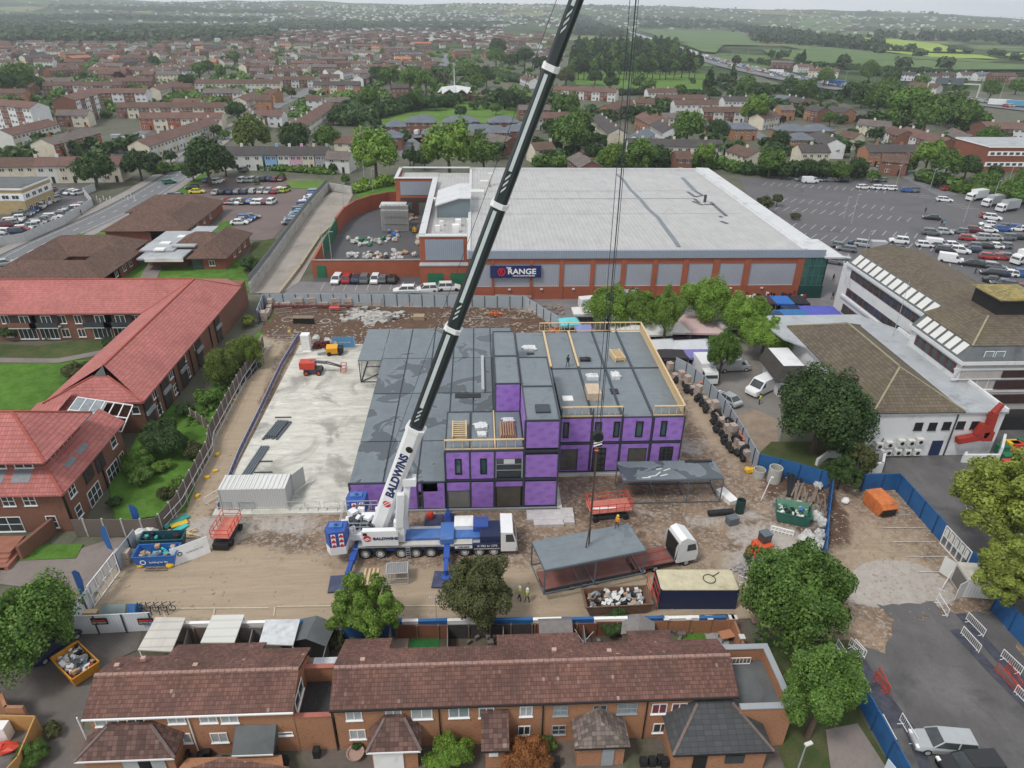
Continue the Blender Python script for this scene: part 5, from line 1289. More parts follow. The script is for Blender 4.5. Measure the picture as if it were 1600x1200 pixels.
for x,y,w_,h_,pn in((112,766,1.3,1.4,2),(177,690,1.2,1.4,1),(123,798,1.1,1.5,1),(148,772,2.6,2.1,3),(177,737,2.6,2.1,3),(191,718,1.2,1.9,2)):q=PXX(x,y,-44.2);window(NBk,q,w_,h_,(1,0),pan=pn,bars=1)
for y in(59.8,67.3):MB().box(-44.18,-44.04,y-.08,y+.08,0,5.2).obj('downpipe',BLACK,NBk)
for q in(PXX(155,722,-44.2),PXX(137,738,-44.2)):MB().box(-44.16,-44.05,q.y-.9,q.y+.9,q.z-1.,q.z+1.).obj('balcony_shade_panel',DKB,NBk)
m=MB();q=P(12,865);m.prism([(q.x-4,q.y-2.5),(q.x+1.6,q.y-2.5),(q.x+1.6,q.y+1.5),(q.x-4,q.y+1.5)],0,.5)
for i in range(4):m.box(q.x-4,q.x+1.2,q.y-2.5+i*.5,q.y+1.5,.1+i*.25,.1+(i+1)*.25-.01)
o=m.obj('entrance_steps',plain('terracotta_step',(.30,.13,.09),.85,.2));tag(o,'terracotta steps at the corner of the nearer red-roofed flats','steps')
m=MB();q=P(22,855);m.cbox((q.x+2.5,q.y+.2,.9),(.4,4.5,1.8),rz=-.25);o=m.obj('brick_pier_wall',BRBRICK);tag(o,'short sloping brick wall beside the terracotta steps','wall')
# ------------------------------------------------------------------ health centre (brown roofs)
HC=B_('health_centre','single-storey brick centre with brown hipped roofs and grey canopy','building')
W=MB();r=MB()
for x0,x1,y0,y1,h,ax in((-96,-74.3,131,140.5,2.6,'x'),(-83,-74.3,131,149.5,2.6,'y'),(-97,-76,146.5,157.5,3.0,'x'),(-90,-71,165.5,178,3.2,'x'),(-79.5,-70.4,165.5,187.5,2.8,'y'),(-92,-70.6,183,195,3.2,'x'),(-97,-88,131,157,2.6,'y')):
 W.box(x0+.5,x1-.5,y0+.5,y1-.5,0,2.7,bottom=False);hip(r,x0,x1,y0,y1,2.6,h,.25,along=ax)
W.obj('wall',DBRICK,HC);r.obj('roof',TILE_BRN,HC)
W=MB();r=MB()
for x0,x1,y0,y1,h,ax in((-62.3,-54.2,144.6,163.5,2.8,'y'),(-69,-56,150,160.5,2.8,'x')):
 W.box(x0+.5,x1-.5,y0+.5,y1-.5,0,2.7,bottom=False);hip(r,x0,x1,y0,y1,2.6,h,.25,along=ax)
HC2=B_('clinic_wing','smaller brown-roofed brick clinic wing on the lawn right of the canopy','building')
W.obj('wall',DBRICK,HC2);r.obj('roof',TILE_BRN,HC2)
for x,y in((204,412),(194,418),(181,425)):q=PXX(x,y,-74.8);window(HC,(-74.8,q.y,1.55),1.3,1.3,(1,0))
for x,y in((328,335),(318,341),(308,350),(300,357)):q=PXX(x,y,-70.9);window(HC,(-70.9,q.y,1.55),1.3,1.3,(1,0))
for x in(330,):window(HC2,(PY(x,405,145.1).x,145.1,1.5),1.2,1.2,(0,-1))
for x in(281,291):window(HC2,(PY(x,397,150.5).x,150.5,1.6),1.9,1.2,(0,-1),pan=3)
MB().box(PY(308,410,145).x-1.1,PY(308,410,145).x+1.1,144.98,145.1,.1,2.3).obj('glass_door',GLASS,HC2)
for x,y in((382,382),(374,390),(366,397),):q=PXX(x,y,-54.7);window(HC2,(-54.7,q.y,1.5),1.3,1.2,(1,0))
m=MB();m.box(-73.8,-66.5,148,163,3.1,3.45);m.box(-67.5,-62.5,150,166,3.5,3.8);m.box(-72.5,-63.2,143.5,150,2.7,3.05);m.obj('canopy_roof',FLATR,HC)
m=MB();m.box(-70.8,-62.8,143.3,143.5,2.4,3.2);cs=m.obj('canopy_fascia',WHITE,HC)
for q in((-70,153),(-68,158),(-69.5,148.5)):MB().cbox((q[0],q[1],3.55),(2.2,1.6,.35)).obj('rooflight',WHITE,HC)
MB().box(-72,-64,147.5,160,0,2.7).obj('lobby_wall',DBRICK,HC)
# ------------------------------------------------------------------ hall with mossy hip roof and white walls
HL=B_('white_hall','white-walled hall with mossy hipped roof and red duct','hall')
m=MB();m.prism([(49,70.8),(66.2,70.8),(66.2,96),(62.5,102),(49.5,101.5)],0,6.3,top=False);m.obj('wall',WHITEW,HL)
m=MB();m.prism([(48.8,70.6),(66.4,70.6),(66.4,96.1),(62.6,102.2),(47.5,102.0),(45.5,99.5),(46.5,93),(48.8,90)],6.3,6.55);m.obj('flat_roof',FLATR,HL)
m=MB();m.box(66.05,66.4,70.7,96,6.55,6.95);m.obj('roof_kerb',WHITEW,HL)
r=MB();hip(r,49.2,60.3,71.0,97.0,6.5,3.2,.4,along='y');hr=r.obj('hip_roof',TILE_MOSS,HL)
m=MB();m.bar((54.75,77,9.95),(54.75,91,9.95),.25,.16)
for a,b in(((48.8,70.6,6.75),(54.75,76.8,9.9)),((60.7,70.6,6.75),(54.75,76.8,9.9)),((60.7,97.4,6.75),(54.75,91,9.9)),((48.8,97.4,6.75),(54.75,91,9.9))):m.bar(a,b,.22,.14)
m.obj('ridge_tiles',plain('mossy_ridge',(.27,.25,.17),.9,.2),hr)
for x,y in((1435,666),(1457,666),(1479,665),(1501,664),(1523,664)):window(HL,PY(x,y,70.8),1.05,1.1,(0,-1),frame=BLACK,glass=BLACK,pan=1)
q=PY(1460,704,70.8);MB().box(q.x-.7,q.x+.7,70.7,70.8,.1,2.3).obj('door',NAVY,HL)
m=MB();a,b,c=PY(1553,645,70.2),PY(1541,680,70.2),PY(1495,688,70.2)
for p,q_ in((a,b),(b,c)):m.bar(p,q_,.8,.8)
m.cbox(b,(1.3,.9,1.3));m.cbox(PY(1536,672,70.2),(1.5,.9,1.6),ry=.3);m.tube(a,a+Vector((.6,0,1.3)),.45,.35,10);m.obj('red_duct',plain('duct_red',(.33,.035,.025),.55,.15,1),HL)
AC=[]
for x,y in((1388,707),(1403,707),(1418,707),(1433,707),(1409,692),(1424,692),(1438,690),(1370,710),(1374,697),(1390,695)):
 q=PY(x,y,70.4);m=MB();m.box(q.x-.42,q.x+.42,70.25,70.75,q.z-.42,q.z+.42);o=m.obj('air_conditioner',PALEW,HL)
 MB().lathe((q.x,70.22,q.z),[(0,0),(.24,0),(.26,.03)],14,Matrix.Rotation(R_(90),4,'X')).obj('fan_grille',BLACK,o)
m=MB()
for x,y0,y1 in((1372,656,672),(1363,685,692),(1381,685,692)):a=PY(x,y0,70.7);m.bar(a,(a.x-.2,70.7,PY(x,y1,70.7).z),.08)
m.box(PY(1485,680,70.8).x-.06,PY(1485,680,70.8).x+.06,70.65,70.8,0,6.3);m.obj('downpipe',STEELD,HL)
# entrance canopy on the left side of the hall
m=MB();q=P(1225,560,3.2);m.box(44.3,47.5,86.5,93,0,5.0);m.obj('side_block',WHITEW,HL)
m=MB();m.poly([(43.2,85.5,3.2),(47.6,84.6,3.2),(47.6,86.5,5.2),(44.2,86.5,5.2)]);m.poly([(43.2,93,3.2),(43.2,85.5,3.2),(44.2,86.5,5.2),(44.2,93,5.2)]);m.obj('canopy_tiles',plain('dark_tile_canopy',(.06,.055,.05),.9,.2),HL)
m=MB();m.poly([(43.4,93,2.9),(43.4,85,2.9),(47.6,82,2.9),(47.6,83.5,3.2),(44.2,86,3.2),(44.2,93,3.2)]);m.obj('side_canopy',FLATD,HL)
m=MB();m.box(47.2,47.4,84,86,2.6,4.8);m.obj('hanging_sign',BLACK,HL)
# ramps and low white walls by the hall
o=B_('white_ramp','white walled ramp beside the red duct','ramp')
m=MB();a,b,c,d=P(1503,722),P(1557,722),P(1560,690),P(1547,688);wallpath(m,[a,b],.3,0,1.2);wallpath(m,[b,P(1562,700)],.3,0,2.2);wallpath(m,[a,P(1508,714)],.3,0,.8);m.obj('ramp_wall',WHITEW,o)
o=B_('white_planter_wall','low white walled enclosure between the big tree and the hall corner','wall')
m=MB();wallpath(m,[P(1275,728),P(1292,716),P(1345,716),P(1320,690)],.3,0,1.1);wallpath(m,[P(1350,740),P(1375,738),P(1378,722),P(1345,690)],.3,0,1.5);m.obj('wall_panel',WHITEW,o)
# ------------------------------------------------------------------ long office wing with sloped windows
OF=B_('office_block','white three-storey offices with mossy roof and slanted white windows','offices')
def wing(xf,y0,y1,xb,e,nwin,endface=True):
 """west face at x=xf (lower storeys), mansard slope with rooflights up to eave e; roof falls away east"""
 zb_,zm=0,e-2.3
 m=MB();m.box(xf,xb,y0,y1,0,zm,bottom=False);m.obj('wall',WHITEW,OF)
 m=MB();m.box(xf-.5,xb,y0-.5,y1+.3,zm,zm+.5);m.box(xf-.3,xb,y0-.3,y1,3.9,4.3);m.obj('storey_band',WHITEW,OF)
 m=MB();m.poly([(xf-.4,y1,zm+.5),(xf-.4,y0-.4,zm+.5),(xf+1.2,y0+.9,e),(xf+1.2,y1,e)]);m.poly([(xf-.4,y0-.4,zm+.5),(xb,y0-.4,zm+.5),(xb,y0+.9,e),(xf+1.2,y0+.9,e)]);m.obj('mansard',FLATD,OF)
 n=nwin;d=(y1-y0-1.6)/n
 for i in range(n):
  ya=y0+1.2+d*i;t0,t1=.12,.92
  def q(y,t):return(xf-.4+1.6*t-.06,y,zm+.5+(e-zm-.5)*t+.06)
  w_=MB().poly([q(ya+d*.72,t0),q(ya,t0),q(ya,t1),q(ya+d*.72,t1)]).obj('sloped_window',PALEW,OF)
 for z0_,z1_ in((zm-2.0,zm-.5),(4.6,6.0),(1.2,2.9)):
  if z1_>zm-.4 or(z0_<4.7 and zm<7 and z0_>4):continue
  m=MB();m.box(xf-.06,xf-.01,y0+1,y1-1.5,z0_,z1_);o=m.obj('window_band',GLASS,OF)
  f=MB();k=int((y1-y0)/1.9)
  for i in range(k):y=y0+1.3+(y1-y0-3)*i/(k-1);f.box(xf-.09,xf-.05,y-.3,y+.3,z0_+.05,z1_-.05)
  f.obj('blind',plain('maroon_blind',(.10,.045,.045),.8,.2),o)
wing(68.0,91,117.5,80,12.2,12);wing(64.6,78.6,90.5,82,11.6,6)
def roofx(x0,x1,y0,y1,e,h,nm='roof'):
 r=MB();r.poly([(x0,y0,e),(x1,y0,e),(x1-1,y0+5,e+h),(x0+5,y0+5,e+h)]);r.poly([(x0,y1,e),(x0,y0,e),(x0+5,y0+5,e+h),(x0+5,y1,e+h)]);r.poly([(x0+5,y0+5,e+h),(x1-1,y0+5,e+h),(x1-1,y1,e+h),(x0+5,y1,e+h)])
 r.poly([(x1,y0,e),(x1,y1,e),(x1-1,y1,e+h),(x1-1,y0+5,e+h)]);r.poly([(x1,y1,e),(x0,y1,e),(x0+5,y1,e+h),(x1-1,y1,e+h)]);return r.obj(nm,TILE_MOSS,OF)
r=MB();r.poly([(69.2,118.2,12.2),(69.2,90.5,12.2),(74.5,90.5,13.6),(74.5,118.2,13.6)]);r.poly([(74.5,90.5,13.6),(81,90.5,12.4),(81,118.2,12.4),(74.5,118.2,13.6)]);r.poly([(81,118.2,12.2),(69.2,118.2,12.2),(74.5,118.2,13.6)]);r.poly([(81,90,11),(81,118.2,11),(81,118.2,12.4),(81,90,12.4)][::-1]);r.obj('roof',TILE_MOSS,OF)
r=MB();r.poly([(65.6,79.3,11.6),(95,79.3,11.6),(95,85,13.4),(71,85,13.4)]);r.poly([(65.6,91,11.6),(65.6,79.3,11.6),(71,85,13.4),(71,91,13.4)]);r.poly([(71,85,13.4),(95,85,13.4),(95,91,13.4),(71,91,13.4)]);r.obj('roof',TILE_MOSS,OF)
MB().bar((65.6,79.3,11.65),(71,85,13.5),.25,.15).obj('ridge_tiles',MATS['mossy_ridge'],OF)
m=MB();q0,q1=PXX(1502,489,70.5),0;m.box(72.5,78.5,85.5,91,13.2,15.6);m.obj('roof_plant_room',BLACK,OF)
r=MB();hip(r,72.2,78.8,85.2,91.3,15.6,.9,.1);r.obj('plant_room_roof',tiled('yellow_moss_tile',(.25,.21,.09),.5,.5,.2,.6,.2,moss=(.38,.27,.04),msc=.5),OF)
m=MB();m.box(63.6,92,78.35,78.6,8.4,8.7);m.box(63.6,92,78.35,78.6,5.0,5.3);m.box(63.6,92,78.3,78.6,7.0,7.1);m.obj('storey_band',PARAP,OF)
m=MB();m.box(64.75,94,78.45,90.4,0,9.25,bottom=False);m.obj('end_wall',plain('pebble_dash',(.38,.355,.34),.9,.15,1),OF)
for x,y,w_,h_ in((1545,555,1.3,1.2),(1562,555,1.3,1.2)):window(OF,PY(x,y,78.6),w_,h_,(0,-1),glass=GLASSB,pan=1)
window(OF,PY(1542,600,78.5),3.2,1.6,(0,-1),glass=GLASSB,pan=2)
for z0_,z1_,xa in((7.3,8.3,70.5),(5.5,6.8,70),(3.2,4.6,70)):MB().box(xa,92,78.28,78.45,z0_,z1_).obj('window_band',plain('maroon_glass',(.05,.028,.028),.2,.4),OF)
MB().box(69,92,76.5,78.4,.0,2.2).obj('undercroft_shade',BLACK,OF)  # solid black box; the shade under the offices is its colour
m=MB();m.box(68.0,72,117.52,119.4,0,9.6);m.obj('end_tower',WHITEW,OF)
m=MB();a=P(1395,525,6.6);m.tube(a,a+Vector((0,0,9)),.06,.03);o=m.obj('roof_mast',GALV);tag(o,'thin tall mast rising from the flat roof beside the offices','mast')
for x,y,mt,lb in((1578,702,YELLOW,'yellow waste bin beside the green bins by the white ramp'),(1586,704,RED,'red waste bin between the yellow and green bins'),(1597,700,GREEN,'large green bin, rightmost by the white ramp'),(1563,708,GREEN,'low green bin lid behind the white ramp'),(1571,722,GREEN,'green bin in front of the ramp end'),(1573,733,RED,'low red bin at the foot of the white ramp')):
 o=MB().box(-.7,.7,-.5,.5,.1,1.1).box(-.75,.75,-.55,.55,1.1,1.25).obj('waste_bin',mt);o.location=P(x,y);tag(o,lb,'bin')
# small yellow-brick office, top left car park and striped office top right
o=B_('yellow_office','yellow-brick office with white window bands by the left car park','offices');a=P(45,335)
m=MB();m.box(a.x-30,a.x,a.y,a.y+14,0,6.5);m.obj('wall',plain('yellow_brick',(.40,.31,.16),.9,.2),o)
m=MB();m.box(a.x-30.2,a.x+.2,a.y-.2,a.y+14.2,6.5,7.0);m.box(a.x-30,a.x+.06,a.y-.06,a.y+14,3.6,5.6);m.obj('white_band',WHITE,o);MB().box(a.x-30,a.x,a.y,a.y+14,7.0,7.15).obj('flat_roof',FLATD,o)
for i in range(7):window(o,(a.x-2-i*2.6,a.y-.06,4.6),1.9,1.1,(0,-1))
for i in range(4):window(o,(a.x+.06,a.y+2+i*3,4.6),1.9,1.1,(1,0));window(o,(a.x,a.y+2+i*3,1.6),1.7,1.2,(1,0))
o=B_('striped_office','red and white striped office building at the far right behind trees','offices');a=P(1535,268)
m=MB();m.box(a.x,a.x+45,a.y,a.y+20,0,8.5);m.obj('wall',DBRICK,o)
m=MB();m.box(a.x-.1,a.x+30,a.y-.1,a.y,5.6,7.2);m.box(a.x-.1,a.x+30,a.y-.1,a.y,1.8,3.4);m.box(a.x-.3,a.x+45,a.y-.3,a.y+20.3,8.5,9.0);m.obj('white_band',WHITE,o);MB().box(a.x,a.x+45,a.y,a.y+20,9.0,9.15).obj('flat_roof',FLATR,o)
for i in range(12):window(o,(a.x+1.5+i*2.4,a.y-.1,6.4),1.7,1.1,(0,-1),pan=1);window(o,(a.x+1.5+i*2.4,a.y-.1,2.6),1.7,1.1,(0,-1),pan=1)
# ------------------------------------------------------------------ mobile crane
CR=empty('mobile_crane',(0,0,0),0,'blue and white eight-axle mobile crane with long dark telescopic boom','crane')
y0,y1=54.0,57.0
m=MB();m.box(-12.7,1.9,y0+.35,y1-.35,.8,1.6);m.box(-13.2,-12.7,y0+.3,y1-.3,.7,1.5);m.obj('chassis',CBLUE,CR)
m=MB();m.box(-12.7,-4.2,y0,y1,1.55,1.75);m.box(-4.2,1.9,y0,y1,1.5,1.62);m.obj('deck_edge',GALV,CR)
m=MB();m.box(-8.6,-2.9,y0+.75,y1-.75,1.75,2.05);m.box(-4.3,-2.9,y0+.15,y1-.15,1.75,2.35);m.box(-3,1.6,y0+.8,y1-.6,1.75,2.0);m.obj('deck',CBLUEL,CR)
m=MB();m.box(-2.9,-1.0,y0+.02,y0+.8,1.62,1.78);m.box(-8.6,-4.4,y0+.05,y0+.7,1.75,1.8);m.obj('walkway',plain('walkway_grey',(.48,.46,.42),.7,.15),CR)
m=MB();m.box(-2.85,1.9,y0-.02,y0+.25,.95,1.75);m.box(-.2,1.9,y0+.25,y1-.2,1.6,2.5);m.obj('side_locker',NAVY,CR);MB().box(-2.8,-1.0,y0-.05,y0-.02,1.25,1.62).obj('locker_panel',WHITE,CR)
text('01782 611270',wallmt((.55,y0-.04,1.5),(0,-1,0)),.36,SW,CR,'lettering');text('www.baldwinscranehire.co.uk',wallmt((.5,y0-.04,1.15),(0,-1,0)),.22,SW,CR,'lettering');text('LIEBHERR',wallmt((-1.9,y0-.07,1.44),(0,-1,0)),.3,BLACK,CR,'lettering')
m=MB();m.box(-.9,.7,y0+1.6,y1+.2,1.9,2.7);m.obj('engine_cover',CBLUE,CR);MB().box(-2.9,-.9,y0+2.0,y1+.7,2.0,2.5).obj('hook_box',WHITE,CR);MB().tube((-2.2,y1+.3,1.4),(.0,y1+.3,1.4),.3).obj('air_tank',CBLUE,CR)
cb=MB();cb.ext([(1.95,.75),(3.45,.75),(3.6,1.4),(3.5,2.2),(3.2,3.2),(1.95,3.25)],Matrix.Translation((0,y0-.05,0)),3.1);cb.obj('cab',CWHITE,CR)
m=MB();m.poly([(2.45,y0-.06,2.0),(3.4,y0-.06,2.0),(3.15,y0-.06,3.0),(2.45,y0-.06,3.0)]);m.poly([(3.53,y0+.1,2.1),(3.53,y1-.2,2.1),(3.24,y1-.3,3.1),(3.24,y0+.2,3.1)]);m.obj('cab_windows',GLASS,CR)
MB().box(3.45,3.7,y0,y1,.7,1.2).obj('bumper',GALV,CR)
wm=MB();wm.k=0;wm.lathe((0,0,0),[(.3,-.2),(.62,-.2),(.68,-.14),(.68,.14),(.62,.2),(.3,.2)],20,Matrix.Rotation(R_(90),4,'X'));WME=wm.mesh('crane_tyre',RUBBER)
rm=MB();rm.lathe((0,0,0),[(0,.1),(.12,.12),(.14,.19),(.3,.15),(.42,.22),(.44,.16),(.44,-.1)],16,Matrix.Rotation(R_(90),4,'X'));RME=rm.mesh('crane_rim',PALEW)
for x in(-12.05,-10.5,-8.35,-6.85,-5.3,-1.8,-.3,1.2):
 for y,rz in((y0+.25,0),(y1-.25,math.pi)):w_=mo('wheel',WME,CR,(x,y,.68),rz);mo('rim',RME,w_)
for x in(-12.9,-7.6):
 m=MB();m.bar((x-.2,y0-.15,.3),(x-.2,y0-.15,1.7),.05);m.bar((x+.2,y0-.15,.3),(x+.2,y0-.15,1.7),.05)
 for k in range(5):m.bar((x-.2,y0-.15,.4+k*.3),(x+.2,y0-.15,.4+k*.3),.05)
 m.obj('ladder',GALV,CR)
MB().tube((-10.3,55.5,1.6),(-10.3,55.5,2.1),1.25,seg=20).obj('slew_ring',GALV,CR)
m=MB();m.box(-12.1,-8.7,53.9,54.5,2.1,3.8);m.box(-12.6,-8.8,56.9,57.4,2.1,3.5);m.box(-12.4,-9.2,54.5,56.9,2.1,2.5);m.box(-14.4,-12.0,54.7,57.8,2.0,2.7);m.obj('superstructure',CWHITE,CR)
m=MB();m.prism([(-12.15,53.8),(-8.5,53.8),(-8.5,53.9),(-12.15,53.9)],2.0,3.9);m.obj('side_panel',CWHITE,CR)
text('BALDWINS',wallmt((-9.75,53.77,2.95),(0,-1,0)),.46,SIGNB,CR,'lettering',.01,.02,sx=1.1)
m=MB();m.lathe((-11.6,53.76,3.0),[(0,0),(.4,0)],20,Matrix.Rotation(R_(90),4,'X'));lg=m.obj('round_logo',SR,CR);m=MB();m.bar((-11.95,53.74,2.85),(-11.45,53.74,3.1),.02,.07);m.bar((-11.75,53.74,2.75),(-11.25,53.74,3.0),.02,.06);m.obj('logo_stripe',SW,lg)
MB().box(-12.0,-11.6,53.75,53.8,3.4,3.7).obj('vent',BLACK,CR)
# winches, pipes and guard rails on the superstructure
gg=random.Random(2)
m=MB()
for k in range(9):m.cbox((gg.uniform(-14.4,-9.5),gg.uniform(55,57.6),gg.uniform(2.8,3.7)),(gg.uniform(.3,1.0),gg.uniform(.3,.8),gg.uniform(.3,.7)),gg.uniform(0,3))
m.obj('machinery_cover',CWHITE,CR)
m=MB()
for k in range(5):m.cbox((gg.uniform(-14.2,-11),gg.uniform(55,57.4),gg.uniform(2.8,3.4)),(gg.uniform(.3,.8),gg.uniform(.3,.7),gg.uniform(.3,.6)),gg.uniform(0,3))
m.obj('machinery',STEELD,CR)
for x,y in((-13.2,56.2),(-12.0,56.0)):MB().tube((x,y-.7,3.1),(x,y+.7,3.1),.5,seg=16).obj('winch_drum',STEELD,CR)
m=MB()
for x0_,x1_ in((-14.5,-11),):
 for z in(4.0,4.5):m.bar((x0_,58.0,z),(x1_,58.0,z),.05);m.bar((x0_,54.9,z-.4),(x1_-.5,54.9,z-.4),.05);m.bar((x0_,54.9,z-.4),(x0_,58,z),.05)
 for k in range(6):x=x0_+(x1_-x0_)*k/5;m.bar((x,58.0,3.3),(x,58.0,4.5),.05);m.bar((x,54.9,3.0),(x,54.9,4.1),.05)
m.obj('guard_rail',GALV,CR)
for i,(cx,cy)in enumerate(((-14.6,54.0),(-13.3,58.9))):   # counterweight stacks
 m=MB();pts=[(cx-1.1,cy-.3),(cx-.6,cy-1.0),(cx+.9,cy-.75),(cx+1.05,cy+.9),(cx-.9,cy+.9)]
 m.prism(pts,1.9,4.45,bottom=True);cw=m.obj('counterweight',CBLUE,CR)
 m=MB();m.prism([(x+(x-cx)*.03,y+(y-cy)*.03)for x,y in pts],1.6,2.55,bottom=True);m.obj('ballast_tray',CWHITE,cw)
 m=MB();m.prism([(cx-.7,cy-.2),(cx+.6,cy-.2),(cx+.6,cy+.5),(cx-.7,cy+.5)],4.45,4.6);m.tube((cx,cy,4.45),(cx,cy,5.0),.15);m.obj('lifting_lug',CBLUEL,cw)
 d=Vector((pts[2][0]-pts[1][0],pts[2][1]-pts[1][1],0)).normalized();nn=Vector((d.y,-d.x,0))
 for q in(.28,.78):
  c=Vector((pts[1][0],pts[1][1],0))+d*1.52*q+nn*.02;m=MB();mt=wallmt(c+Vector((0,0,3.3)),nn)
  m.poly([mt@Vector(v)for v in((-.22,-.95,0),(.22,-.95,0),(.22,.95,0),(-.22,.95,0))]);wb=m.obj('warning_board',SW,cw);m=MB()
  for k in range(3):z=-.75+k*.6;m.poly([mt@Vector(v)for v in((-.2,z,.01),(.2,z,.01),(.2,z+.2,.01),(0,z+.45,.01),(-.2,z+.2,.01))])
  m.obj('red_chevron',SR,wb)
# boom
PV=Vector((-10.3,55.9,3.7));TIP=Vector((10.25,50.45,60.6));bd=(TIP-PV).normalized();bs=Vector((bd.y,-bd.x,0)).normalized()
if bs.y>0:bs=-bs
bu=bs.cross(bd)if bs.cross(bd).z>0 or True else None
if bu.x>0:bu=-bu
BLn=(TIP-PV).length
def bsec(t0,t1,hw,hh,mat,name,parent=CR):
 ch=.35;pr=[(-hw,-hh*.5),(-hw*.6,-hh*.95),(hw*.6,-hh*.95),(hw,-hh*.5),(hw,hh*.62),(hw*.62,hh),(-hw*.62,hh),(-hw,hh*.62)]
 a,b=PV+bd*BLn*t0,PV+bd*BLn*t1;m=MB();n=len(pr)
 for c in(a,b):
  for s_,u_ in pr:m.v.append(tuple(c+bs*s_+bu*u_))
 for i in range(n):j=(i+1)%n;m.f.append((i,j,n+j,n+i));m.mi.append(0)
 m.f.append(tuple(range(n)));m.f.append(tuple(range(2*n-1,n-1,-1)));m.mi+=[0,0]
 o=m.obj(name,mat,parent);bm=bmesh.new();bm.from_mesh(o.data);bmesh.ops.recalc_face_normals(bm,faces=bm.faces);bm.to_mesh(o.data);bm.free();return o
BM=[(-.012,.208,.72,.86,CWHITE),(.208,.395,.58,.68,BOOMG),(.395,.585,.51,.60,BOOMG),(.585,.755,.45,.53,BOOMG),(.755,1.0,.40,.46,BOOMG)]
segs=[bsec(a,b,w_,h_,mt,'boom_section')for a,b,w_,h_,mt in BM]
for(a,b,w_,h_,mt)in BM[:4]:bsec(b-.004,b+.003,w_+.07,h_+.08,CWHITE,'boom_collar')
for(a,b,w_,h_,mt),o in list(zip(BM,segs))[1:]:
 t0=a+.045+(.02 if a>.7 else 0);t1=b-.008
 m=MB();A,B_1=PV+bd*BLn*t0+bs*(w_+.015),PV+bd*BLn*t1+bs*(w_+.015);u0,u1=-h_*.05,h_*.45
 m.poly([A+bu*u0,B_1+bu*u0,B_1+bu*u1,A+bu*u1])
 for k in range(3):
  q=A-bd*(.35+k*.5);m.poly([q+bu*u0,q+bd*.22+bu*u0,q+bd*(.22-.45)+bu*u1,q-bd*.45+bu*u1])
 m.obj('boom_stripe',plain('stripe_pale',(.55,.60,.62),.4,.08),o)
 m=MB();A,B_1=PV+bd*BLn*(t0-.03)+bu*(h_+.015),PV+bd*BLn*t1+bu*(h_+.015);m.poly([A+bs*w_*.5,B_1+bs*w_*.5,B_1+bs*w_*.3,A+bs*w_*.3]);m.obj('boom_edge',GREYM,o)
tm_=Matrix((bd,bu if True else bd,bs)).transposed().to_4x4()
if tm_.to_3x3().determinant()<0:tm_=Matrix((bd,-bu,bs)).transposed().to_4x4()
tm_.translation=PV+bd*BLn*.112+bs*.735
text('BALDWINS',tm_,1.15,SIGNB,segs[0],'lettering',.01,.045)
c=PV+bd*BLn*.048+bs*.735;m=MB();m.lathe(c,[(0,0),(.42,0)],20,bs.to_track_quat('Z','Y').to_matrix().to_4x4());lg=m.obj('round_logo',SR,segs[0]);m=MB();m.bar(c+bs*.02-bd*.4+bu*.2,c+bs*.02+bd*.3-bu*.25,.02,.07);m.bar(c+bs*.02-bd*.25+bu*.35,c+bs*.02+bd*.45-bu*.05,.02,.07);m.obj('logo_stripe',SW,lg)
c=PV+bd*BLn*.172+bs*.735-bu*.2;MB().lathe(c,[(0,0),(.36,0)],18,bs.to_track_quat('Z','Y').to_matrix().to_4x4()).obj('boom_hole',BLACK,segs[0])
m=MB();q=PV+bd*BLn*.105-bu*1.0;m.cbox(q-bu*.2,(1.3,1.0,.8));m.bar((-8.2,55.2,2.3),PV+bd*BLn*.10-bu*1.1,.62);m.obj('luffing_ram',CWHITE,CR);m=MB();m.bar((-7.9,55.3,6.0),PV+bd*BLn*.125-bu*1.0,.34);m.obj('ram_rod',GREYM,CR)
m=MB();m.box(-8.9,-7.9,54.3,54.9,2.0,4.6);m.box(-9.1,-7.7,56.2,56.9,2,4.2);m.bar((-8.4,54.5,4.0),(-8.0,54.6,8.0),.7);m.obj('ram_housing',CWHITE,CR)
m=MB();m.box(-9.3,-7.8,57.2,58.4,2.0,4.2);m.obj('operator_cab',GLASS,CR)
m=MB();m.bar(PV+bd*BLn*1.0-bu*.2,TIP+bd*1.2-bu*.3,.9,1.1);m.obj('boom_head',CWHITE,CR)
m=MB();m.tube(PV+bu*1.5+bd*6,PV+bd*BLn*.99+bu*1.2,.022,seg=5);m.obj('winch_rope',STEELD,CR)
HKZ=16.6
m=MB()
for dx,dy in((-.25,0),(.22,.1),(.34,-.05),(.12,-.12)):m.tube((TIP.x+dx,TIP.y+dy,TIP.z),(10.35+dx*.7,50.45+dy,HKZ+.6),.026,seg=5)
m.obj('hoist_rope',STEELD,CR)
hk=MB();hk.cbox((10.37,50.45,HKZ+.15),(.8,.5,1.3));hk.tube((10.37,50.15,HKZ+.5),(10.37,50.75,HKZ+.5),.48,seg=14);hb=hk.obj('hook_block',BLACK,CR)
m=MB()
for k in range(4):m.bar((10.0,50.18,HKZ-.4+k*.28),(10.75,50.18,HKZ-.15+k*.28),.04,.12)
m.obj('warning_stripe',SW,hb)
m=MB();m.tube((10.37,50.45,HKZ-.4),(10.37,50.45,HKZ-.9),.08);m.lathe((10.37,50.45,HKZ-1.0),[(.12,-.1),(.2,0),(.12,.1)],10);m.obj('hook',ORANGE,hb)
sg_=MB();sg_.tube((10.34,50.45,HKZ-1),(10.34,50.55,7.2),.05,seg=6);sg_.tube((10.42,50.45,HKZ-1),(10.44,50.55,7.2),.05,seg=6);sg_.tube((10.38,50.5,HKZ-1.),(10.38,50.6,4.3),.035,seg=6);sg_.tube((10.4,50.55,7.2),(10.1,50.3,4.3),.07,seg=6);sg_.tube((10.4,50.55,7.2),(10.5,50.9,4.3),.07,seg=6)
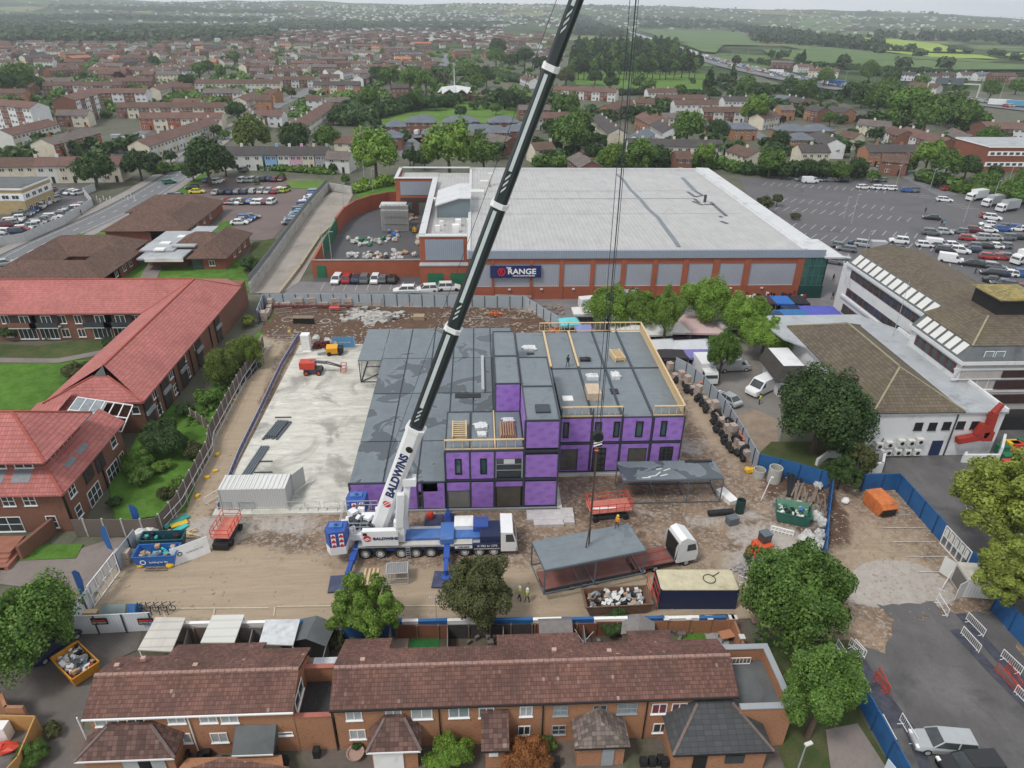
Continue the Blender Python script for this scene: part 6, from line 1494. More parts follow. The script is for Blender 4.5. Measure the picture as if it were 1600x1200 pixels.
tag(sg_.obj('lifting_chain',plain('rusty_chain',(.09,.06,.05),.8,.3,3)),'long dark lifting chains hanging from the crane hook to the grey module roof','chain')
# outriggers and mats
def mat_(p,sx,sy,rz,label):
 o=MB().cbox((0,0,.12),(sx,sy,.22)).obj('crane_mat',plain('mat_steel_blue',(.06,.07,.13),.7,.3,.8,dirt=(.2,.17,.15)));o.location=(p[0],p[1],.05);o.rotation_euler=(0,0,rz)
 for k in(-.6,0,.6):
  pass
 return tag(o,label,'ground mat','mats under the crane outriggers')
p=P(540,912);mat_((p.x-.75,p.y-.2),1.6,2.2,.05,'left one of the two front mats, partly behind the loose green tree');mat_((p.x+.85,p.y+.1),1.4,2.2,.02,'front mat nearest the loose green tree beside the timber planks')
p2=P(700,908);mat_((p2.x-.3,p2.y),2.4,2.2,-.1,'blue mat under the right front outrigger beside the olive tree');p3=P(685,815);mat_((p3.x-.5,p3.y),2.0,1.9,0,'blue mat behind the crane under the rear outrigger');mat_((p3.x+1.3,p3.y+.1),1.2,1.9,0,'second mat behind the crane, right of the rear outrigger')
def outr(a,b):
 m=MB();a,b=Vector(a),Vector(b);m.bar(a,a+(b-a)*.55,.6,.6);m.bar(a+(b-a)*.5,b,.42,.45);m.tube((b.x,b.y,b.z+.3),(b.x,b.y,.5),.14);m.lathe((b.x,b.y,.3),[(.55,0),(.5,.1),(.15,.22),(0,.24)],14);m.obj('outrigger',CBLUE,CR)
outr((-12.9,54.6,1.3),(p.x+.2,p.y+.2,.9));outr((-3.6,54.4,1.4),(p2.x-.2,p2.y+.3,.9));outr((-3.6,57,1.6),(-3.75,60.4,.9));outr((-12.9,56.8,1.3),(-13.6,60.6,.8))
tag(MB().lathe((0,0,0),[(.4,0),(.42,.5),(.3,.8),(0,.85)],12).obj('red_barrel',RED),'red round barrel on the mat behind the crane','barrel').location=(p3.x-.9,p3.y+.3,.3)
# ------------------------------------------------------------------ steel module being lifted, trailer and tractor
A13=R_(13.2);org=Vector((5.4,49.45,0))
def L2W(x,y,z=0.):v=rotz((x,y,0),A13);return Vector((org.x+v.x,org.y+v.y,z))
ML=empty('steel_module',L2W(0,0,0),A13,'grey-roofed open steel module lifted just above the flatbed trailer','module frame')
def frame_mod(o,L,W,zb,zt,roofm,mids=(.5,),diag=True):
 m=MB();m.box(0,L,-W/2,W/2,zt-.06,zt);m.obj('roof_panel',roofm,o)
 m=MB()
 for y in(-W/2,W/2):m.bar((0,y,zt-.14),(L,y,zt-.14),.13,.2);m.bar((0,y,zb+.07),(L,y,zb+.07),.1,.14)
 for x in(0,L):m.bar((x,-W/2,zt-.14),(x,W/2,zt-.14),.12,.2);m.bar((x,-W/2,zb+.07),(x,W/2,zb+.07),.1,.14)
 for t in mids:m.bar((L*t,-W/2,zb+.07),(L*t,W/2,zb+.07),.08,.1)
 m.obj('frame_beam',STEELG,o)
 for x in[0,L]+[L*t for t in mids]:
  for y in(-W/2,W/2):MB().bar((x,y,zb),(x,y,zt-.2),.12).obj('column',STEELG,o)
 if diag:MB().bar((L*.26,-W/2,zt-.2),(L*.38,-W/2,zb),.05).obj('brace',STEELG,o)
frame_mod(ML,10.3,4.05,1.1,4.25,MODRD)
M2=empty('steel_module',(16.1,63.9,0),0,'open steel module standing on the soil with wet grey roof','module frame')
frame_mod(M2,11.6,3.6,.12,3.5,MODR,(.66,))
m=MB();
for a,b in(((3.0,-1.3),(3.9,-1.1)),((3.9,-1.1),(4.6,-.4)),((4.4,-1.2),(5.3,-.9)),((5.0,-.2),(5.9,.2)),((2.2,-1.5),(3.2,-1.45)),((4.2,.1),(4.9,.2))):m.bar((*a,3.53),(*b,3.53),.16,.03)
m.obj('white_residue',PALEW,M2);MB().box(8.0,11.2,1.35,1.75,3.5,3.62).obj('black_strip',BLACK,M2)
TR=empty('flatbed_trailer',L2W(0,0,0),A13,'red-brown flatbed trailer behind the white tractor unit','trailer')
DECK=plain('trailer_deck',(.20,.085,.07),.85,.3,1,dirt=(.12,.09,.08))
m=MB();m.box(.3,9.5,-1.25,1.25,.75,.9);m.obj('deck',DECK,TR)
m=MB()
for x in(9.5,10.3,11.1,11.9):m.box(x,x+.12,-1.2,1.2,.75,.9)
for y in(-1.2,0,1.1):m.box(9.5,12.0,y,y+.12,.75,.9)
m.obj('ladder_frame',DECK,TR);MB().box(9.8,12.2,-.2,1.1,.9,.98).obj('grey_plank',GREYT,TR)
m=MB();m.box(.3,13,-.5,.5,.45,.75);m.obj('beam',plain('trailer_red',(.26,.05,.045),.7,.2),TR)
m=MB();m.box(.25,9.5,-1.32,-1.26,.6,.92);m.obj('side_rail',STEELD,TR)
tw=MB();tw.tube((0,-.16,0),(0,.16,0),.45,seg=16);TW=tw.mesh('truck_wheel',RUBBER);rw=MB().tube((0,-.18,0),(0,.18,0),.24,seg=12).mesh('truck_rim',GALV)
for x in(3.2,4.5,5.8):
 for y in(-1.05,1.05):w_=mo('wheel',TW,TR,(x,y,.45));mo('rim',rw,w_)
TRU=empty('tractor_unit',L2W(0,0,0),A13,'white high-roof tractor unit with red-brown deck behind its cab','truck')
m=MB();m.box(9.9,14.2,-1.2,1.2,1.0,1.12);m.obj('deck',DECK,TRU);
m=MB();m.box(9.9,14.2,-.75,-.6,1.12,1.16);m.box(9.9,14.2,.45,.6,1.12,1.16);m.obj('deck_rail',plain('trailer_red',(.26,.05,.045)),TRU)
MB().box(9.9,16.4,-.9,.9,.55,1.0).obj('chassis',STEELD,TRU)
m=MB();m.ext([(14.5,.75),(16.7,.75),(16.85,1.6),(16.7,2.4),(16.35,3.3),(15.3,3.85),(14.7,3.6),(14.55,3.0)],Matrix.Translation((0,-1.22,0)),2.44);m.obj('cab',CWHITE,TRU)
m=MB();m.box(14.38,14.5,-1.05,1.05,1.1,3.3);m.obj('cab_back',BLACK,TRU)
m=MB();m.poly([(16.78,-1.1,2.15),(16.78,1.1,2.15),(16.45,1.05,3.15),(16.45,-1.05,3.15)])
for s_ in(-1,1):m.poly([(15.5,s_*1.235,2.1),(16.6,s_*1.235,2.1),(16.35,s_*1.235,2.95),(15.5,s_*1.235,2.95)])
m.obj('cab_windows',GLASS,TRU)
m=MB();m.box(16.65,16.9,-1.15,1.15,.45,.8);m.obj('bumper',GREYM,TRU)
m=MB();m.poly([(14.55,-1.2,3.1),(14.2,-1.2,1.2),(14.2,-1.2,2.9),(14.45,-1.2,3.5)]);m.poly([(14.55,1.2,3.1),(14.2,1.2,1.2),(14.2,1.2,2.9),(14.45,1.2,3.5)]);m.obj('side_fairing',CWHITE,TRU)
for x in(10.9,12.2,15.7):
 for y in(-1.0,1.0):w_=mo('wheel',TW,TRU,(x,y,.48));mo('rim',rw,w_)
HV=plain('hi_vis_yellow',(.50,.62,.10),.7,.1);HVO=plain('hi_vis_orange',(.8,.3,.04),.7,.1);HATW=plain('white_hat',(.75,.75,.75),.4,.02)
person(P(812,938),1.2,'left one of two workers in white hard hats and yellow vests',top=(.28,.32,.2),legs=(.05,.055,.07),helmet=HATW,vest=HV,arm=.3,z=.06)
person(P(824,941),1.9,'right one of two workers in white hard hats and yellow vests',top=(.15,.17,.12),legs=(.045,.05,.06),helmet=HATW,vest=HV,arm=.3,z=.06)
q=L2W(8.9,1.75);person(q,2.6,'crouched-looking worker in orange-yellow gear on the lifted module roof',top=(.35,.24,.08),legs=(.05,.04,.03),helmet=plain('yellow_hat',(.7,.5,.05)),vest=HVO,z=4.26,s=.9)
person(P(1186,632),.4,'worker in yellow hi-vis vest standing behind the white van',top=(.05,.05,.06),legs=(.03,.03,.04),vest=HV,z=.04)
# ------------------------------------------------------------------ access platforms and plant
def scissor(p,rz,L,W,label,z=.06):
 o=empty('scissor_lift',(p[0],p[1],z),rz,label,'scissor lift')
 MB().cbox((0,0,.5),(L*.8,W*.75,.4)).obj('base',STEELD,o);
 m=MB()
 for k in range(4):m.bar((-L*.4,0,.85+k*.1),(L*.4,0,.9+k*.1),.1)
 m.obj('scissor_arms',BLACK,o)
 MB().cbox((0,0,1.35),(L,W,.12)).obj('platform',plain('platform_red',(.52,.17,.13),.8,.25,1,dirt=(.4,.28,.25)),o)
 m=MB()
 for z_ in(1.85,2.4):
  m.bar((-L/2,-W/2,z_),(L/2,-W/2,z_),.06);m.bar((-L/2,W/2,z_),(L/2,W/2,z_),.06);m.bar((-L/2,-W/2,z_),(-L/2,W/2,z_),.06);m.bar((L/2,-W/2,z_),(L/2,W/2,z_),.06)
 n=int(L/.8)
 for k in range(n+1):x=-L/2+L*k/n;m.bar((x,-W/2,1.4),(x,-W/2,2.4),.05);m.bar((x,W/2,1.4),(x,W/2,2.4),.05)
 m.obj('guard_rail',RED,o)
 for x in(-L*.36,L*.36):
  for y in(-W*.42,W*.42):MB().tube((x,y-.16,.38),(x,y+.16,.38),.38).obj('wheel',RUBBER,o)
 return o
sl_=scissor(P(358,840),1.5,3.4,1.9,'red scissor lift parked on the gravel left of the crane')
MB().cbox((-1.95,0,.5),(.5,1.6,.7)).obj('black_bumper',BLACK,sl_)
sl_=scissor(P(950,806),.12,4.8,2.2,'large red scissor lift platform behind the lifted module');MB().cbox((-.8,-.5,1.5),(2.8,.25,.1),-.1).obj('white_plank',WHITE,sl_)
o=empty('boom_lift',P(489,583,.38),0,'red articulated boom lift standing on the concrete slab','boom lift')
MB().cbox((.1,0,.75),(2.6,1.5,.45)).obj('chassis',STEELD,o);MB().cbox((-.6,0,1.55),(2.3,1.6,1.1)).obj('turret',RED,o)
m=MB();m.bar((-.2,.2,2.0),(2.3,.2,1.7),.35);m.obj('lower_boom',STEELG,o);m=MB();m.bar((2.2,.2,1.9),(4.6,.1,1.1),.16);m.bar((2.2,.2,1.55),(4.5,.1,.95),.12);m.obj('upper_boom',STEELD,o)
m=MB()
for x in(4.4,5.2):
 for y in(-.6,.6):m.bar((x,y,.35),(x,y,1.5),.06)
for z in(.4,.95,1.5):m.bar((4.4,-.6,z),(5.2,-.6,z),.06);m.bar((4.4,.6,z),(5.2,.6,z),.06);m.bar((4.4,-.6,z),(4.4,.6,z),.06);m.bar((5.2,-.6,z),(5.2,.6,z),.06)
m.obj('basket',RED,o)
for x in(-.8,1.1):
 for y in(-.8,.8):w_=MB().tube((x,y-.18,.42),(x,y+.18,.42),.42,seg=14).obj('wheel',RUBBER,o);MB().tube((x,y-.2,.42),(x,y+.2,.42),.24,seg=12).obj('rim',RED,w_)
o=empty('dumper',P(520,553,.38),.1,'orange-yellow dumper at the top of the slab above the red boom lift','dumper')
MB().cbox((0,0,.9),(1.8,1.5,1.0),0,.1).obj('skip_bucket',plain('amber_paint',(.72,.34,.02),.5,.1),o);MB().cbox((1.3,0,.8),(.9,1.3,.9)).obj('engine_cover',BLACK,o);m=MB();m.bar((-1,0,.4),(-2.4,-.2,.25),.3);m.obj('drawbar',GREYM,o)
for x in(-.5,1.2):
 for y in(-.7,.7):MB().tube((x,y-.15,.35),(x,y+.15,.35),.35).obj('wheel',RUBBER,o)
o=empty('mini_digger',P(1190,862,.05),.3,'orange and dark mini digger near the gravel heap by the big tree','digger')
for y in(-.55,.55):MB().cbox((0,y,.3),(2.2,.4,.55)).obj('track',RUBBER,o)
MB().cbox((-.1,0,.95),(1.7,1.5,.7)).obj('engine_body',plain('digger_orange',(.62,.10,.04),.5,.1),o);MB().cbox((.2,.2,1.7),(1.0,.95,1.2)).obj('cab',GLASS,o);MB().cbox((.2,.2,2.35),(1.1,1.05,.1)).obj('cab_roof',STEELG,o)
m=MB();m.bar((-.9,-.3,1.1),(-1.7,-.4,1.9),.2);m.bar((-1.7,-.4,1.9),(-2.2,-.4,.7),.16);m.obj('arm',plain('digger_orange',(.6,.1,.04)),o);MB().cbox((-2.2,-.4,.45),(.5,.6,.5)).obj('bucket',STEELD,o);MB().cbox((-1.25,0,.3),(.15,1.5,.4)).obj('blade',plain('digger_orange',(.6,.1,.04)),o)
# ------------------------------------------------------------------ containers, skips and stores
def container(p,rz,L,W,H,wall,roof,label,name='shipping_container',z=.06,doors=None):
 o=empty(name,(p[0],p[1],z),rz,label,'container');m=MB();m.box(-L/2,L/2,-W/2,W/2,.12,H-.08);m.obj('wall',wall,o)
 MB().box(-L/2-.02,L/2+.02,-W/2-.02,W/2+.02,H-.08,H).obj('roof',roof,o)
 m=MB()
 for x in(-L/2,L/2):
  for y in(-W/2,W/2):m.box(x-.07,x+.07,y-.07,y+.07,0,H+.02)
 m.obj('corner_post',doors or wall,o)
 m=MB()
 for y in(-W/2,W/2):m.bar((-L/2,y,.1),(L/2,y,.1),.12,.16)
 m.obj('base_rail',doors or wall,o);return o
ct=container(P(404,783,.38),0,7.3,2.7,2.75,CONTG,corrug('white_ribbed_roof',(.62,.63,.62),.55,.5,.06,depth=.55),'pale grey container with white ribbed roof on the slab edge',z=.38)
m=MB();m.bar((3.7,1.3,1.4),(4.7,3.0,1.4),.08,2.4);m.obj('open_door',CONTG,ct)
m=MB()
for k in range(14):m.box(-3.6+k*.52,-3.42+k*.52,-1.3,1.3,2.75,2.82)
m.obj('roof_rib',PALEW,ct)
ct=container(P(1083,936),.0,7.3,2.6,2.5,NAVY,plain('cream_roof',(.52,.47,.33),.8,.2,1.2,dirt=(.3,.27,.17)),'dark container with dirty cream roof by the bottom hoarding');ct.rotation_euler.z=R_(-2)
m=MB()
for x in(-3.9,-4.5):
 for y in(-1.2,.9):m.bar((x,y,.0),(x,y,2.6),.06)
for z in(.9,1.7,2.5):m.bar((-3.9,-1.2,z),(-3.9,.9,z),.05);m.bar((-4.5,-1.2,z),(-4.5,.9,z),.05)
tag(m.obj('red_rack',RED),'red tubular rack against the left end of the cream-roofed container','rack').location=(P(1083,936).x,P(1083,936).y,.06)
m=MB();c=P(1083,936);m.lathe((c.x+1.2,c.y,2.6),[(.55,0),(.62,.03),(.55,.06)],20);m.tube((c.x+1.6,c.y+.3,2.62),(c.x+2.4,c.y+.8,2.62),.04);tag(m.obj('wire_loop',BLACK),'loop of black cable lying on the cream container roof','cable')
WC=empty('small_container',P(1522,922,.05),R_(-8),'small white ribbed container with open doors beside the compound gates','container')
m=MB();m.box(-1.8,1.9,-1.2,1.2,.1,2.3,bottom=False);m.obj('wall',corrug('white_ribbed',(.60,.61,.60),.3,.6,.06,depth=.5),WC);m=MB();m.box(-1.85,1.95,-1.25,1.25,2.3,2.4);m.obj('roof',plain('stained_white',(.50,.47,.42),.8,.2,1.5,dirt=(.25,.18,.13)),WC)
MB().box(-1.84,-1.8,-1.0,1.0,.3,2.1).obj('opening',plain('inside_shade',(.15,.14,.13),.9,.2),WC)  # panel on the end wall, coloured as the shaded inside
for y,a in((-1.2,-2.6),(1.2,2.2)):m=MB();m.bar((-1.8,y,1.2),(-1.8+1.15*math.cos(a),y+1.15*math.sin(a),1.2),.06,2.1);m.obj('door',PALEW,WC)
OSK=empty('enclosed_skip',P(1372,795,.06),R_(98),'rusty orange enclosed skip in the blue-fenced compound','skip')
m=MB();m.ext([(-1.6,.15),(1.9,.15),(1.9,2.1),(-1.6,2.1),(-2.1,1.5)],Matrix.Translation((0,-1.25,0)),2.5);m.obj('body',ORANGE,OSK)
m=MB()
for x in(-1.2,-.4,.4,1.2):
 for y in(-1.3,1.3):m.bar((x,y,.2),(x,y,2.1),.12)
m.obj('rib',ORANGE,OSK);OSK.scale=(.82,.82,.82)
MB().box(-2.06,-1.62,-1.0,1.0,.4,1.5).obj('opening',BLACK,OSK)  # closed black box; the dark inside of the skip is its colour
def skip(p,rz,L,W,H,mat,label,fill=None,z=.06,name='skip',flare=.35):
 o=empty(name,(p[0],p[1],z),rz,label,'skip');t=.08;l2=L/2-flare
 m=MB();A=[(-l2,-W/2+.1),(l2,-W/2+.1),(l2,W/2-.1),(-l2,W/2-.1)];Bq=[(-L/2,-W/2),(L/2,-W/2),(L/2,W/2),(-L/2,W/2)]
 for i in range(4):
  j=(i+1)%4;m.poly([(*A[i],.1),(*A[j],.1),(*Bq[j],H),(*Bq[i],H)]);m.poly([(*(Vector(Bq[i])*.95),H),(*(Vector(A[i])*.95),.2),(*(Vector(A[j])*.95),.2),(*(Vector(Bq[j])*.95),H)][::-1])
  m.poly([(*Bq[i],H),(*Bq[j],H),(*(Vector(Bq[j])*.95),H),(*(Vector(Bq[i])*.95),H)])
 m.poly([(*a,.2)for a in A]);m.obj('body',mat,o)
 m=MB()
 for i in range(4):j=(i+1)%4;m.bar((*Bq[i],H),(*Bq[j],H),.1)
 m.obj('rim',mat,o)
 if fill:
  g=random.Random(int(L*W*100))
  for mt,n in fill:
   m=MB()
   for _ in range(n):m.cbox((g.uniform(-L*.4,L*.4),g.uniform(-W*.38,W*.38),H*g.uniform(.55,1.0)),(g.uniform(.15,.6),g.uniform(.1,.5),g.uniform(.08,.4)),g.uniform(0,3),g.uniform(-.6,.6),g.uniform(-.5,.5))
   f=m.obj('rubbish',mt,o);f['kind']='stuff';f['label']='mixed building waste filling the skip'
 return o
WST=[(PALEW,40),(BLACK,26),(CARD,14),(GREYM,16)]
skip(P(962,948),.03,6.4,2.4,1.3,plain('rust_brown',(.17,.10,.07),.85,.3,2),'rusty open skip of white rubble beside the cream-roofed container',WST,flare=.5)
sk=skip(P(250,878),.03,4.2,1.9,1.5,BLUEB,'bright blue skip with white logo beside the leaning white board',[(TURQ,6),(CARD,8),(GREYM,10)])
text('building for life',wallmt((.4,-.99,.8),(0,-1,0)),.3,SW,sk,'lettering',.01);m=MB();m.lathe((-1.1,-1.0,.85),[(.2,0),(.3,0)],14,Matrix.Rotation(R_(90),4,'X'));m.obj('ring_logo',SW,sk)
skip(P(259,856),.02,4.4,1.5,1.6,plain('dark_teal',(.02,.08,.11),.5,.2),'dark teal skip behind the bright blue one',[(BLACK,10),(TURQ,3)])
skip(P(1236,812),R_(-22),3.8,2.3,1.4,plain('skip_green',(.03,.12,.09),.6,.2),'dark green skip full of waste beside the blue hoarding',[(PALEW,18),(BLACK,14),(BLUEB,5),(GREEN,6)])
sk=skip(P(124,1048),R_(-38),3.7,2.2,1.3,plain('yellow_orange',(.55,.25,.03),.6,.2),'yellow-orange skip heaped with household rubbish on the estate road',[(WHITE,46),(BLACK,26),(GREYM,16),(RED,5),(TURQ,5),(CARD,12)])
m=MB();m.bar((0,0,1.25),(1.4,.1,1.3),1.0,.1);o=m.obj('waste_board',STEELG,sk)
m=MB();m.bar((0,0,.9),(3.6,0,.9),.08,1.9);o=m.obj('leaning_board',WHITE);o.location=P(272,884,.1);o.rotation_euler=(R_(-14),0,R_(33));tag(o,'large white board leaning at the right end of the blue skip','board')
t_=text('building for life',Matrix.Translation((2.2,-.06,.9))@Matrix.Rotation(R_(90),4,'X'),.28,GREYM,o,'lettering',.005);m=MB();m.lathe((.8,-.06,1.0),[(.15,0),(.24,0)],12,Matrix.Rotation(R_(90),4,'X'));m.obj('ring_logo',NAVY,o)
# green sign board standing over the waste
m=MB();m.bar((0,0,1.3),(3.4,0,1.3),.06,1.6);o=m.obj('green_mesh_panel',plain('mesh_green',(.10,.22,.16),.7,.2));o.location=P(1210,805,.1);o.rotation_euler=(R_(-20),0,R_(-20));tag(o,'leaning green mesh panel behind the dark green skip','panel')
# blocks
BLKM={}
def block(p,sx,sy,sz,mat,label,grp,rz=0.,z=.05,name='concrete_block'):
 k=(sx,sy,sz,mat.name)
 if k not in BLKM:m=MB();m.box(-sx/2,sx/2,-sy/2,sy/2,0,sz);m.box(-sx*.18,sx*.18,-sy*.15,sy*.15,sz,sz+.05);BLKM[k]=m.mesh('block',mat)
 o=mo(name,BLKM[k],None,(p[0],p[1],z),rz);tag(o,label,'block',grp);return o
def blockrow(pts,n,mat,lab,grp,jit=.5,two=.5,s=(1.0,.8,.75),seed=1):
 g=random.Random(seed);W_=[P(*q)for q in pts];tot=sum((b-a).length for a,b in zip(W_,W_[1:]));i=0
 for p,t in along(W_,tot/n):
  i+=1;a=math.atan2(t.y,t.x)+g.uniform(-.25,.25)
  block((p.x+g.uniform(-jit,jit)*.3,p.y+g.uniform(-jit,jit)),*s,mat,f'{lab}, {ordi(i-1)} along',grp,a)
  if g.random()<two:block((p.x,p.y),*s,mat,f'{lab}, on top of the {ordi(i-1)}',grp,a+.1,.05+s[2]+.06)
blockrow([(430,478),(560,478),(640,476)],11,BEIGE,'beige concrete block weighing down the rear grey hoarding','blocks behind the rear hoarding',.2,.6,(1.6,1.0,.8),3)
blockrow([(575,477),(820,478)],11,BEIGE,'upright beige block propping the middle of the rear hoarding','blocks propping the rear hoarding',.4,.9,(.9,.9,.9),4)
blockrow([(822,484),(850,495),(875,515)],16,BEIGE,'tumbled beige block where the rear hoarding turns towards the market','blocks at the hoarding corner',1.2,.4,(.9,.7,.7),5)
blockrow([(412,500),(425,478),(440,470)],6,BEIGE,'beige block in the rear left corner of the site','blocks in the rear left corner',.8,.5,(1.4,.9,.8),6)
blockrow([(1045,585),(1080,612),(1110,640),(1140,680),(1165,715)],15,BEIGE,'beige block holding the curved right-hand hoarding','blocks along the right-hand hoarding',.3,.3,(.9,.8,1.0),7)
q=P(195,880);
for i,(dx,dy,z,lb)in enumerate(((0,0,.05,'lower beige block nearest the white gates'),(.3,.9,.05,'beige block behind the pair by the gates'),(0,.1,.85,'upper beige block stacked beside the white gates'),(1.5,.9,.05,'beige block tight against the left end of the blue skip'),(1.0,3.0,.05,'beige block between the white tanks and the blue skip'),(1.1,3.9,.05,'beige block in front of the white tanks'))):block((q.x+dx,q.y+dy),1.5,.8,.75,BEIGE,lb,None,z=z)
m=MB();p=P(473,483)
for i in range(11):
 q=P(432+i*11.5,482);m.cbox((q.x,q.y,.35),(1.15,.5,.7))
o=m.obj('red_block_wall',plain('dark_red_block',(.16,.045,.04),.8,.2));tag(o,'low dark red block wall below the rear hoarding','wall')
# concrete manhole rings
def ring(p,label,r=.75,h=.9,n=1,mat=CONC,z=.05):
 m=MB()
 for k in range(n):m.lathe((0,0,k*(h+.03)),[(r,0),(r,h),(r-.12,h),(r-.12,0),(r,0)],20)
 o=m.obj('concrete_ring',mat);o.location=(p[0],p[1],z);tag(o,label,'concrete ring');return o
ring(P(605,499),'grey concrete ring standing in the mud behind the modules',.95,1.0);ring(P(450,501),'flat pale ring lying left of the brown bench in the rear mud',1.1,.25);ring(P(509,503),'small pale ring cover right of the brown bench in the rear mud',.9,.2)
ring(P(1185,744),'shorter concrete ring beside the blue hoarding',.75,1.0);ring(P(1208,752),'tall pair of stacked concrete rings by the blue hoarding',.8,1.0,2)
# hoardings and fences
def panels(name,pts,h,mat,label,cat='hoarding',post=2.4,px=True,z=0.,th=.08,postm=STEELD,ph=.0,base=.05,postw=.1):
 o=empty(name,(0,0,0),0,label,cat);W_=[P(*q)for q in pts]if px else[Vector((*q,0))for q in pts]
 for a,b in zip(W_,W_[1:]):
  d=(b-a).normalized();n=Vector((-d.y,d.x,0))*th/2;m=MB();m.prism([(a+n)[:2],(b+n)[:2],(b-n)[:2],(a-n)[:2]],z+base,z+h);m.obj('panel',mat,o)
 m=MB()
 for p,t in along(W_,post):n=Vector((-t.y,t.x,0))*(th/2+postw/2+.005);m.cbox((p.x,p.y,z+(h+ph)/2),(postw,postw,h+ph))if postw>.15 else(m.cbox((p.x+n.x,p.y+n.y,z+(h+ph)/2),(postw,postw,h+ph)),m.cbox((p.x-n.x,p.y-n.y,z+(h+ph)/2),(postw,postw,h+ph)))
 if postm:m.obj('post_row',postm,o)
 return o
panels('rear_hoarding',[(404,505),(414,478),(640,479),(820,482),(882,522)],2.5,HOARDG,'grey panel hoarding along the rear of the site below the store')
panels('curved_hoarding',[(1036,570),(1075,590),(1100,612),(1132,650),(1158,692),(1182,735)],2.4,HOARDG,'grey hoarding curving round the right side of the site')
panels('blue_hoarding',[(1182,735),(1235,748),(1291,765)],2.5,BLUEH,'blue hoarding behind the concrete rings, at the right of the site',postm=plain('hoarding_post',(.02,.07,.18)))
panels('blue_hoarding',[(1296,768),(1288,830),(1284,885)],2.5,BLUEH,'blue hoarding dividing the site from the orange skip compound',postm=MATS['hoarding_post'])
panels('blue_hoarding',[(1344,768),(1398,766),(1470,848)],2.5,BLUEH,'blue hoarding bending round behind the rusty orange skip',postm=MATS['hoarding_post'])
panels('blue_hoarding',[(1504,890),(1532,897)],2.5,BLUEH,'short blue hoarding between the white gates and small container',postm=MATS['hoarding_post'])
panels('blue_hoarding',[(1548,955),(1620,1035),(1700,1130)],2.5,BLUEH,'blue hoarding under the yellow-green tree at the right edge',postm=MATS['hoarding_post'])
panels('blue_hoarding',[(1318,1060),(1365,1145),(1410,1230)],2.3,BLUEH,'blue hoarding running down beside the parked silver car',postm=MATS['hoarding_post'])
ns=P(1394,1205,1.1);o=MB().cbox((0,0,0),(.05,1.0,1.3)).obj('site_notice',plain('notice_pale',(.55,.65,.75),.6,.1));o.location=(ns.x-.1,ns.y,1.2);o.rotation_euler=(0,0,.25);tag(o,'pale notice board fixed to the lower blue hoarding','notice')
o=panels('white_hoarding',[(113,992),(243,985)],2.3,HOARDW,'white ribbed hoarding at the bottom left corner of the site');o2=o
for x in(155,228):
 c=PY(x,971,P(150,990).y-.1);s_=MB().cbox(c,(1.4,.05,.75)).obj('hoarding_notice',BLACK,o);MB().cbox((c.x,c.y-.04,c.z+.12),(1.2,.02,.16)).obj('notice_text_band',RED,s_);text('NO PARKING',wallmt((c.x,c.y-.04,c.z-.14),(0,-1,0)),.2,SW,s_,'lettering',.005)
panels('grey_hoarding',[(114,990),(150,940)],2.2,HOARDW,'short white hoarding left of the mesh gates')
panels('grey_hoarding',[(187,893),(217,853)],2.3,HOARDG,'grey hoarding between the mesh gates and the garden fence')
def meshgate(pts,h,n,label,z=.05,boards=True,mats=None):
 o=empty('mesh_gate',(0,0,0),0,label,'gate');a,b=P(*pts[0]),P(*pts[1]);d=b-a;L=d.length;d.normalize()
 m=MB()
 for k in range(n+1):p=a+d*L*k/n;m.bar((p.x,p.y,z),(p.x,p.y,z+h),.09)
 for zz in(.1,h*.5,h):m.bar((a.x,a.y,z+zz),(b.x,b.y,z+zz),.08)
 m.obj('gate_frame',WHITE,o)
 m=MB();N=int(L/.16)
 for k in range(N):p=a+d*L*k/N;m.bar((p.x,p.y,z+.1),(p.x,p.y,z+h),.02)
 m.obj('gate_mesh',GALV,o)
 if boards:
  for k in range(n):
   p=a+d*L*(k+.5)/n;q=Vector((d.y,-d.x,0));mt=wallmt((p.x,p.y,z+h*.72),q);mm=MB();mm.poly([mt@Vector(v)for v in((-L/n*.28,-h*.22,.05),(L/n*.28,-h*.22,.05),(L/n*.28,h*.22,.05),(-L/n*.28,h*.22,.05))]);mm.obj('notice',PALEW,o)
 return o
meshgate(((148,948),(188,895)),2.6,4,'white mesh entrance gates with four notices at the left of the site')
meshgate(((1468,850),(1506,892)),2.5,5,'white mesh compound gates with pale boards beside the blue hoarding')
tf_=panels('wooden_garden_fence',[(413,545),(408,560),(378,600),(330,690),(328,712),(280,800),(250,835),(228,838),(120,838)],2.3,FENCEW,'brown panel fence with white concrete posts round the flats garden','fence',2.0,postm=CONC,ph=.15,postw=.16)
panels('wooden_garden_fence',[(300,655),(326,672)],1.7,FENCEW,'short grey cross fence in the flats garden','fence',1.6,postm=CONC,ph=.1,postw=.16)
# mesh site fence above and yellow feet
m=MB()
pp=[P(*q)for q in((425,545),(412,565),(385,605),(338,695),(336,715),(290,800),(262,832))]
for a,b in zip(pp,pp[1:]):m.bar((a.x,a.y,1.9),(b.x,b.y,1.9),.05);m.bar((a.x,a.y,1.0),(b.x,b.y,1.0),.04)
for p,t in along(pp,2.6):m.bar((p.x,p.y,.05),(p.x,p.y,2.0),.06)
tag(m.obj('mesh_site_fence',GALV),'thin galvanised mesh fence in front of the wooden garden fence','fence')
g=random.Random(4)
for x,y in((409,556),(398,575),(340,712),(337,738),(324,748),(309,777),(333,676),(366,627),(452,520)):
 o=MB().box(-.28,.28,-.18,.18,0,.28).obj('fence_foot',YELLOW);p=P(x,y);o.location=(p.x,p.y,.06);o.rotation_euler=(0,0,g.uniform(0,3));tag(o,'small yellow plastic foot beside the left site fence','fence foot','yellow feet along the left fence')
m=MB();gb=plain('black_sheeting',(.02,.022,.026),.4,.3)
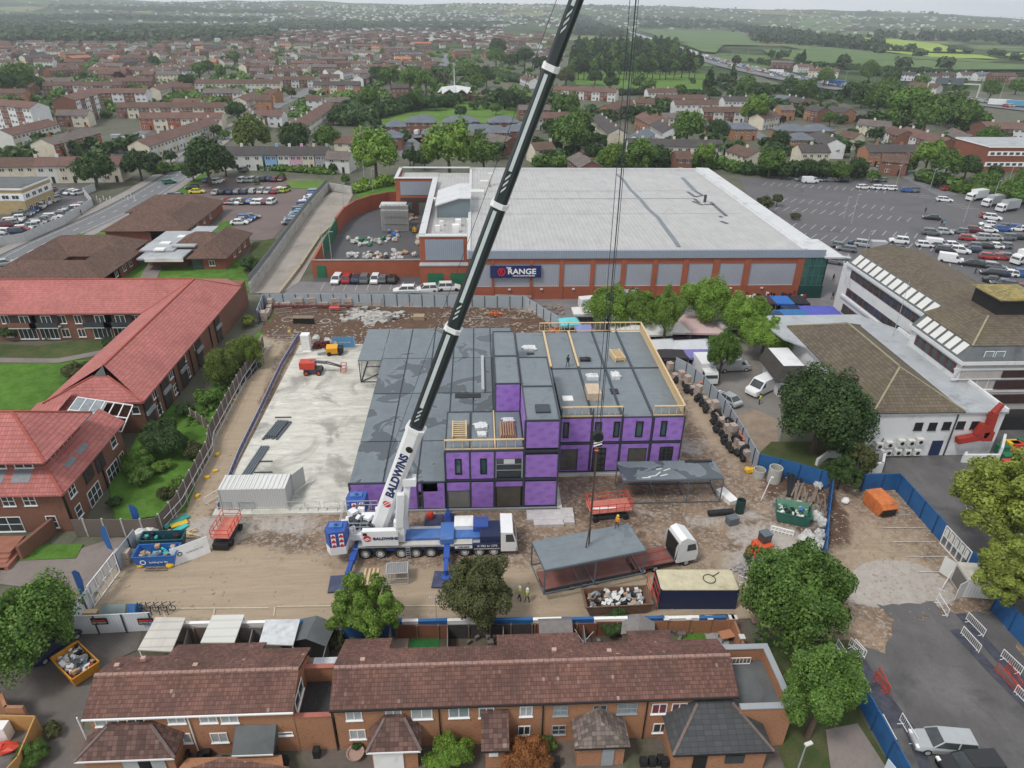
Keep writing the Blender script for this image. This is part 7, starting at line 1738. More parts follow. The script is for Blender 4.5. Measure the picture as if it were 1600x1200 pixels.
for p,t in along([P(*q)for q in((352,640),(365,615),(385,590),(404,572))],1.2):m.blob((p.x+g.uniform(-.2,.2),p.y,.35),(.55,.8,.4),7,4,.3,g)
tag(m.obj('black_sheeting',gb),'black sheeting heaped along the left fence','sheeting')
m=MB()
for p,t in along([P(*q)for q in((1060,600),(1085,622),(1110,650),(1130,690),(1160,725))],1.0):m.blob((p.x+g.uniform(-.5,.3),p.y+g.uniform(-.3,.3),.6),(.5,.45,.5),7,4,.35,g)
tag(m.obj('tyre_heap',RUBBER),'black tyres and hoses heaped along the curved grey hoarding','tyre heap')
for i,(x,y)in enumerate(((1138,668),(1120,655),(1150,695),(1163,712),(1095,632))):
 m=MB();m.lathe((0,0,0),[(.55,-.2),(.8,-.15),(.8,.15),(.55,.2),(.5,0),(.55,-.2)],16,Matrix.Rotation(R_(80),4,'X'));o=m.obj('tyre',RUBBER);p=P(x,y);o.location=(p.x,p.y,.85);o.rotation_euler=(0,0,g.uniform(0,3));tag(o,'big black tyre leaning among the beige blocks','tyre','tyres leaning along the right-hand hoarding')
m=MB();
for a,b in(((1072,583),(1100,597)),((1090,607),(1105,612)),((1148,672),(1160,700)),((1050,572),(1080,590))):pa,pb=P(*a),P(*b);m.bar((pa.x,pa.y,1.2),(pb.x,pb.y,1.2),.35,.08)
tag(m.obj('orange_barrier_boards',plain('faded_orange',(.55,.17,.08),.7,.2)),'faded orange boards lying on the blocks by the curved hoarding','boards')
# bottom hoarding seen from above: alternating blue and pale boards
xs_=[242,285,340,378,435,487,535,630,655,700,760,832,876,926,978,1035,1088,1130]
for i,(a,b)in enumerate(zip(xs_,xs_[1:])):
 ya=1000-(a-242)*.012;pa,pb=P(a,ya),P(b,ya-.6);m=MB();m.prism([(pa.x,pa.y),(pb.x,pb.y),(pb.x,pb.y+.12),(pa.x,pa.y+.12)],0,2.0);m.box(pa.x,pb.x,pa.y-.06,pa.y+.26,1.96,2.02)
 o=m.obj('hoarding_board',BLUEH if i%2==0 else WHITE);tag(o,('blue' if i%2==0 else 'white')+f' board, {ordi(i)} from the left in the bottom hoarding','hoarding','boards of the bottom hoarding')
# blue-netted barrier beside the slab
o=empty('netted_barrier',(0,0,0),0,'purple-blue netted barrier along the left edge of the slab','barrier')
pp=[P(*q)for q in((468,528),(440,575),(405,650),(375,712),(350,775),(342,800))]
m=MB();n_=MB()
for a,b in zip(pp,pp[1:]):m.bar((a.x,a.y,1.05),(b.x,b.y,1.05),.06);m.bar((a.x,a.y,.2),(b.x,b.y,.2),.05);n_.bar((a.x,a.y,.62),(b.x,b.y,.62),.02,.75)
for p,t in along(pp,1.25):m.bar((p.x,p.y,.05),(p.x,p.y,1.1),.05)
m.obj('barrier_frame',GALV,o);n_.obj('barrier_net',plain('blue_net',(.13,.13,.30),.8,.35,1.5),o)
# pedestrian barriers
BARM={}
def barrier(p0,p1,mat,label,grp,h=1.05,z=.08,px=True,cat='barrier',fill=True):
 a,b=(P(*p0),P(*p1))if px else(Vector((*p0,0)),Vector((*p1,0)));L=round((b-a).length,1);L=max(L,1.4);k=(L,mat.name,h)
 if k not in BARM:
  m=MB();m.bar((0,0,h),(L,0,h),.05);m.bar((0,0,.25),(L,0,.25),.045)
  for x in(0,L):m.bar((x,0,.1),(x,0,h),.05)
  if fill:
   n=int(L/.17)
   for i in range(1,n):m.bar((L*i/n,0,.25),(L*i/n,0,h),.018)
  for x in(.25,L-.25):m.bar((x,-.3,.04),(x,.3,.04),.05);m.bar((x,0,.04),(x,0,.3),.04)
  BARM[k]=m.mesh('barrier',mat)
 o=mo('crowd_barrier',BARM[k],None,(a.x,a.y,z),math.atan2(b.y-a.y,b.x-a.x));tag(o,label,cat,grp);return o
for i,(a,b,lb)in enumerate((((1325,1010),(1345,1030),'white barrier just below the big tree crown beside the tarmac'),((1332,1012),(1350,1032),'white barrier overlapping the one below the big tree'),((1305,1012),(1318,1032),'white barrier half hidden at the left under the big tree'),((1337,1058),(1355,1092),'white barrier at the top of the lower blue hoarding'),
  ((1374,1130),(1395,1170),'white barrier leaning on the lower blue hoarding'),((1404,1128),(1428,1168),'white barrier next to the silver car bonnet'),((1462,940),(1478,966),'white barrier at the top left of the tarmac road near the gates'),((1484,902),(1470,925),'white barrier in front of the small container'),
  ((1508,970),(1535,998),'white barrier, upper one of the pair right of the tarmac'),((1500,992),(1527,1022),'white barrier, lower one of the pair right of the tarmac'),((1562,1028),(1592,1057),'white barrier beyond the red barrier, right edge of tarmac'),((1583,1084),(1612,1115),'white barrier below the red barrier at the right edge'),
  ((1152,912),(1180,922),'white barrier by the gravel below the mini digger'),((345,776),(322,790),'white barrier by the bottom left corner of the slab'),((620,1),(621,2),None))):
 if lb:barrier(a,b,WHITE,lb,'white crowd barriers')
for a,b,lb in(((1364,1062),(1382,1082),'front red barrier of the group left of the tarmac'),((1370,1056),(1386,1088),'rear red barrier of the group left of the tarmac'),((1553,1050),(1586,1085),'long red barrier at the right edge of the tarmac'),((1570,1048),(1590,1080),'shorter red barrier behind the long red one')):
 barrier(a,b,RED,lb,'red crowd barriers')
for i,x in enumerate((430,470,515,548)):barrier((x,492-(x>500)*2),(x+26,489),GALV,f'grey barrier, {ordi(i)} from the left beside the rear mud','grey barriers in the rear mud')
for i,x in enumerate((340,375,450,478,508)):barrier((x,800),(x+24,800),GALV,f'steel barrier, {ordi(i)} from the left along the front edge of the slab','steel barriers on the slab edge',z=.4)
for i,x in enumerate((735,765)):barrier((x,513),(x+30,511),GALV,f'{"left" if i == 0 else "right"} tall barrier behind the modular building','barriers behind the modular building',h=1.8)
barrier((428,533),(470,533),GALV,'grey barrier closing the left track near the white stack','grey barriers in the rear mud')
for i,x in enumerate((640,668)):barrier((x,800),(x+26,800),GALV,f'{"left" if i == 0 else "right"} green-grey rail barrier in front of the purple boards','rail barriers by the boards',h=1.9,z=.4)
# feather flags
def flag(x,y,h,label,rz,c=BLUEB):
 p=P(x,y);o=empty('feather_flag',p,rz,label,'flag');MB().tube((0,0,0),(0,0,h),.035,.02,6).obj('pole',GREYM,o)
 m=MB();pr=[(0,h*.3),(.55,h*.36),(.75,h*.6),(.7,h*.85),(.35,h*.98),(0,h)]
 for a,b in zip(pr,pr[1:]):m.poly([(0,-.012,a[1]),(a[0],-.012,a[1]),(b[0],-.012,b[1]),(0,-.012,b[1])])if a[0]else m.poly([(0,-.012,a[1]),(b[0],-.012,b[1]),(0,-.012,b[1])]);
 for a,b in zip(pr,pr[1:]):m.poly([(0,.012,a[1]),(0,.012,b[1]),(b[0],.012,b[1]),(a[0],.012,a[1])])
 m.obj('banner',c,o)
fb=plain('flag_blue',(.03,.12,.35),.7,.1);flag(183,876,4.6,'large dark blue feather flag at the grey hoarding end',3.0,fb);flag(213,830,3.6,'smaller blue feather flag above the garden fence corner',.3,fb);flag(133,948,4.4,'blue feather flag seen edge-on by the lower mesh gates',1.35,fb)
# clutter by the gates
m=MB();m.blob((0,0,.75),(1.0,.9,.8),10,6,.08);o=m.obj('white_water_tank',PALEW);o.location=P(222,846,.05);tag(o,'white plastic water tank behind the teal skip','tank')
m=MB();m.blob((0,0,.6),(.8,.7,.6),9,5,.15);o=m.obj('plastic_bag_heap',PALEW);o.location=P(237,838,.05);tag(o,'pale plastic heap right of the white water tank','bag')
for(x,y,a,l,mt,lb)in((262,842,.8,3.2,TURQ,'turquoise insulation sheet flat behind the skips'),(272,835,1.0,3.4,TURQ,'turquoise insulation strip nearest the teal skip'),(277,818,.9,2.8,plain('sea_green',(.03,.30,.24)),'sea-green plastic sheet by the fence'),(281,822,.6,1.7,YELLOW,'yellow insulation roll beside the sea-green sheet'),(256,838,.7,1.6,YELLOW,'pale yellow sheet on the turquoise heap')):
 m=MB();m.cbox((0,0,.3),(l,.6,.12),0,.1,.08);m.cbox((.2,.3,.15),(l*.8,.4,.12),.1);o=m.obj('insulation_sheet',mt);o.location=P(x,y,.05);o.rotation_euler=(0,0,a);tag(o,lb,'insulation sheet')
m=MB()
for k in range(8):m.bar((-1.5+k*.3,g.uniform(-.5,.5),.1+k*.05),(g.uniform(.5,2),g.uniform(-.6,.8),.15+k*.05),.14,.06)
o=m.obj('timber_offcuts',TIMBER);o.location=P(286,838,.05);tag(o,'loose timber offcuts right of the turquoise sheets','timber')
for x,lb in((221,'left yellow foot weight in front of the blue skip'),(266,'right yellow foot weight in front of the blue skip')):
 m=MB();m.blob((0,0,.25),(.42,.3,.26),8,5,.1);o=m.obj('yellow_weight',YELLOW);o.location=P(x,886,.05);tag(o,lb,'weight')
m=MB()
for k in range(4):m.cbox((0,k*.35,.15),(2.2,.2,.08))
m.cbox((0,.5,.08),(.15,1.4,.1));o=m.obj('pallet',OLDT);o.location=P(244,892,.05);tag(o,'dark pallet lying in front of the blue skip','pallet')
o=empty('bike_shelter',P(190,962,.05),0,'small grey-green pitched shelter with blue end by the bottom hoarding','shelter')
m=MB();m.poly([(-1.5,-.9,.5),(1.0,-.9,.5),(1.0,0,1.5),(-1.5,0,1.5)]);m.poly([(1,.9,.5),(-1.5,.9,.5),(-1.5,0,1.5),(1,0,1.5)]);m.obj('cover',plain('shelter_grey',(.22,.27,.26),.6,.1),o);m=MB();m.ext([(-.9,.05),(.9,.05),(.9,.5),(0,1.5),(-.9,.5)],Matrix.Translation((1.05,0,0))@Matrix.Rotation(R_(90),4,'Z')@Matrix.Translation((0,-.6,0)),.9);m.obj('end_bag',BLUEH,o)
m=MB()
for k in range(5):x=k*.75;m.bar((x,0,0),(x,0,1.1),.06);m.bar((x,.8,0),(x,.8,.9),.06);m.bar((x,0,1.1),(x+.5,.8,.9),.05);m.lathe((x+.3,.4,.5),[(.3,0),(.36,.04),(.3,.08)],10,Matrix.Rotation(R_(80),4,'X'))
m.bar((0,0,1.0),(3,0,1.0),.06);o=m.obj('bicycle_rack',STEELD);o.location=P(212,962,.05);tag(o,'dark steel rack beside the pitched shelter','rack')
m=MB();m.cbox((0,0,.3),(1.5,.6,.3));m.cbox((.1,.1,.55),(1.3,.5,.2));o=m.obj('timber_stack',TIMBER);o.location=P(141,964,.05);tag(o,'pale timber stack inside the bottom left hoarding corner','timber stack')
# clutter on and near the slab
m=MB()
for i in range(7):m.tube((-.9+i*.3,-2.3+g.uniform(-.3,.3),.15),(-.5+i*.3,2.0,.15),.13,seg=8)
for i in range(5):m.tube((-.6+i*.3,-2.0,.38),(-.3+i*.3,1.8,.38),.13,seg=8)
o=m.obj('steel_bundle',STEELG);o.location=P(432,672,.38);o.rotation_euler=(0,0,-.1);tag(o,'bundle of grey steel posts lying in the middle of the slab','steel bundle')
m=MB();m.bar((0,0,.1),(2.2,0,.1),.12);o=m.obj('steel_bar',STEELD);o.location=P(430,653,.38);tag(o,'short dark bar just above the steel bundle','bar');o=dup(o,P(430,661,.38),label='longer dark bar touching the top of the steel bundle');o=dup(o,P(398,722,.38),label='dark bar near the long grey beams');o=dup(o,P(397,739,.38),label='lowest dark bar right of the long grey beams')
m=MB()
for i in range(4):m.bar((i*.28,0,.15),(i*.28+.7,7.2,.15),.2,.26)
o=m.obj('steel_beams',STEELG);o.location=P(374,752,.38);tag(o,'long grey steel beams along the left edge of the slab','beams')
wb_=MB()
for k in range(7):wb_.cbox((0,0,.22+k*.42),(1.35,1.3,.38))
o=wb_.obj('white_block_stack',WHITE);o.location=P(480,547,.38);tag(o,'tall stack of white insulation blocks at the top of the slab','stack')
o=MB().cbox((0,0,.02),(1.4,.5,.15)).obj('white_sheet',WHITE);o.location=P(482,546,.38)-Vector((0,.8,0));tag(o,'white strip lying before the insulation stack','sheet')
o=empty('blue_banner_panel',P(538,545,.1),0,'light blue banner panel standing behind the slab','banner');MB().cbox((0,0,1.2),(3.8,.06,2.0)).obj('banner_face',plain('banner_blue',(.10,.26,.45),.6,.1),o);m=MB();m.lathe((-1.4,-.05,1.2),[(.15,0),(.24,0)],12,Matrix.Rotation(R_(90),4,'X'));m.obj('ring_logo',SW,o);text('building for life',wallmt((.2,-.05,1.2),(0,-1,0)),.3,SW,o,'lettering',.004)
for dx in(-1.8,1.8):MB().box(dx-.04,dx+.04,-.1,.1,0,2.3).obj('banner_post',GALV,o)
m=MB()
for _ in range(16):m.cbox((g.uniform(-1.4,1.4),g.uniform(-.6,.6),g.uniform(.2,1.1)),(g.uniform(.5,1.1),.6,g.uniform(.3,.6)),g.uniform(-.4,.4))
o=m.obj('dark_red_crate_pile',plain('maroon_crates',(.10,.02,.025),.7,.3));o.location=P(503,545,.1);tag(o,'dark red crates piled between the white stack and the blue banner','crates')
bag(P(513,538,.1),1.3,WBAG,'white sack on the left of the blue banner panel',None)
bag(P(495,533,.1),1.2,WBAG,'white sack behind the dark red crates',None)
o=empty('site_bench',P(475,505,.1),-.03,'brown-topped dark table unit in the rear mud','bench');MB().cbox((0,0,1.2),(3.8,1.3,.12)).obj('top',OLDT,o);MB().cbox((0,0,.55),(3.5,1.0,1.1)).obj('cabinet',BLACK,o)
o=MB().cbox((0,0,.5),(2.0,1.5,.9)).obj('plywood_box',plain('ply_box',(.33,.25,.17),.8,.1));o.location=P(655,500,.1);tag(o,'square plywood box in the mud behind the modules','box')
o=empty('small_trailer',P(523,486,.1),0,'small red trailer bed near the rear hoarding','trailer');MB().cbox((0,0,.6),(1.8,1.1,.5)).obj('bed',RED,o)
for y in(-.6,.6):MB().tube((0,y-.1,.3),(0,y+.1,.3),.3).obj('wheel',RUBBER,o)
m=MB()
for _ in range(130):
 p=P(g.gauss(577,22),g.gauss(496,5));s=g.uniform(.2,.75);m.blob((p.x,p.y,.15+s*.35),(s*1.2,s,s*.55),6,3,.3,g)
tag(m.obj('rubble',CONC),'pile of broken concrete lumps in the mud behind the modules','rubble',kind='stuff')
m=MB()
for _ in range(260):
 p=P(g.uniform(690,880),g.uniform(478,512));s=g.uniform(.1,.4);m.cbox((p.x,p.y,.2),(s*3,s,s*.6),g.uniform(0,3),0,g.uniform(-.2,.2))
tag(m.obj('debris',plain('mixed_debris',(.26,.21,.17),.9,.4,.8)),'scattered planks and debris in the mud behind the tower','debris',kind='stuff')
for x,y,lb in((777,497,'orange plastic barrier heap among the rear debris'),(870,522,'orange plastic items just behind the timber parapet')):
 m=MB()
 for _ in range(9):m.cbox((g.uniform(-1.2,1.2),g.uniform(-.6,.6),g.uniform(.3,1.1)),(1.0,.12,.5),g.uniform(0,3),g.uniform(-.6,.6))
 o=m.obj('orange_barrier_heap',plain('safety_orange',(.60,.14,.05),.6,.2));o.location=P(x,y,.1);tag(o,lb,'barrier heap')
CG=empty('steel_cage',P(622,905,.06),.05,'grey steel mesh cage on the soil in front of the crane','cage')
m=MB()
for x in(-1.05,1.05):
 for y in(-.75,.75):m.bar((x,y,0),(x,y,1.5),.09)
for z in(.08,.8,1.5):
 for y in(-.75,.75):m.bar((-1.05,y,z),(1.05,y,z),.07)
 for x in(-1.05,1.05):m.bar((x,-.75,z),(x,.75,z),.07)
m.obj('cage_frame',GALV,CG);m=MB()
for k in range(12):x=-1+k*.182;m.bar((x,-.75,.05),(x,-.75,1.5),.02);m.bar((x,.75,.05),(x,.75,1.5),.02);m.bar((x,-.75,1.5),(x,.75,1.5),.02)
m.obj('mesh',GALV,CG);MB().cbox((0,0,1.45),(2.0,1.4,.03)).obj('lid',plain('lid_grey',(.24,.235,.23),.8,.2),CG)
for i in range(4):o=MB().bar((0,0,.05),(.05,2.4,.05),.22,.08).obj('timber_plank',TIMBER);o.location=(P(566,917).x+i*.42,P(566,917).y,.08);tag(o,f'timber plank, {ordi(i)} from the left beside the front crane mat','plank','planks beside the crane mat')
for x,y,sx,sy,h,lb in((852,808,4.2,1.7,.45,'long wrapped white board stack before the purple tower'),(857,818,3.3,1.2,.4,'lower wrapped board stack in front of the long one'),(886,805,1.4,1.6,.5,'silver wrapped pack right of the white board stacks'),(888,816,1.3,.9,.4,'small grey pack in front of the silver wrapped pack')):
 pack(P(x,y,.06),sx,sy,h,plain('wrapped_board',(.50,.48,.47),.5,.2,1.5),lb,grp=None,crump=False)
pack(P(1135,778,.06),1.2,2.6,.6,WHITE,'white wrapped bundle beside the right end of the standing module',grp=None,rz=.35,crump=False)
m=MB();m.tube((-1.4,-.1,.38),(1.5,.2,.38),.36,seg=16);o=m.obj('black_pipe',BLACK);o.location=P(1125,805,.05);tag(o,'fat black pipe lying left of the dark green drum','pipe')
m=MB();m.lathe((0,0,0),[(.52,0),(.52,1.7),(.44,1.7),(.44,1.2),(0,1.2)],18);o=m.obj('drum',plain('very_dark_green',(.015,.045,.04),.5,.1));o.location=P(1155,800,.05);tag(o,'tall dark green drum beside the fat black pipe','drum')
o=MB().cbox((0,0,.5),(1.2,.9,.9),.3).obj('dark_box',STEELG);o.location=P(1143,818,.05);tag(o,'dark grey box below the green drum','box')
m=MB();m.tube((0,0,0),(0,0,3.4),.06);m.cbox((.1,0,3.4),(.3,.15,.1));o=m.obj('white_post',WHITE);o.location=P(1189,782,.05);o.rotation_euler=(0,.18,0);tag(o,'thin white post left of the dark green skip','post')
m=MB();m.blob((0,0,.35),(.7,.5,.35),8,4,.3);o=m.obj('yellow_sack',YELLOW);o.location=P(1170,738,.05);tag(o,'yellow sack left of the concrete rings','sack')
m=MB()
for _ in range(34):a=g.uniform(.9,1.25);L_=g.uniform(2,5.5);x,y=g.uniform(-1.2,3.2),g.uniform(-2,2);m.bar((x,y,g.uniform(.1,.7)),(x+L_*math.cos(a),y+L_*math.sin(a),g.uniform(.1,.8)),g.uniform(.1,.28),.1)
o=m.obj('scrap_timber_heap',OLDT);o.location=P(1245,795,.05);tag(o,'heap of long dark scrap timbers by the blue hoarding','timber heap')
m=MB()
for _ in range(14):a=g.uniform(1.0,1.2);L_=g.uniform(3,5.5);x=g.uniform(0,1.2);m.bar((x,0,.3),(x+L_*math.cos(a),L_*math.sin(a),g.uniform(.3,.9)),.22,.1)
o=m.obj('dark_beam_stack',BLACK);o.location=P(1229,778,.05);tag(o,'stack of black beams beside the scrap timbers','beams')
for i,(x,y)in enumerate(((1262,842),(1272,850),(1255,848),(1280,840),(1270,860),(1283,858),(1275,870),(1262,855),(1284,822),(1275,812),(1247,795),(1277,762))):bag(P(x,y,.05),g.uniform(1.0,1.3),WBAG,'white rubble sack in the heap by the blue hoarding','white rubble sacks by the blue hoarding')
bag(P(1320,785,.05),.8,WHITE,'crumpled white bag left of the orange skip',None)
m=MB()
for k in range(7):m.bar((k*.38,0,.05),(k*.38,0,.75),.12);
m.bar((0,0,.75),(2.3,0,.75),.12);m.bar((0,0,.3),(2.3,0,.3),.1);o=m.obj('plastic_barrier',WHITE);o.location=P(1204,830,.05);o.rotation_euler=(0,0,-.45);tag(o,'white plastic barrier in front of the dark green skip','barrier')
m=MB();
for _ in range(700):p=P(1190+g.gauss(0,22),893+g.gauss(0,9));s=g.uniform(.06,.16);m.blob((p.x,p.y,.1+max(0,.7*(1-((p.x-P(1190,893).x)/3.2)**2-((p.y-P(1190,893).y)/1.6)**2))),(s*1.4,s,s*.8),5,2,.3,g)
tag(m.obj('gravel_heap',plain('pale_gravel',(.33,.31,.32),.9,.3,1)),'grey gravel heap beneath the mini digger','gravel heap',kind='stuff')
# black hose lines by front of tarmac and blue netting laid on the tarmac edges
m=MB()
for zi,pts in enumerate((((1330,1010),(1360,1060),(1420,1140),(1450,1210)),((1335,1020),(1350,1060),(1400,1140)),((1500,960),(1560,1030),(1620,1090)),((1490,985),(1550,1050),(1620,1120)))):
 strip(m,[P(*q)for q in pts],1.0,.13+zi*.006)
o=m.obj('blue_netting',plain('laid_blue_net',(.06,.064,.085),.9,.5,1.2));o['kind']='structure'
# ------------------------------------------------------------------ brick terraces in the foreground
YW_=33.25
def terr_row(name,label,x0,x1,exts,wins,ext2=()):
 T=empty(name,(0,0,0),0,label,'terrace')
 m=MB();m.box(x0,x1,YW_,38,0,5.1,top=False,bottom=False)
 for s_ in(x0,x1):m.poly([(s_,YW_,5.1),(s_,38,5.0),(s_,35.6,6.15)])
 for a,b,ye in exts:m.box(a+.15,b-.15,38,ye-.3,0,4.2)
 m.obj('wall',OBRICK,T)
 r=MB();t=.16;a0,a1=x0-.2,x1+.2
 r.poly([(a0,32.95,5.05),(a1,32.95,5.05),(a1,35.6,6.35),(a0,35.6,6.35)]);r.poly([(a0,32.95,4.9),(a1,32.95,4.9),(a1,32.95,5.05),(a0,32.95,5.05)])
 xs=sorted({a0,a1}|{e[0]for e in exts}|{e[1]for e in exts})
 for a,b in zip(xs,xs[1:]):
  ye=max([e[2]for e in exts if e[0]<=(a+b)/2<=e[1]]+[38.3]);ze=6.35-(ye-35.6)*.47
  r.poly([(b,ye,ze),(a,ye,ze),(a,35.6,6.35),(b,35.6,6.35)]);r.poly([(a,ye,ze-.15),(a,ye,ze),(b,ye,ze),(b,ye,ze-.15)])
  if ye>38.4:
   for s_ in(a,b):r.poly([(s_,ye,ze-.15),(s_,35.6,6.2),(s_,35.6,6.35),(s_,ye,ze)])
 for s_ in(a0,a1):r.poly([(s_,32.95,4.9),(s_,35.6,6.2),(s_,38.3,4.93),(s_,38.3,5.08),(s_,35.6,6.35),(s_,32.95,5.05)])
 rf=r.obj('roof',TILE_ROW,T)
 m=MB();g=random.Random(len(name));n=int((a1-a0)/.45)
 for i in range(n):x=a0+(a1-a0)*i/n;m.cbox((x+.22,35.6,6.36+g.uniform(0,.03)),(.42,.26,.14),0,0,g.uniform(-.03,.03))
 m.obj('ridge_tiles',plain('ridge_pinkish',(.30,.185,.155),.9,.3,3),rf)
 MB().box(a0,a1,32.84,32.95,4.88,5.0).obj('gutter',UPVC if x0<-20 else BLACK,T)
 for cx,cy,w_,fr,gl,pn in wins:
  p=PY(cx,cy,YW_);h_=w_/ppm(p);hh=1.15 if cy<1136 else 1.1
  if h_<0:continue
  window(T,(p.x,YW_,p.z),h_,hh if gl is not BLACK else .35,(0,-1),frame=fr,glass=gl,pan=pn,bars=1 if fr is GREYM else 0)
 return T
W_=UPVC;LT=terr_row('brick_terrace','left-hand orange brick terrace with mottled brown tiled roof',-28.7,-14.1,[(P(277,1006,4.4).x,-14.1+.2,38.9),(P(277,1006,4.4).x,P(416,1003,4.4).x,40.0)],
 [(166,1126,37,W_,NET,2),(212,1125,27,W_,GLASS,2),(275,1122,27,W_,NET,2),(325,1121,27,W_,NET,2),(358,1121,27,W_,NET,2),(286,1153,26,W_,NET,2),(343,1152,26,W_,NET,2),(446,1146,23,W_,BLACK,1)])
RT3=terr_row('brick_terrace','long right-hand orange brick terrace with mottled brown tiled roof',-11.1,18.95,[(P(a,997,4.3).x,P(b,997,4.3).x,40.1)for a,b in((540,613),(776,904),(982,1050))],
 [(553,1117,25,W_,NET,2),(615,1116,25,W_,NET,2),(659,1115,33,W_,NET,2),(717,1113,32,W_,GLASSB,2),(760,1113,24,W_,GLASSB,2),(822,1111,20,W_,NET,2),(876,1110,23,GREYM,GLASSB,2),(937,1109,22,GREYM,GLASS,2),(980,1107,32,GREYM,GLASSB,2),
  (1030,1107,24,W_,plain('red_curtain',(.16,.04,.05),.7,.2),2),(1061,1106,24,W_,MATS['red_curtain'],2),(559,1147,25,W_,NET,2),(873,1140,22,GREYM,GLASS,2),(1032,1137,24,W_,GLASS,2),(819,1141,19,W_,GLASS,2)])
for T,xs in((RT3,(523,688,847,1005)),(LT,(130,300))):
 for x in xs:p=PY(x,1140,YW_);MB().tube((p.x,YW_-.08,0),(p.x,YW_-.08,4.9),.055,seg=6).obj('downpipe',BLACK if T is RT3 else UPVC,T)
m=MB();g=random.Random(9)
for T,x0,x1 in((LT,-28,-15),(RT3,-10.5,18.5)):
 for k in range(4):x=g.uniform(x0,x1);MB().cbox((x,36.8+g.uniform(-.8,.8),5.85),(.35,.3,.3)).obj('roof_vent',plain('pinkish_vent',(.45,.3,.25)),T)
o=empty('link_extension',(0,0,0),0,'walled flat roof of black slate chips between the two brick terraces','extension')
m=MB();m.box(-14.1,-11.3,33.3,33.55,0,3.9);m.box(-14.1,-11.3,37.3,37.55,0,4.3);m.box(-14.05,-11.3,33.55,37.3,0,2.6);m.obj('wall',OBRICK,o);MB().box(-14.05,-11.2,33.55,37.3,2.6,2.7).obj('chip_roof',plain('slate_chips',(.045,.045,.048),.9,.5,6),o)
m=MB();m.box(-14.1,-11.3,33.22,33.6,3.9,4.0);m.box(-14.1,-11.3,37.2,37.6,4.3,4.4);m.obj('coping',plain('red_coping',(.36,.13,.10),.8,.15),o)
m=MB();m.box(-13.9,-11.3,37.7,39.3,3.0,3.1);m.obj('plastic_roof',plain('polycarbonate',(.50,.52,.54),.4,.35,2),o)
window(o,(-14.02+.0,34.9,4.3),2.2,1.3,(1,0))
o=empty('flat_roof_extension',(0,0,0),0,'dark flat-roofed walled extension at the right end of the terrace','extension')
m=MB();x0,x1=19.1,23.2;m.box(x0,x1,32.2,32.5,0,4.6);m.box(x1-.25,x1,32.5,37.6,0,4.6);m.box(x0,x1,37.6,37.9,0,4.6);m.obj('wall',OBRICK,o);MB().box(x0,x1-.25,32.5,37.6,3.0,3.2).obj('felt_roof',FLATD,o)
m=MB();m.box(x0,x1+.1,32.1,32.6,4.6,4.7);m.box(x1-.4,x1+.1,32.6,37.5,4.6,4.7);m.box(x0,x1+.1,37.5,38.0,4.6,4.7);m.obj('coping',GREYM,o);m=MB()
for k in range(9):m.bar((19.4+k*.3,37.2,3.25),(19.4+k*.3,37.2,4.0),.04)
m.bar((19.4,37.2,4.0),(21.8,37.2,4.0),.06);m.bar((19.4,37.2,3.3),(21.8,37.2,3.3),.06);m.obj('white_rail',WHITE,o)
def porch(xa,xb,ye,ze,zr,mat,label,wall=OBRICK,flat=None,door=None):
 a,b=P(xa,ye,ze),P(xb,ye,ze);o=empty('porch_extension',(0,0,0),0,label,'extension');y0=a.y;w_=(b.x-a.x);
 m=MB();m.box(a.x+.3,b.x-.3,y0+.3,YW_-.02,0,ze-.02,bottom=False);m.obj('wall',wall,o);r=MB();q=min(w_*.32,YW_-y0)
 c=[(a.x,y0,ze),(b.x,y0,ze),(b.x,YW_,ze),(a.x,YW_,ze)];rr=[(a.x+q,YW_-.35,zr),(b.x-q,YW_-.35,zr)]
 if flat=='lean':rr=[(a.x,YW_-.02,zr),(b.x,YW_-.02,zr)];r.poly([c[0],c[1],rr[1],rr[0]]);r.poly([c[1],c[2],rr[1]]);r.poly([c[3],c[0],rr[0]])
 elif flat=='pyr':mx=((a.x+b.x)/2,(y0+YW_)/2-.1,zr);r.poly([c[0],c[1],mx]);r.poly([c[1],c[2],(mx[0],YW_,zr),mx]);r.poly([c[3],c[0],mx,(mx[0],YW_,zr)])
 else:r.poly([c[0],c[1],rr[1],rr[0]]);r.poly([c[1],c[2],(rr[1][0],YW_,zr),rr[1]]);r.poly([c[3],c[0],rr[0],(rr[0][0],YW_,zr)]);r.poly([rr[0],rr[1],(rr[1][0],YW_,zr),(rr[0][0],YW_,zr)])
 for i in(0,1,3):j=(i+1)%4;r.poly([(*c[i][:2],ze-.14),(*c[j][:2],ze-.14),c[j],c[i]])
 rf=r.obj('roof',mat,o)
 if flat is None:
  for k_ in(0,1):MB().bar(c[k_],rr[k_],.2,.12).obj('ridge_tiles',plain('ridge_grey',(.16,.12,.11),.9,.3,3),rf)
 for(dx,w2,h2,z2,mt)in door or[]:
  MB().box(a.x+dx-w2/2,a.x+dx+w2/2,y0+.2,y0+.29,z2,z2+h2).obj('door' if z2<.3 else 'window',mt,o)
 MB().box(a.x,b.x,y0-.06,y0,ze-.16,ze-.03).obj('gutter',UPVC if xa<700 else BLACK,o);return o
porch(116,270,1190,2.7,4.2,TILE_PORCH,'wide hipped porch roof at the left end of the terraces',door=[(3.6,1.1,1.4,.9,NET),(4.6,.9,2.1,.1,BLACK),(5.5,1.1,1.4,.9,NET)])
porch(362,426,1180,2.2,3.3,FLATD,'grey lean-to with felt roof against the left terrace',wall=STEELD,flat='lean')
porch(572,657,1176,2.5,4.0,TILE_PORCH,'hipped porch roof over a white garage front, centre left',door=[(1.5,2.2,2.0,.1,WHITE)])
porch(752,796,1174,2.5,4.1,TILE_PORCH,'narrow steep tiled porch beside the green climber',flat='lean',door=[(.9,.7,.6,1.5,W_)])
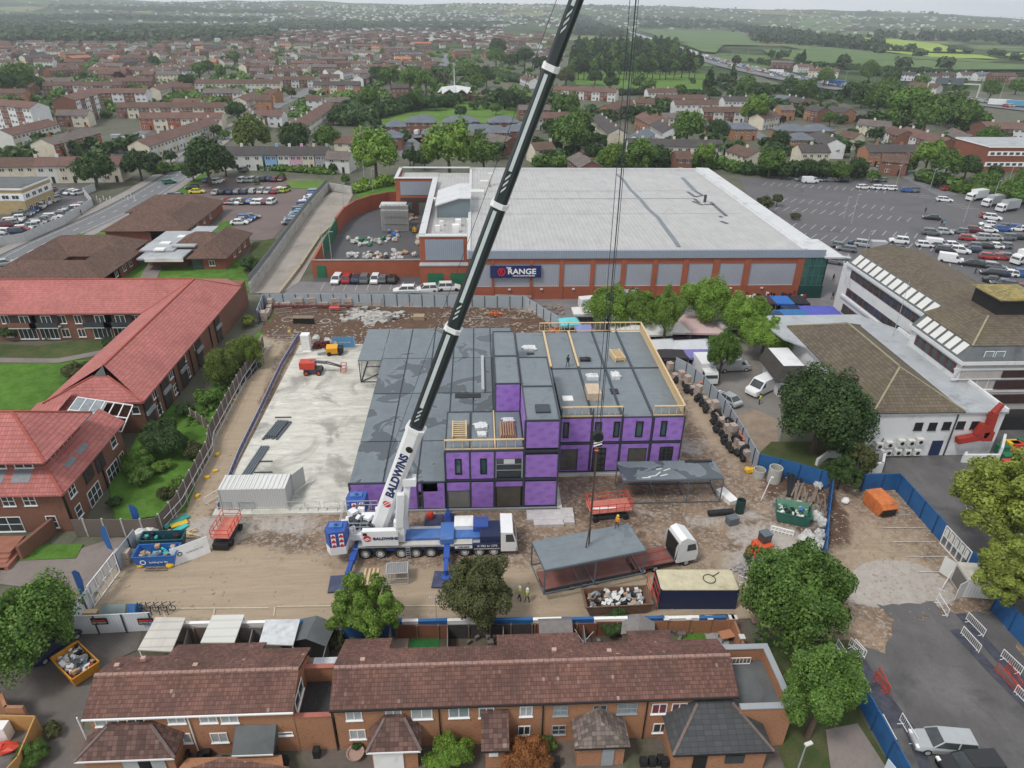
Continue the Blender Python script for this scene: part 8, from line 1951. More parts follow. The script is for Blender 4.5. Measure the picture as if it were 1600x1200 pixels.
porch(898,986,1170,2.6,4.0,tiled('mossy_grey_tile',(.14,.11,.10),.33,.33,.3,.7,.2,moss=(.20,.19,.15),msc=.9,lichen=.04),'weathered pyramid-roofed porch with small dark bins',flat='pyr',door=[(2.6,.9,2.1,.1,GREYM)])
porch(1052,1212,1180,2.8,4.4,TILE_BLK,'large new black-tiled hipped extension at the right end',door=[(2.2,1.0,2.1,.1,BLACK),(4.8,1.4,.9,1.2,GLASS)])
# gardens behind
def canopy(pts,z,mat,label,h=.12,posts=True,name='garden_canopy',cat='canopy'):
 o=empty(name,(0,0,0),0,label,cat);W_=[P(x,y,z)for x,y in pts];m=MB();m.prism([(q.x,q.y)for q in W_],z-h,z,bottom=True);m.obj('roof',mat,o)
 for q in W_:c=sum(W_,Vector())/4;q=q+(c-q)*.06;MB().bar((q.x,q.y,0),(q.x,q.y,z-h),.1).obj('post',UPVC,o)
 return o
SLAT=corrug('slatted_white',(.52,.50,.46),.9,.6,.12,axis=1,depth=.4,dirt=(.36,.30,.25));SLAT2=corrug('clean_slats',(.58,.58,.54),.9,.5,.06,axis=1,depth=.3)
canopy([(243,964),(290,965),(268,1018),(215,1015)],2.5,SLAT,'stained pale slatted canopy at the left end of the back gardens');canopy([(332,961),(382,960),(366,1004),(313,1004)],2.5,SLAT2,'clean white slatted canopy, second of the back garden roofs')
canopy([(415,968),(469,967),(458,1008),(404,1006)],2.4,plain('silver_panels',(.56,.58,.60),.4,.25,1.2,dirt=(.3,.31,.32)),'silver panelled canopy beside the dark gabled shed')
def shed(cx,cy,L,W,wall,roof,label,rz=0.,e=1.8,rh=.6):
 p=P(cx,cy,0);o=empty('garden_shed',p,rz,label,'shed');m=MB();m.box(-L/2,L/2,-W/2,W/2,0,e,bottom=False)
 for s_ in(-1,1):m.poly([(s_*L/2,-W/2,e),(s_*L/2,W/2,e),(s_*L/2,0,e+rh)])
 m.obj('wall',wall,o);r=MB()
 for s_ in(-1,1):r.poly([(-L/2-.1,s_*(W/2+.15),e-.05),(L/2+.1,s_*(W/2+.15),e-.05),(L/2+.1,0,e+rh+.05),(-L/2-.1,0,e+rh+.05)][::s_*-1 or 1])
 r.obj('roof',roof,o);return o
shed(492,1010,2.4,3.2,BLACK,FLATD,'dark gabled shed right of the silver canopy',1.4);shed(866,1000,2.8,1.9,OBRICK,GREYT,'grey-roofed shed behind the middle of the right terrace');shed(994,1003,1.9,2.6,OLDT,GREYT,'brown-grey shed beside the round garden tree',1.3)
GW=empty('garden_wall',(0,0,0),0,'red brick garden wall with pale-capped piers behind the right terrace','wall');m=MB();a,b,c=P(1003,990),P(1142,988),P(1170,1062);wallpath(m,[a,b],.2,0,1.7);wallpath(m,[b,c],.2,0,1.7);m.obj('brickwork',OBRICK,GW)
for q,t in list(along([a,b],2.0))+list(along([b,c],2.2)):MB().cbox((q.x,q.y,.95),(.4,.4,1.9)).obj('pier',OBRICK,GW);MB().cbox((q.x,q.y,1.95),(.5,.5,.1)).obj('pier_cap',PALEW,GW)
gf=[(242,1003,380,1002,FENCEW),(380,1002,520,1001,GREYT),(620,998,700,998,FENCER),(700,998,835,996,plain('dark_fence',(.05,.045,.045),.9,.3)),(835,996,930,995,FENCER),(930,993,1000,992,FENCER)]
for i,(x0,y0_,x1,y1_,mt)in enumerate(gf):panels('garden_fence',[(x0,y0_),(x1,y1_)],1.75,mt,f'back garden fence, {ordi(i)} stretch from the left under the bottom hoarding','fence',1.9,postm=OLDT)
for x0,y0_,x1,y1_ in((300,1000,285,1060),(400,1000,385,1060),(520,1000,505,1060),(612,998,605,1060),(700,998,700,1060),(786,998,788,1060),(910,996,918,1060),(1015,992,1028,1055)):panels('garden_fence',[(x0,y0_),(x1,y1_)],1.6,GREYT,'dividing garden fence between two back gardens','fence',1.9,postm=None)['group']='dividing fences between the back gardens'
p=P(910,1020);m=MB()
m.tube((p.x,p.y,0),(p.x,p.y,1.6),.03)
for a in range(4):t=a*1.57+.6;m.bar((p.x,p.y,1.3),(p.x+1.2*math.cos(t),p.y+1.2*math.sin(t),1.9),.04)
tag(m.obj('rotary_dryer',GALV),'rotary clothes dryer in the garden behind the right terrace','clothes dryer')
m=MB();q=P(683,985);m.tube((q.x,q.y,0),(q.x,q.y,4.4),.03);m.bar((q.x-.6,q.y,4.2),(q.x+.7,q.y,4.2),.04)
for k in range(6):m.bar((q.x-.5+k*.2,q.y-.2,4.2),(q.x-.5+k*.2,q.y+.2,4.2),.03)
tag(m.obj('tv_aerial',GALV),'tall aerial rising above the rear of the right terrace','aerial')
q=P(1133,1000);o=empty('garden_table',q,.2,'cluttered garden table with orange top on the patio','table');MB().cbox((0,0,.75),(1.3,.9,.08)).obj('top',plain('orange_wood',(.42,.20,.11),.8,.2),o);m=MB()
for x in(-.5,.5):
 for y in(-.35,.35):MB().bar((x,y,0),(x,y,.72),.06).obj('leg',STEELD,o)
g=random.Random(8);m=MB()
for k in range(60):q=P(g.choice((g.uniform(440,530),g.uniform(720,790),g.uniform(820,940),g.uniform(1040,1080))),g.uniform(985,1015));m.cbox((q.x,q.y,.3),(g.uniform(.2,.9),g.uniform(.1,.5),g.uniform(.2,.6)),g.uniform(0,3))
tag(m.obj('garden_clutter',plain('garden_clutter',(.16,.14,.13),.9,.5,.7)),'boards pots and clutter lying about in the back gardens','clutter',kind='stuff')
m=MB()
for k in range(26):q=P(g.uniform(130,1150),g.uniform(1180,1196));m.cbox((q.x,q.y,.4),(.5,.5,g.uniform(.5,1.0)))
tag(m.obj('front_clutter',BLACK),'dark bins and pots standing in the front gardens','clutter',kind='stuff')
# bottom edge fragments: red roof, left brick yard, lamp, planter
o=empty('brick_house',(0,0,0),0,'red-tiled porch roof just entering at the bottom edge','house');a,b,c=P(278,1214,2.6),P(345,1186,3.6),P(455,1200,3.2)
r=MB();r.poly([P(270,1240,2.2),P(460,1240,2.2),P(452,1198,3.3),P(345,1184,3.6),P(288,1203,3.2)]);r.obj('roof',TILE_ROW,o);m=MB();w_=[P(275,1235,0),P(450,1235,0),P(445,1200,0),P(300,1205,0)];m.prism([(q.x,q.y)for q in w_],0,1.6);m.obj('wall',OBRICK,o)
o=empty('brick_yard',(0,0,0),0,'orange brick and timber yard walls at the bottom left corner','wall');m=MB();wallpath(m,[P(-40,1113),P(16,1113),P(24,1135),P(50,1135)],.25,0,2.4);m.obj('brickwork',OBRICK,o)
m=MB();wallpath(m,[P(0,1140),P(66,1142),P(40,1205),P(18,1230)],.1,0,1.8);m.obj('timber_panel',plain('orange_timber',(.45,.25,.09),.8,.15),o)
o=MB().cbox((0,0,.75),(.9,.8,1.5)).obj('white_fridge',WHITE);o.location=P(10,1152);tag(o,'white fridge standing in the bottom left yard','fridge')
m=MB();m.blob((0,0,.35),(1.1,.5,.4),8,5,.25);o=m.obj('red_scooter_cover',RED);o.location=P(10,1172);tag(o,'red covered scooter in the bottom left yard','scooter')
m=MB();m.lathe((0,0,0),[(.45,0),(.62,.5),(.68,.52),(.58,.5),(.5,.35),(0,.35)],18);o=m.obj('plant_pot',plain('pot_pink',(.40,.27,.22),.8,.15));o.location=P(556,1182);tag(o,'large round terracotta pot before the right terrace','plant pot')
q=P(1242,1215);o=empty('street_lamp',q,.3,'grey street lamp in front of the lower right tree','street lamp');MB().tube((0,0,0),(0,0,3.9),.07,.05).obj('pole',GREYM,o);MB().cbox((.2,0,3.95),(.6,.25,.14)).obj('lamp_head',PALEW,o)
# foreground cars
p=P(1470,1168);car(p,R_(172),'estate','silver','silver estate car parked beside the lower white barriers',lod=0,z=.13)
p=P(1512,1208);car(p,R_(180),'suv','black','dark car partly out of frame below the silver estate',lod=0,z=.13)
p=P(88,1012);car(p,R_(62),'saloon','navy','dark car half hidden behind the large bottom left tree',lod=0)
p=P(1190,612,0);car(p,R_(214),'van','white','large white van parked by the hi-vis worker',lod=0,z=.04).scale=(1.15,1.1,1.15)
p=P(1136,628);car(p,R_(118),'saloon','silver','silver saloon nosing against the curved hoarding',lod=0,z=.04)
lorry(P(1100,590),R_(-88),'white',6.0,'white box lorry between the market stalls and hoarding',hb=3.0)
car(P(1145,578),R_(5),'van','silver','pale van behind the small plaza tree',lod=0,z=.04)
car(P(925,480),R_(12),'van','white','white van behind the trees beside the store wall',lod=0,z=.03);car(P(985,470),R_(2),'van','silver','second pale van behind the trees by the store',lod=0,z=.03)
# ------------------------------------------------------------------ trees and shrubs (crown centre px, radius px)
tree(30,985,78,'dense','green','huge dense green tree at the left edge above the estate road')
tree(570,952,56,'loose','lime','loose feathery green tree between the crane mats and terraces');tree(745,924,56,'round','olive','olive-brown tree overlapping the crane front',lod=0)
tree(1243,932,84,'dense','green',sq=1.12,label='largest broad tree at the corner of the site and tarmac');tree(1285,1082,60,'tall','green',sq=.85,label='tall dark green tree just below the largest one')
tree(1286,648,72,'dense','dark','big round dark tree in front of the white hall');tree(1592,795,96,'loose','yellow','airy yellow-green tree at the right edge');tree(1600,905,76,'loose','yellow','lower yellow-green tree at the right edge')
for i,(x,y,r,lf,lb)in enumerate(((952,482,38,'lime','leftmost market tree in front of the store wall'),(1000,483,34,'lime','second market tree from the left behind the timber parapet'),(1043,490,27,'lime','slim third market tree from the left'),(1103,472,42,'lime','tallest market tree, left of the blue stalls'),
  (1163,492,37,'lime','market tree right of the tallest one'),(1196,526,35,'lime','rightmost market tree beside the hall roof'),(1130,550,25,'green','small plaza tree in a square bed'),(1320,702,16,'dark','dark shrub tree by the low white planter wall'),(1316,738,28,'dark','dark tree leaning over the blue hoarding corner'),(1345,720,20,'olive','small bushy tree behind the blue hoarding'))):
 tree(x,y,r,'loose' if lf=='dark' else 'tall' if r<30 else 'round',lf,lb,lod=0 if r>24 else 1)
tree(346,568,32,'willow','willow','left golden willow in the flats garden',lod=0);tree(380,546,29,'willow','willow','right golden willow in the flats garden',lod=0)
for x,y,r,lf,lb in((255,685,38,'dark','dark spreading bush in the middle of the flats garden'),(214,722,24,'green','green bush beside the nearer flats'),(222,745,20,'green','low green bush below the one beside the flats'),(253,728,14,'lime','round clipped yellowish bush in the flats garden'),(302,705,18,'olive','olive bush against the garden fence'),(177,785,12,'dark','small dark bush by the white patio'),(122,578,20,'olive','olive bush on the lawn behind the red roofs'),
  (320,622,18,'green','bush under the left willow'),(290,640,14,'dark','dark bush by the flats wall'),(388,502,12,'yellow','yellow bush at the north end of the garden'),(390,413,15,'dark','dark bush at the corner of the clinic lawn'),(285,755,16,'green','leafy bush near the bend of the garden fence'),(262,770,14,'olive','flowering bush beside the bend of the fence'),(20,518,18,'dark','dark shrub left of the balconies'),(170,535,12,'dark','shrub by the last balcony'),
  (703,1180,36,'lime','bright green round bush in front of the right terrace'),(557,1160,13,'dark','dark bush growing in the round pot'),(822,1188,40,'orange','rust-orange bush in front of the right terrace'),(800,1112,17,'lime','bright climber top on the right terrace wall'),(832,1130,20,'green','green ivy mass on the right terrace wall'),(855,1165,17,'green','green shrub beside the rust-orange bush'),(50,1178,24,'green','green bush in the bottom left yard'),(82,1140,14,'olive','scrubby bush beside the estate road'),(282,1180,13,'olive','shrub beside the wide hipped porch'),
  (960,975,24,'dark','round dark tree in the back garden by the sheds'),(520,1000,16,'olive','scrub in the back garden below the feathery tree')):tree(x,y,r,'bush',lf,lb,lod=0 if r>22 else 1)
MIDT='''145 266 27 dark|216 258 24 dark|195 262 14 dark|322 252 38 dark|350 255 20 dark|392 210 30 willow|300 268 15 dark|460 218 26 dark|510 218 22 green|585 240 36 lime|640 245 12 dark|663 248 16 dark|702 233 40 lime|756 243 24 green|720 175 10 dark|752 220 12 green|890 212 30 green|884 168 22 green|905 190 20 green|925 240 14 dark|958 248 24 lime|1000 243 26 green|1030 245 18 dark|1100 244 18 lime|1075 200 26 green|1120 205 18 dark|1180 172 22 lime|1218 220 16 dark|1205 255 22 green|1225 268 12 dark|1240 262 12 dark|1262 262 14 dark|1285 265 16 dark|1312 268 16 green|1340 262 16 dark|1365 275 10 green|1452 245 24 lime|1482 258 22 green|1512 262 20 dark|1540 285 18 green|1590 300 22 green|1468 280 12 dark|1420 258 12 green|1375 155 26 green|1415 170 32 green|1450 178 30 green|1350 148 20 dark|1390 140 18 green|1485 168 24 green|1510 180 24 green|1330 140 12 dark|1440 152 16 lime|1545 215 18 green|1570 228 14 green|1595 200 12 olive|1165 135 16 green|1190 145 12 dark|1290 120 14 green|1260 140 16 green|1235 132 12 dark|1130 125 10 dark|1318 95 10 dark|1360 112 16 green|1395 120 14 dark|1440 128 12 green|1500 135 12 green|1550 140 14 green|1590 135 12 green|1480 130 8 dark|1000 128 12 green|1012 135 12 green|955 128 12 dark|1063 142 10 green|1110 145 10 dark|930 120 12 dark|885 120 14 olive|1205 85 7 dark|1218 88 7 dark|1250 92 8 dark|1150 95 8 olive|610 165 12 dark|636 160 14 dark|655 155 14 green|575 155 16 green|590 170 12 dark|555 185 10 dark|680 160 12 dark|700 158 10 dark|740 165 9 green|775 170 8 green|795 155 14 dark|780 150 12 dark|760 145 8 dark|812 150 10 green|820 160 10 dark|640 125 18 green|665 128 18 green|610 120 16 green|590 118 14 dark|690 125 12 olive|745 128 14 green|760 118 14 dark|735 110 12 green|775 90 14 green|778 75 14 dark|800 95 12 dark|765 80 8 green|820 90 14 dark|845 100 12 dark|520 185 10 dark|530 175 12 dark|545 165 10 dark|455 145 8 olive|488 145 7 dark|370 175 16 dark|350 210 8 green|338 205 10 dark|270 190 6 dark|210 145 9 dark|245 140 6 green|165 162 9 green|150 165 8 green|120 178 8 green|110 180 7 olive|30 123 24 green|10 130 18 dark|60 130 10 dark|185 120 8 purple|130 118 6 dark|290 128 12 dark|310 110 12 green|345 112 10 green|325 105 10 dark|240 95 8 dark|365 90 10 green|385 80 8 green|350 95 7 dark|1345 188 8 purple|1180 185 9 purple|1220 188 8 purple|1298 185 10 green|1330 215 14 dark|1310 222 10 green|1370 210 12 dark|1215 312 9 olive|1195 318 12 olive|1243 338 8 olive|805 200 8 green|830 172 9 green|845 160 8 dark|870 230 10 dark|1150 240 8 dark|1172 250 10 dark|1190 240 8 green|1130 260 6 green|540 280 7 green|570 285 8 lime|600 282 10 lime|520 262 7 dark|400 285 6 green|440 275 6 green|1495 240 12 olive|1555 270 12 dark|60 245 0 x|1430 205 8 green|1480 215 9 green|1600 275 12 green|265 245 10 dark|238 250 12 dark|255 262 10 green'''
g=random.Random(21);LM=[(60,320,'left car park'),(200,260,'bend of the main road'),(380,310,'block-paved car park'),(585,250,'rear corner of the store yard'),(700,180,'green field'),(880,200,'dark boom'),(1010,250,'back of the store'),(1080,190,'houses beyond the store'),(1220,250,'market car park edge'),(1350,240,'brick row by the market'),(1500,270,'striped office'),(1430,160,'motorway gantry'),(1250,110,'motorway bend'),(1000,120,'sports field'),(640,130,'white-roofed church'),(760,90,'terraces beside the far street'),(470,150,'main road terraces'),(300,110,'far left estate'),(150,150,'white four-storey flats'),(30,130,'left edge estate')]
def near_lm(x,y):return min(LM,key=lambda l:(l[0]-x)**2+(2*(l[1]-y))**2)[2]
cnt={};ADJ={'dark':'dark green','green':'mid green','lime':'bright green','willow':'yellow-green','olive':'olive','purple':'dark purple','yellow':'yellow-green'}
def sizew(r):return 'large' if r>=24 else 'medium' if r>=13 else 'small'
for e in MIDT.split('|'):
 x,y,r,lf=e.split();x,y,r=float(x),float(y),float(r)
 if lf=='x':continue
 k=(sizew(r),ADJ[lf],near_lm(x,y));cnt.setdefault(k,[]).append((x,y,r,lf))
for k,L in cnt.items():
 L.sort()
 for i,(x,y,r,lf)in enumerate(L):
  lb=f'{k[0]} {k[1]} tree near the {k[2]}'+(f', {ordi(i)} from left' if len(L)>1 else '')
  tree(x,y,r,g.choice(('round','dense','round','bush' if r<10 else 'dense')),lf,lb,name='tree',cat='tree',lod=1 if r>=13 else 2)
for i,(x,y,r)in enumerate(((953,122,11),(1103,135,8),(1108,128,12),(1145,120,9),(645,245,9),(1255,90,7),(248,143,5),(1120,250,5))):tree(x,y,r,'cone','dark',f'pointed dark conifer, {ordi(i)} nearest the crane boom')
# poplar belt beyond the sports field
i=0
for row in range(5):
 for k in range(19):
  x=893+k*10.8+g.uniform(-3,3)+row*3;y=106-row*8.5-(k>15)*2+g.uniform(-1.2,1.2)
  if x>1092-row*9 and row>1:continue
  tree(x,y,8.5,'tall','far' if(i+row)%3 else 'green',f'slender plantation tree, {ordi(k)} from left in the {ordi(row)} row behind the sports field',group='trees in the plantation',lod=2,sq=.9);i+=1
# hedges round the car parks, plus scrub masses
def hedge(pts,h,w_,leaf,label,n=None,px=True,z=0.,mat=None):
 W_=[P(*q)for q in pts]if px else[Vector((*q,0))for q in pts];tot=sum((b-a).length for a,b in zip(W_,W_[1:]));n=n or int(tot*w_*22);gg=np.random.default_rng(int(tot*10))
 cum=np.cumsum([0]+[(b-a).length for a,b in zip(W_,W_[1:])]);t=gg.random(n)*tot;A=np.array([tuple(q)for q in W_]);px_=np.stack([np.interp(t,cum,A[:,i])for i in range(3)],1)
 q=gg.normal(size=(n,3));q/=np.linalg.norm(q,axis=1)[:,None];q*=gg.uniform(.6,1,(n,1));bump=.75+.35*np.sin(t*1.3)*np.sin(t*.47+1)
 p=px_+q*np.array([w_/2,w_/2,h/2])*bump[:,None];p[:,2]+=h/2*bump+z;s=gg.uniform(.15,.4,(n,1))*(1 if h<3 else 1.5)*np.clip(np.linalg.norm(px_[:,:2],axis=1)[:,None]/110,.6,3);a=gg.normal(size=(n,3));a/=np.linalg.norm(a,axis=1)[:,None];b_=np.cross(a,q+[0,0,.3]);b_/=np.linalg.norm(b_,axis=1)[:,None]
 Q=np.stack([p-a*s,p-b_*s*.6,p+a*s,p+b_*s*.6],1).reshape(-1,3);me=np_mesh('hedge',Q,[LEAF[leaf]]);o=bpy.data.objects.new('hedge',me);COL.objects.link(o);return tag(o,label,'hedge')
for pts,h,w_,lf,lb in[([(1160,272),(1250,274),(1345,276)],4,6,'dark','dark hedge along the far side of the market car park'),([(1440,282),(1500,300),(1600,318)],4,7,'green','hedge behind the parked lorries at the car park edge'),([(240,272),(300,262),(420,265),(520,272)],2.2,5,'green','low hedge behind the block-paved car park'),([(560,188),(600,180),(650,168),(700,166)],6,16,'dark','scrub along the top of the green field'),
 ([(545,195),(560,175),(580,165)],6,14,'dark','scrub at the left end of the green field'),([(870,150),(1000,148),(1120,150)],4,8,'dark','hedge below the sports field'),([(1370,160),(1450,185),(1530,195)],7,18,'green','dense belt of trees hiding the motorway'),([(0,525),(80,528),(180,520)],1.2,3,'olive','garden shrubs below the red-roofed balconies'),([(555,300),(620,285)],2.5,6,'lime','bright hedge bank behind the service yard'),
 ([(300,665),(330,640),(365,590),(400,540)],1.2,2.5,'green','low planting inside the wooden garden fence'),([(170,255),(250,262)],2.5,4,'dark','hedge on the wall beside the main road'),([(840,260),(1130,262),(1150,270)],4,6,'green','hedge between the store and the houses behind'),([(1190,995),(1185,1060)],1.2,2,'dark','undergrowth beside the end of the terrace'),([(600,112),(740,118),(830,130)],6,20,'dark','scrub behind the white-roofed church')]:hedge(pts,h,w_,lf,lb)
# ------------------------------------------------------------------ suburban houses placed by their ridge lines
HS='''305 124 438 124 8 5.5 cream brown pale|185 160 352 160 8 5.2 cream brown brick|218 176 350 176 8 5.2 cream redbrown red|215 219 325 184 8 5.2 cream redbrown pale|62 217 138 199 9 5.5 cream greybrown red|0 203 75 186 8 5.2 pale redbrown cream|-30 247 58 246 8 5.2 cream brown cream|58 246 190 244 8 5.4 cream redbrown pale|-10 154 58 160 9 10.5 white redbrown brick|98 150 140 139 10 11 brick redbrown white|125 138 228 138 9 7.5 white redbrown brick|238 136 276 125 8 5.5 cream redbrown cream|65 128 130 127 8 5.4 pale brown brick|130 128 190 127 8 5.4 brick brown pale|60 122 115 121 8 5 pale greybrown brick|345 229 414 229 8 5.4 pale dark pale|513 236 548 237 8 4.6 pale greybrown white|448 197 512 158 8 5.2 cream redbrown pale|490 127 563 127 9 5.4 orange dark cream|508 152 545 152 8 5.2 orange greybrown brick|428 120 490 119 8 5.2 brick brown pale|400 116 428 116 8 5.2 pale greybrown brick|868 134 965 139 8 5.4 pale redbrown brick|1010 138 1056 138 8 5.4 white brown pale|1026 148 1105 148 8 5.4 brick brown brick|1054 156 1118 156 8 5.4 white brown pale|1097 167 1160 167 8 5.4 pale brown brick|1130 151 1178 151 8 5.4 white dark pale|945 165 968 160 8 5.4 orange brown orange|962 158 985 156 8 5.4 orange brown orange|992 154 1020 154 8 5.4 cream brown orange|938 178 966 201 8 5.4 cream dark cream|1005 175 1030 188 8 5.4 orange redbrown orange|1024 178 1045 192 8 5.4 orange brown orange|1030 188 1052 200 8 5.4 white dark white|980 216 1130 219 8 5.4 pale dark cream|828 223 863 221 8 5 cream brown pale|905 238 925 252 8 5 brick greybrown brick|1052 236 1080 236 8 5 brick brown brick|1152 226 1186 236 9 5 cream brown cream|1248 226 1291 226 8 5.6 cream dark cream|1280 204 1308 218 8 5.4 white dark white|1350 226 1431 226 8 5.4 orange dark orange|1418 198 1485 217 8 5.4 brick redbrown white|1300 165 1330 170 8 5.4 orange dark orange|1268 164 1290 168 8 5.4 brick dark orange|1238 150 1262 156 8 5.4 orange dark pale|1215 148 1235 150 8 5 pale grey pale|1345 186 1392 190 9 5 pale greybrown cream|1395 197 1420 205 8 5 brick brown white|1535 190 1610 192 16 5 brick redbrown white|1490 200 1520 212 8 4.6 brick greybrown brick|1265 106 1312 108 9 5.5 pale redbrown cream|1245 100 1268 100 8 5.5 pale redbrown pale|1205 94 1240 95 8 5.5 brick greybrown brick|1410 112 1432 113 8 5 white dark white|1437 114 1462 114 8 5 white dark pale|1468 113 1492 113 8 5 brick dark white|1500 112 1520 112 8 5 white brown white|1525 113 1545 113 8 5 white grey pale|1548 114 1585 114 9 5 brick brown brick|1425 128 1470 132 8 5 pale brown brick|1578 120 1610 122 9 5 brick greybrown brick|610 131 640 131 9 6 brick dark brick|0 108 60 108 8 5 brick brown pale|270 154 315 154 8 5.2 pale redbrown pale|375 160 398 180 8 5.2 white greybrown white|372 152 395 143 8 5.2 cream redbrown pale|1010 200 990 212 8 4.6 white grey white|765 208 800 215 9 4.6 brick greybrown brick|840 118 862 118 8 5.2 cream redbrown cream|820 116 836 122 8 5.2 white brown white|880 150 890 160 8 5 brick brown brick|700 205 740 206 8 4.6 brick greybrown pale|560 205 590 207 8 5 pale greybrown pale|525 212 560 213 8 5 cream redbrown pale|1380 240 1420 243 8 4.6 brick brown brick|1318 204 1345 208 8 4.6 cream brown cream'''
WN={'cream':'cream','brick':'brown-brick','orange':'orange-brick','white':'white','pale':'pale','red':'red-brick'};RN={'brown':'brown','redbrown':'red-brown','grey':'slate-blue','greybrown':'grey-brown','orange':'orange','dark':'dark'}
hc={}
for e in HS.split('|'):
 a=e.split();x0,y0_,x1,y1_,W_h,ev=map(float,a[:6]);k=(a[6],a[7],near_lm((x0+x1)/2,(y0_+y1_)/2));hc.setdefault(k,[]).append((x0,y0_,x1,y1_,W_h,ev,a[8]))
for k,L in hc.items():
 L.sort()
 for i,(x0,y0_,x1,y1_,W_h,ev,alt)in enumerate(L):
  lb=f'{WN[k[0]]} terrace with {RN[k[1]]} roof near the {k[2]}'+(f', {ordi(i)} from left' if len(L)>1 else '');ridge_house(x0,y0_,x1,y1_,W_h,ev,2.0,wall=k[0],roof=k[1],alt=alt,label=lb)
for i,(x,y,L_)in enumerate(((662,180,12),(675,199,9),(656,182,15),(618,188,8),(720,182,16),(748,195,16),(786,182,14),(775,197,10),(612,204,9),(690,196,6),(803,195,8),(1235,195,13),(1275,195,15),(1250,208,12),(1130,190,13),(1160,192,10),(820,190,9))):
 q=P(x,y,7);house((q.x,q.y),0 if i%3 else .1,L_,9,5,2.2,'orange' if i>10 else 'brick','grey',True,label=f'brown-brick house with hipped slate-blue roof, {ordi(i)} of the modern estate',group='slate-roofed estate houses')
# coloured fronts of the terrace by the car park, church
for k_,c_ in(('skyblue',(.22,.42,.66)),('pink',(.60,.36,.48)),('grey',(.34,.35,.37))):WALLC[k_]=plain(k_+'_render',c_)
for i,(x,c,n_)in enumerate(((425,'skyblue','blue'),(445,'pale','white'),(464,'pink','pink'),(483,'cream','cream'),(503,'grey','grey'))):
 q=P(x,262,0);a_=P(x-9.5,229,7.4);b_=P(x+9.5,229,7.4);house(((a_.x+b_.x)/2,a_.y),0,b_.x-a_.x-.05,8,5.4,2.0,c,'dark',label=f'{n_}-painted house in the terrace above the block-paved car park',quant=False)
CHU=empty('church',P(713,157),0,'modern church with folded white-grey roof and slender spire','church');MB().lathe((0,0,0),[(9,0),(9,4),(6,5)],10).obj('wall',BRBRICK,CHU);r=MB()
for k in range(8):a=k*math.pi/4;b=a+math.pi/4;mid=a+math.pi/8;r.poly([(0,0,9),(10*math.cos(a),10*math.sin(a),4.5),(10*math.cos(mid),10*math.sin(mid),7.5)]);r.poly([(0,0,9),(10*math.cos(mid),10*math.sin(mid),7.5),(12*math.cos(b),12*math.sin(b),4.5)])
r.obj('roof',PARAP,CHU);MB().tube((-1,3,5),(-1,3,22),.5,.1,6).obj('spire',PARAP,CHU);MB().box(-17,-9,-2,5,0,3).obj('side_wing',BRBRICK,CHU);MB().box(9,17,-2,5,0,3).obj('side_wing',BRBRICK,CHU)
# far estates: seeded rows; the largest 200 are things, the rest one mass of roofs
ZN=[((0,62,420,108),.0,'far left estate'),((400,48,680,118),.1,'estate beyond the main road'),((690,50,870,84),.2,'terraces beside the far street'),((100,100,300,122),0,'far left estate'),((560,95,690,112),0,'estate beyond the main road'),((0,118,520,176),.1,'left middle estate'),((850,140,1240,180),.1,'estate beyond the store')]
HM2=[tuple(map(float,e.split()[:4]))for e in HS.split('|')]
fh=[]
for(x0,y0_,x1,y1_),a_,nm in ZN:
 y=y1_
 while y>y0_:
  st_=2.2+(y-45)*.075;x=x0+g.uniform(0,15)
  while x<x1:
   L_=g.choice((8,11,14,17,22,28));q=P(x,y+g.uniform(-.8,.8),6);
   if not any(abs(x-hx)<12 and abs(y-hy)<5 for hx,hy in((700,95),(700,80),(345,105),(655,110),(710,100),(708,70),(430,165),(400,185),(450,155),(475,145),(30,125)))and not any(min(a_1,c_1)-L_*1.6<x<max(a_1,c_1)+8 and abs(y-(b_1+(d_1-b_1)*min(1,max(0,(x-a_1)/((c_1-a_1)or 1))))-4)<8+y*.03 for a_1,b_1,c_1,d_1 in HM2):fh.append((q.x,q.y,(0 if g.random()<.55 else g.choice((1.57,.6,-.5,.3,-.2,1.2)))+a_,L_,nm))
   x+=(L_+g.uniform(2,14))*ppm(q)
  y-=st_
fh.sort(key=lambda h:h[0]**2+h[1]**2)
HMm=None
for i,(x,y,rz,L_,nm)in enumerate(fh[:225]):
 wl=g.choice(('pale','cream','brick','brick','brick','white','orange'));rf_=g.choice(('brown','brown','greybrown','greybrown','greybrown','redbrown','dark','orange' if g.random()<.2 else 'brown'))
 house((x,y),rz,L_,8,5.2,2.0,wl,rf_,False,alt=g.choice(('pale',wl,'brick')),label=f'tiny {WN[wl]} terrace with {RN[rf_]} roof in the {nm}',group=f'{WN[wl]} terraces with {RN[rf_]} roofs in the {nm}',name='far_terrace')
m=MB()
for x,y,rz,L_,nm in fh[225:]:
 mt=Matrix.Translation((x,y,0))@Matrix.Rotation(rz,4,'Z');m.k=g.choice((2,3,3));m.box(-L_/2,L_/2,-4,4,0,5,top=False,bottom=False,mt=mt);m.k=g.choice((0,0,1))
 m.ext([(-4.4,4.9),(4.4,4.9),(0,7.4)],mt@Matrix.Rotation(R_(90),4,'Z')@Matrix.Translation((0,-L_/2,0)),L_)
tag(m.obj('far_housing',[TILE_BRN,ROOFC['redbrown'],PALEW,BRBRICK]),'mass of distant terraced houses beyond the nearer estates','housing',kind='stuff')
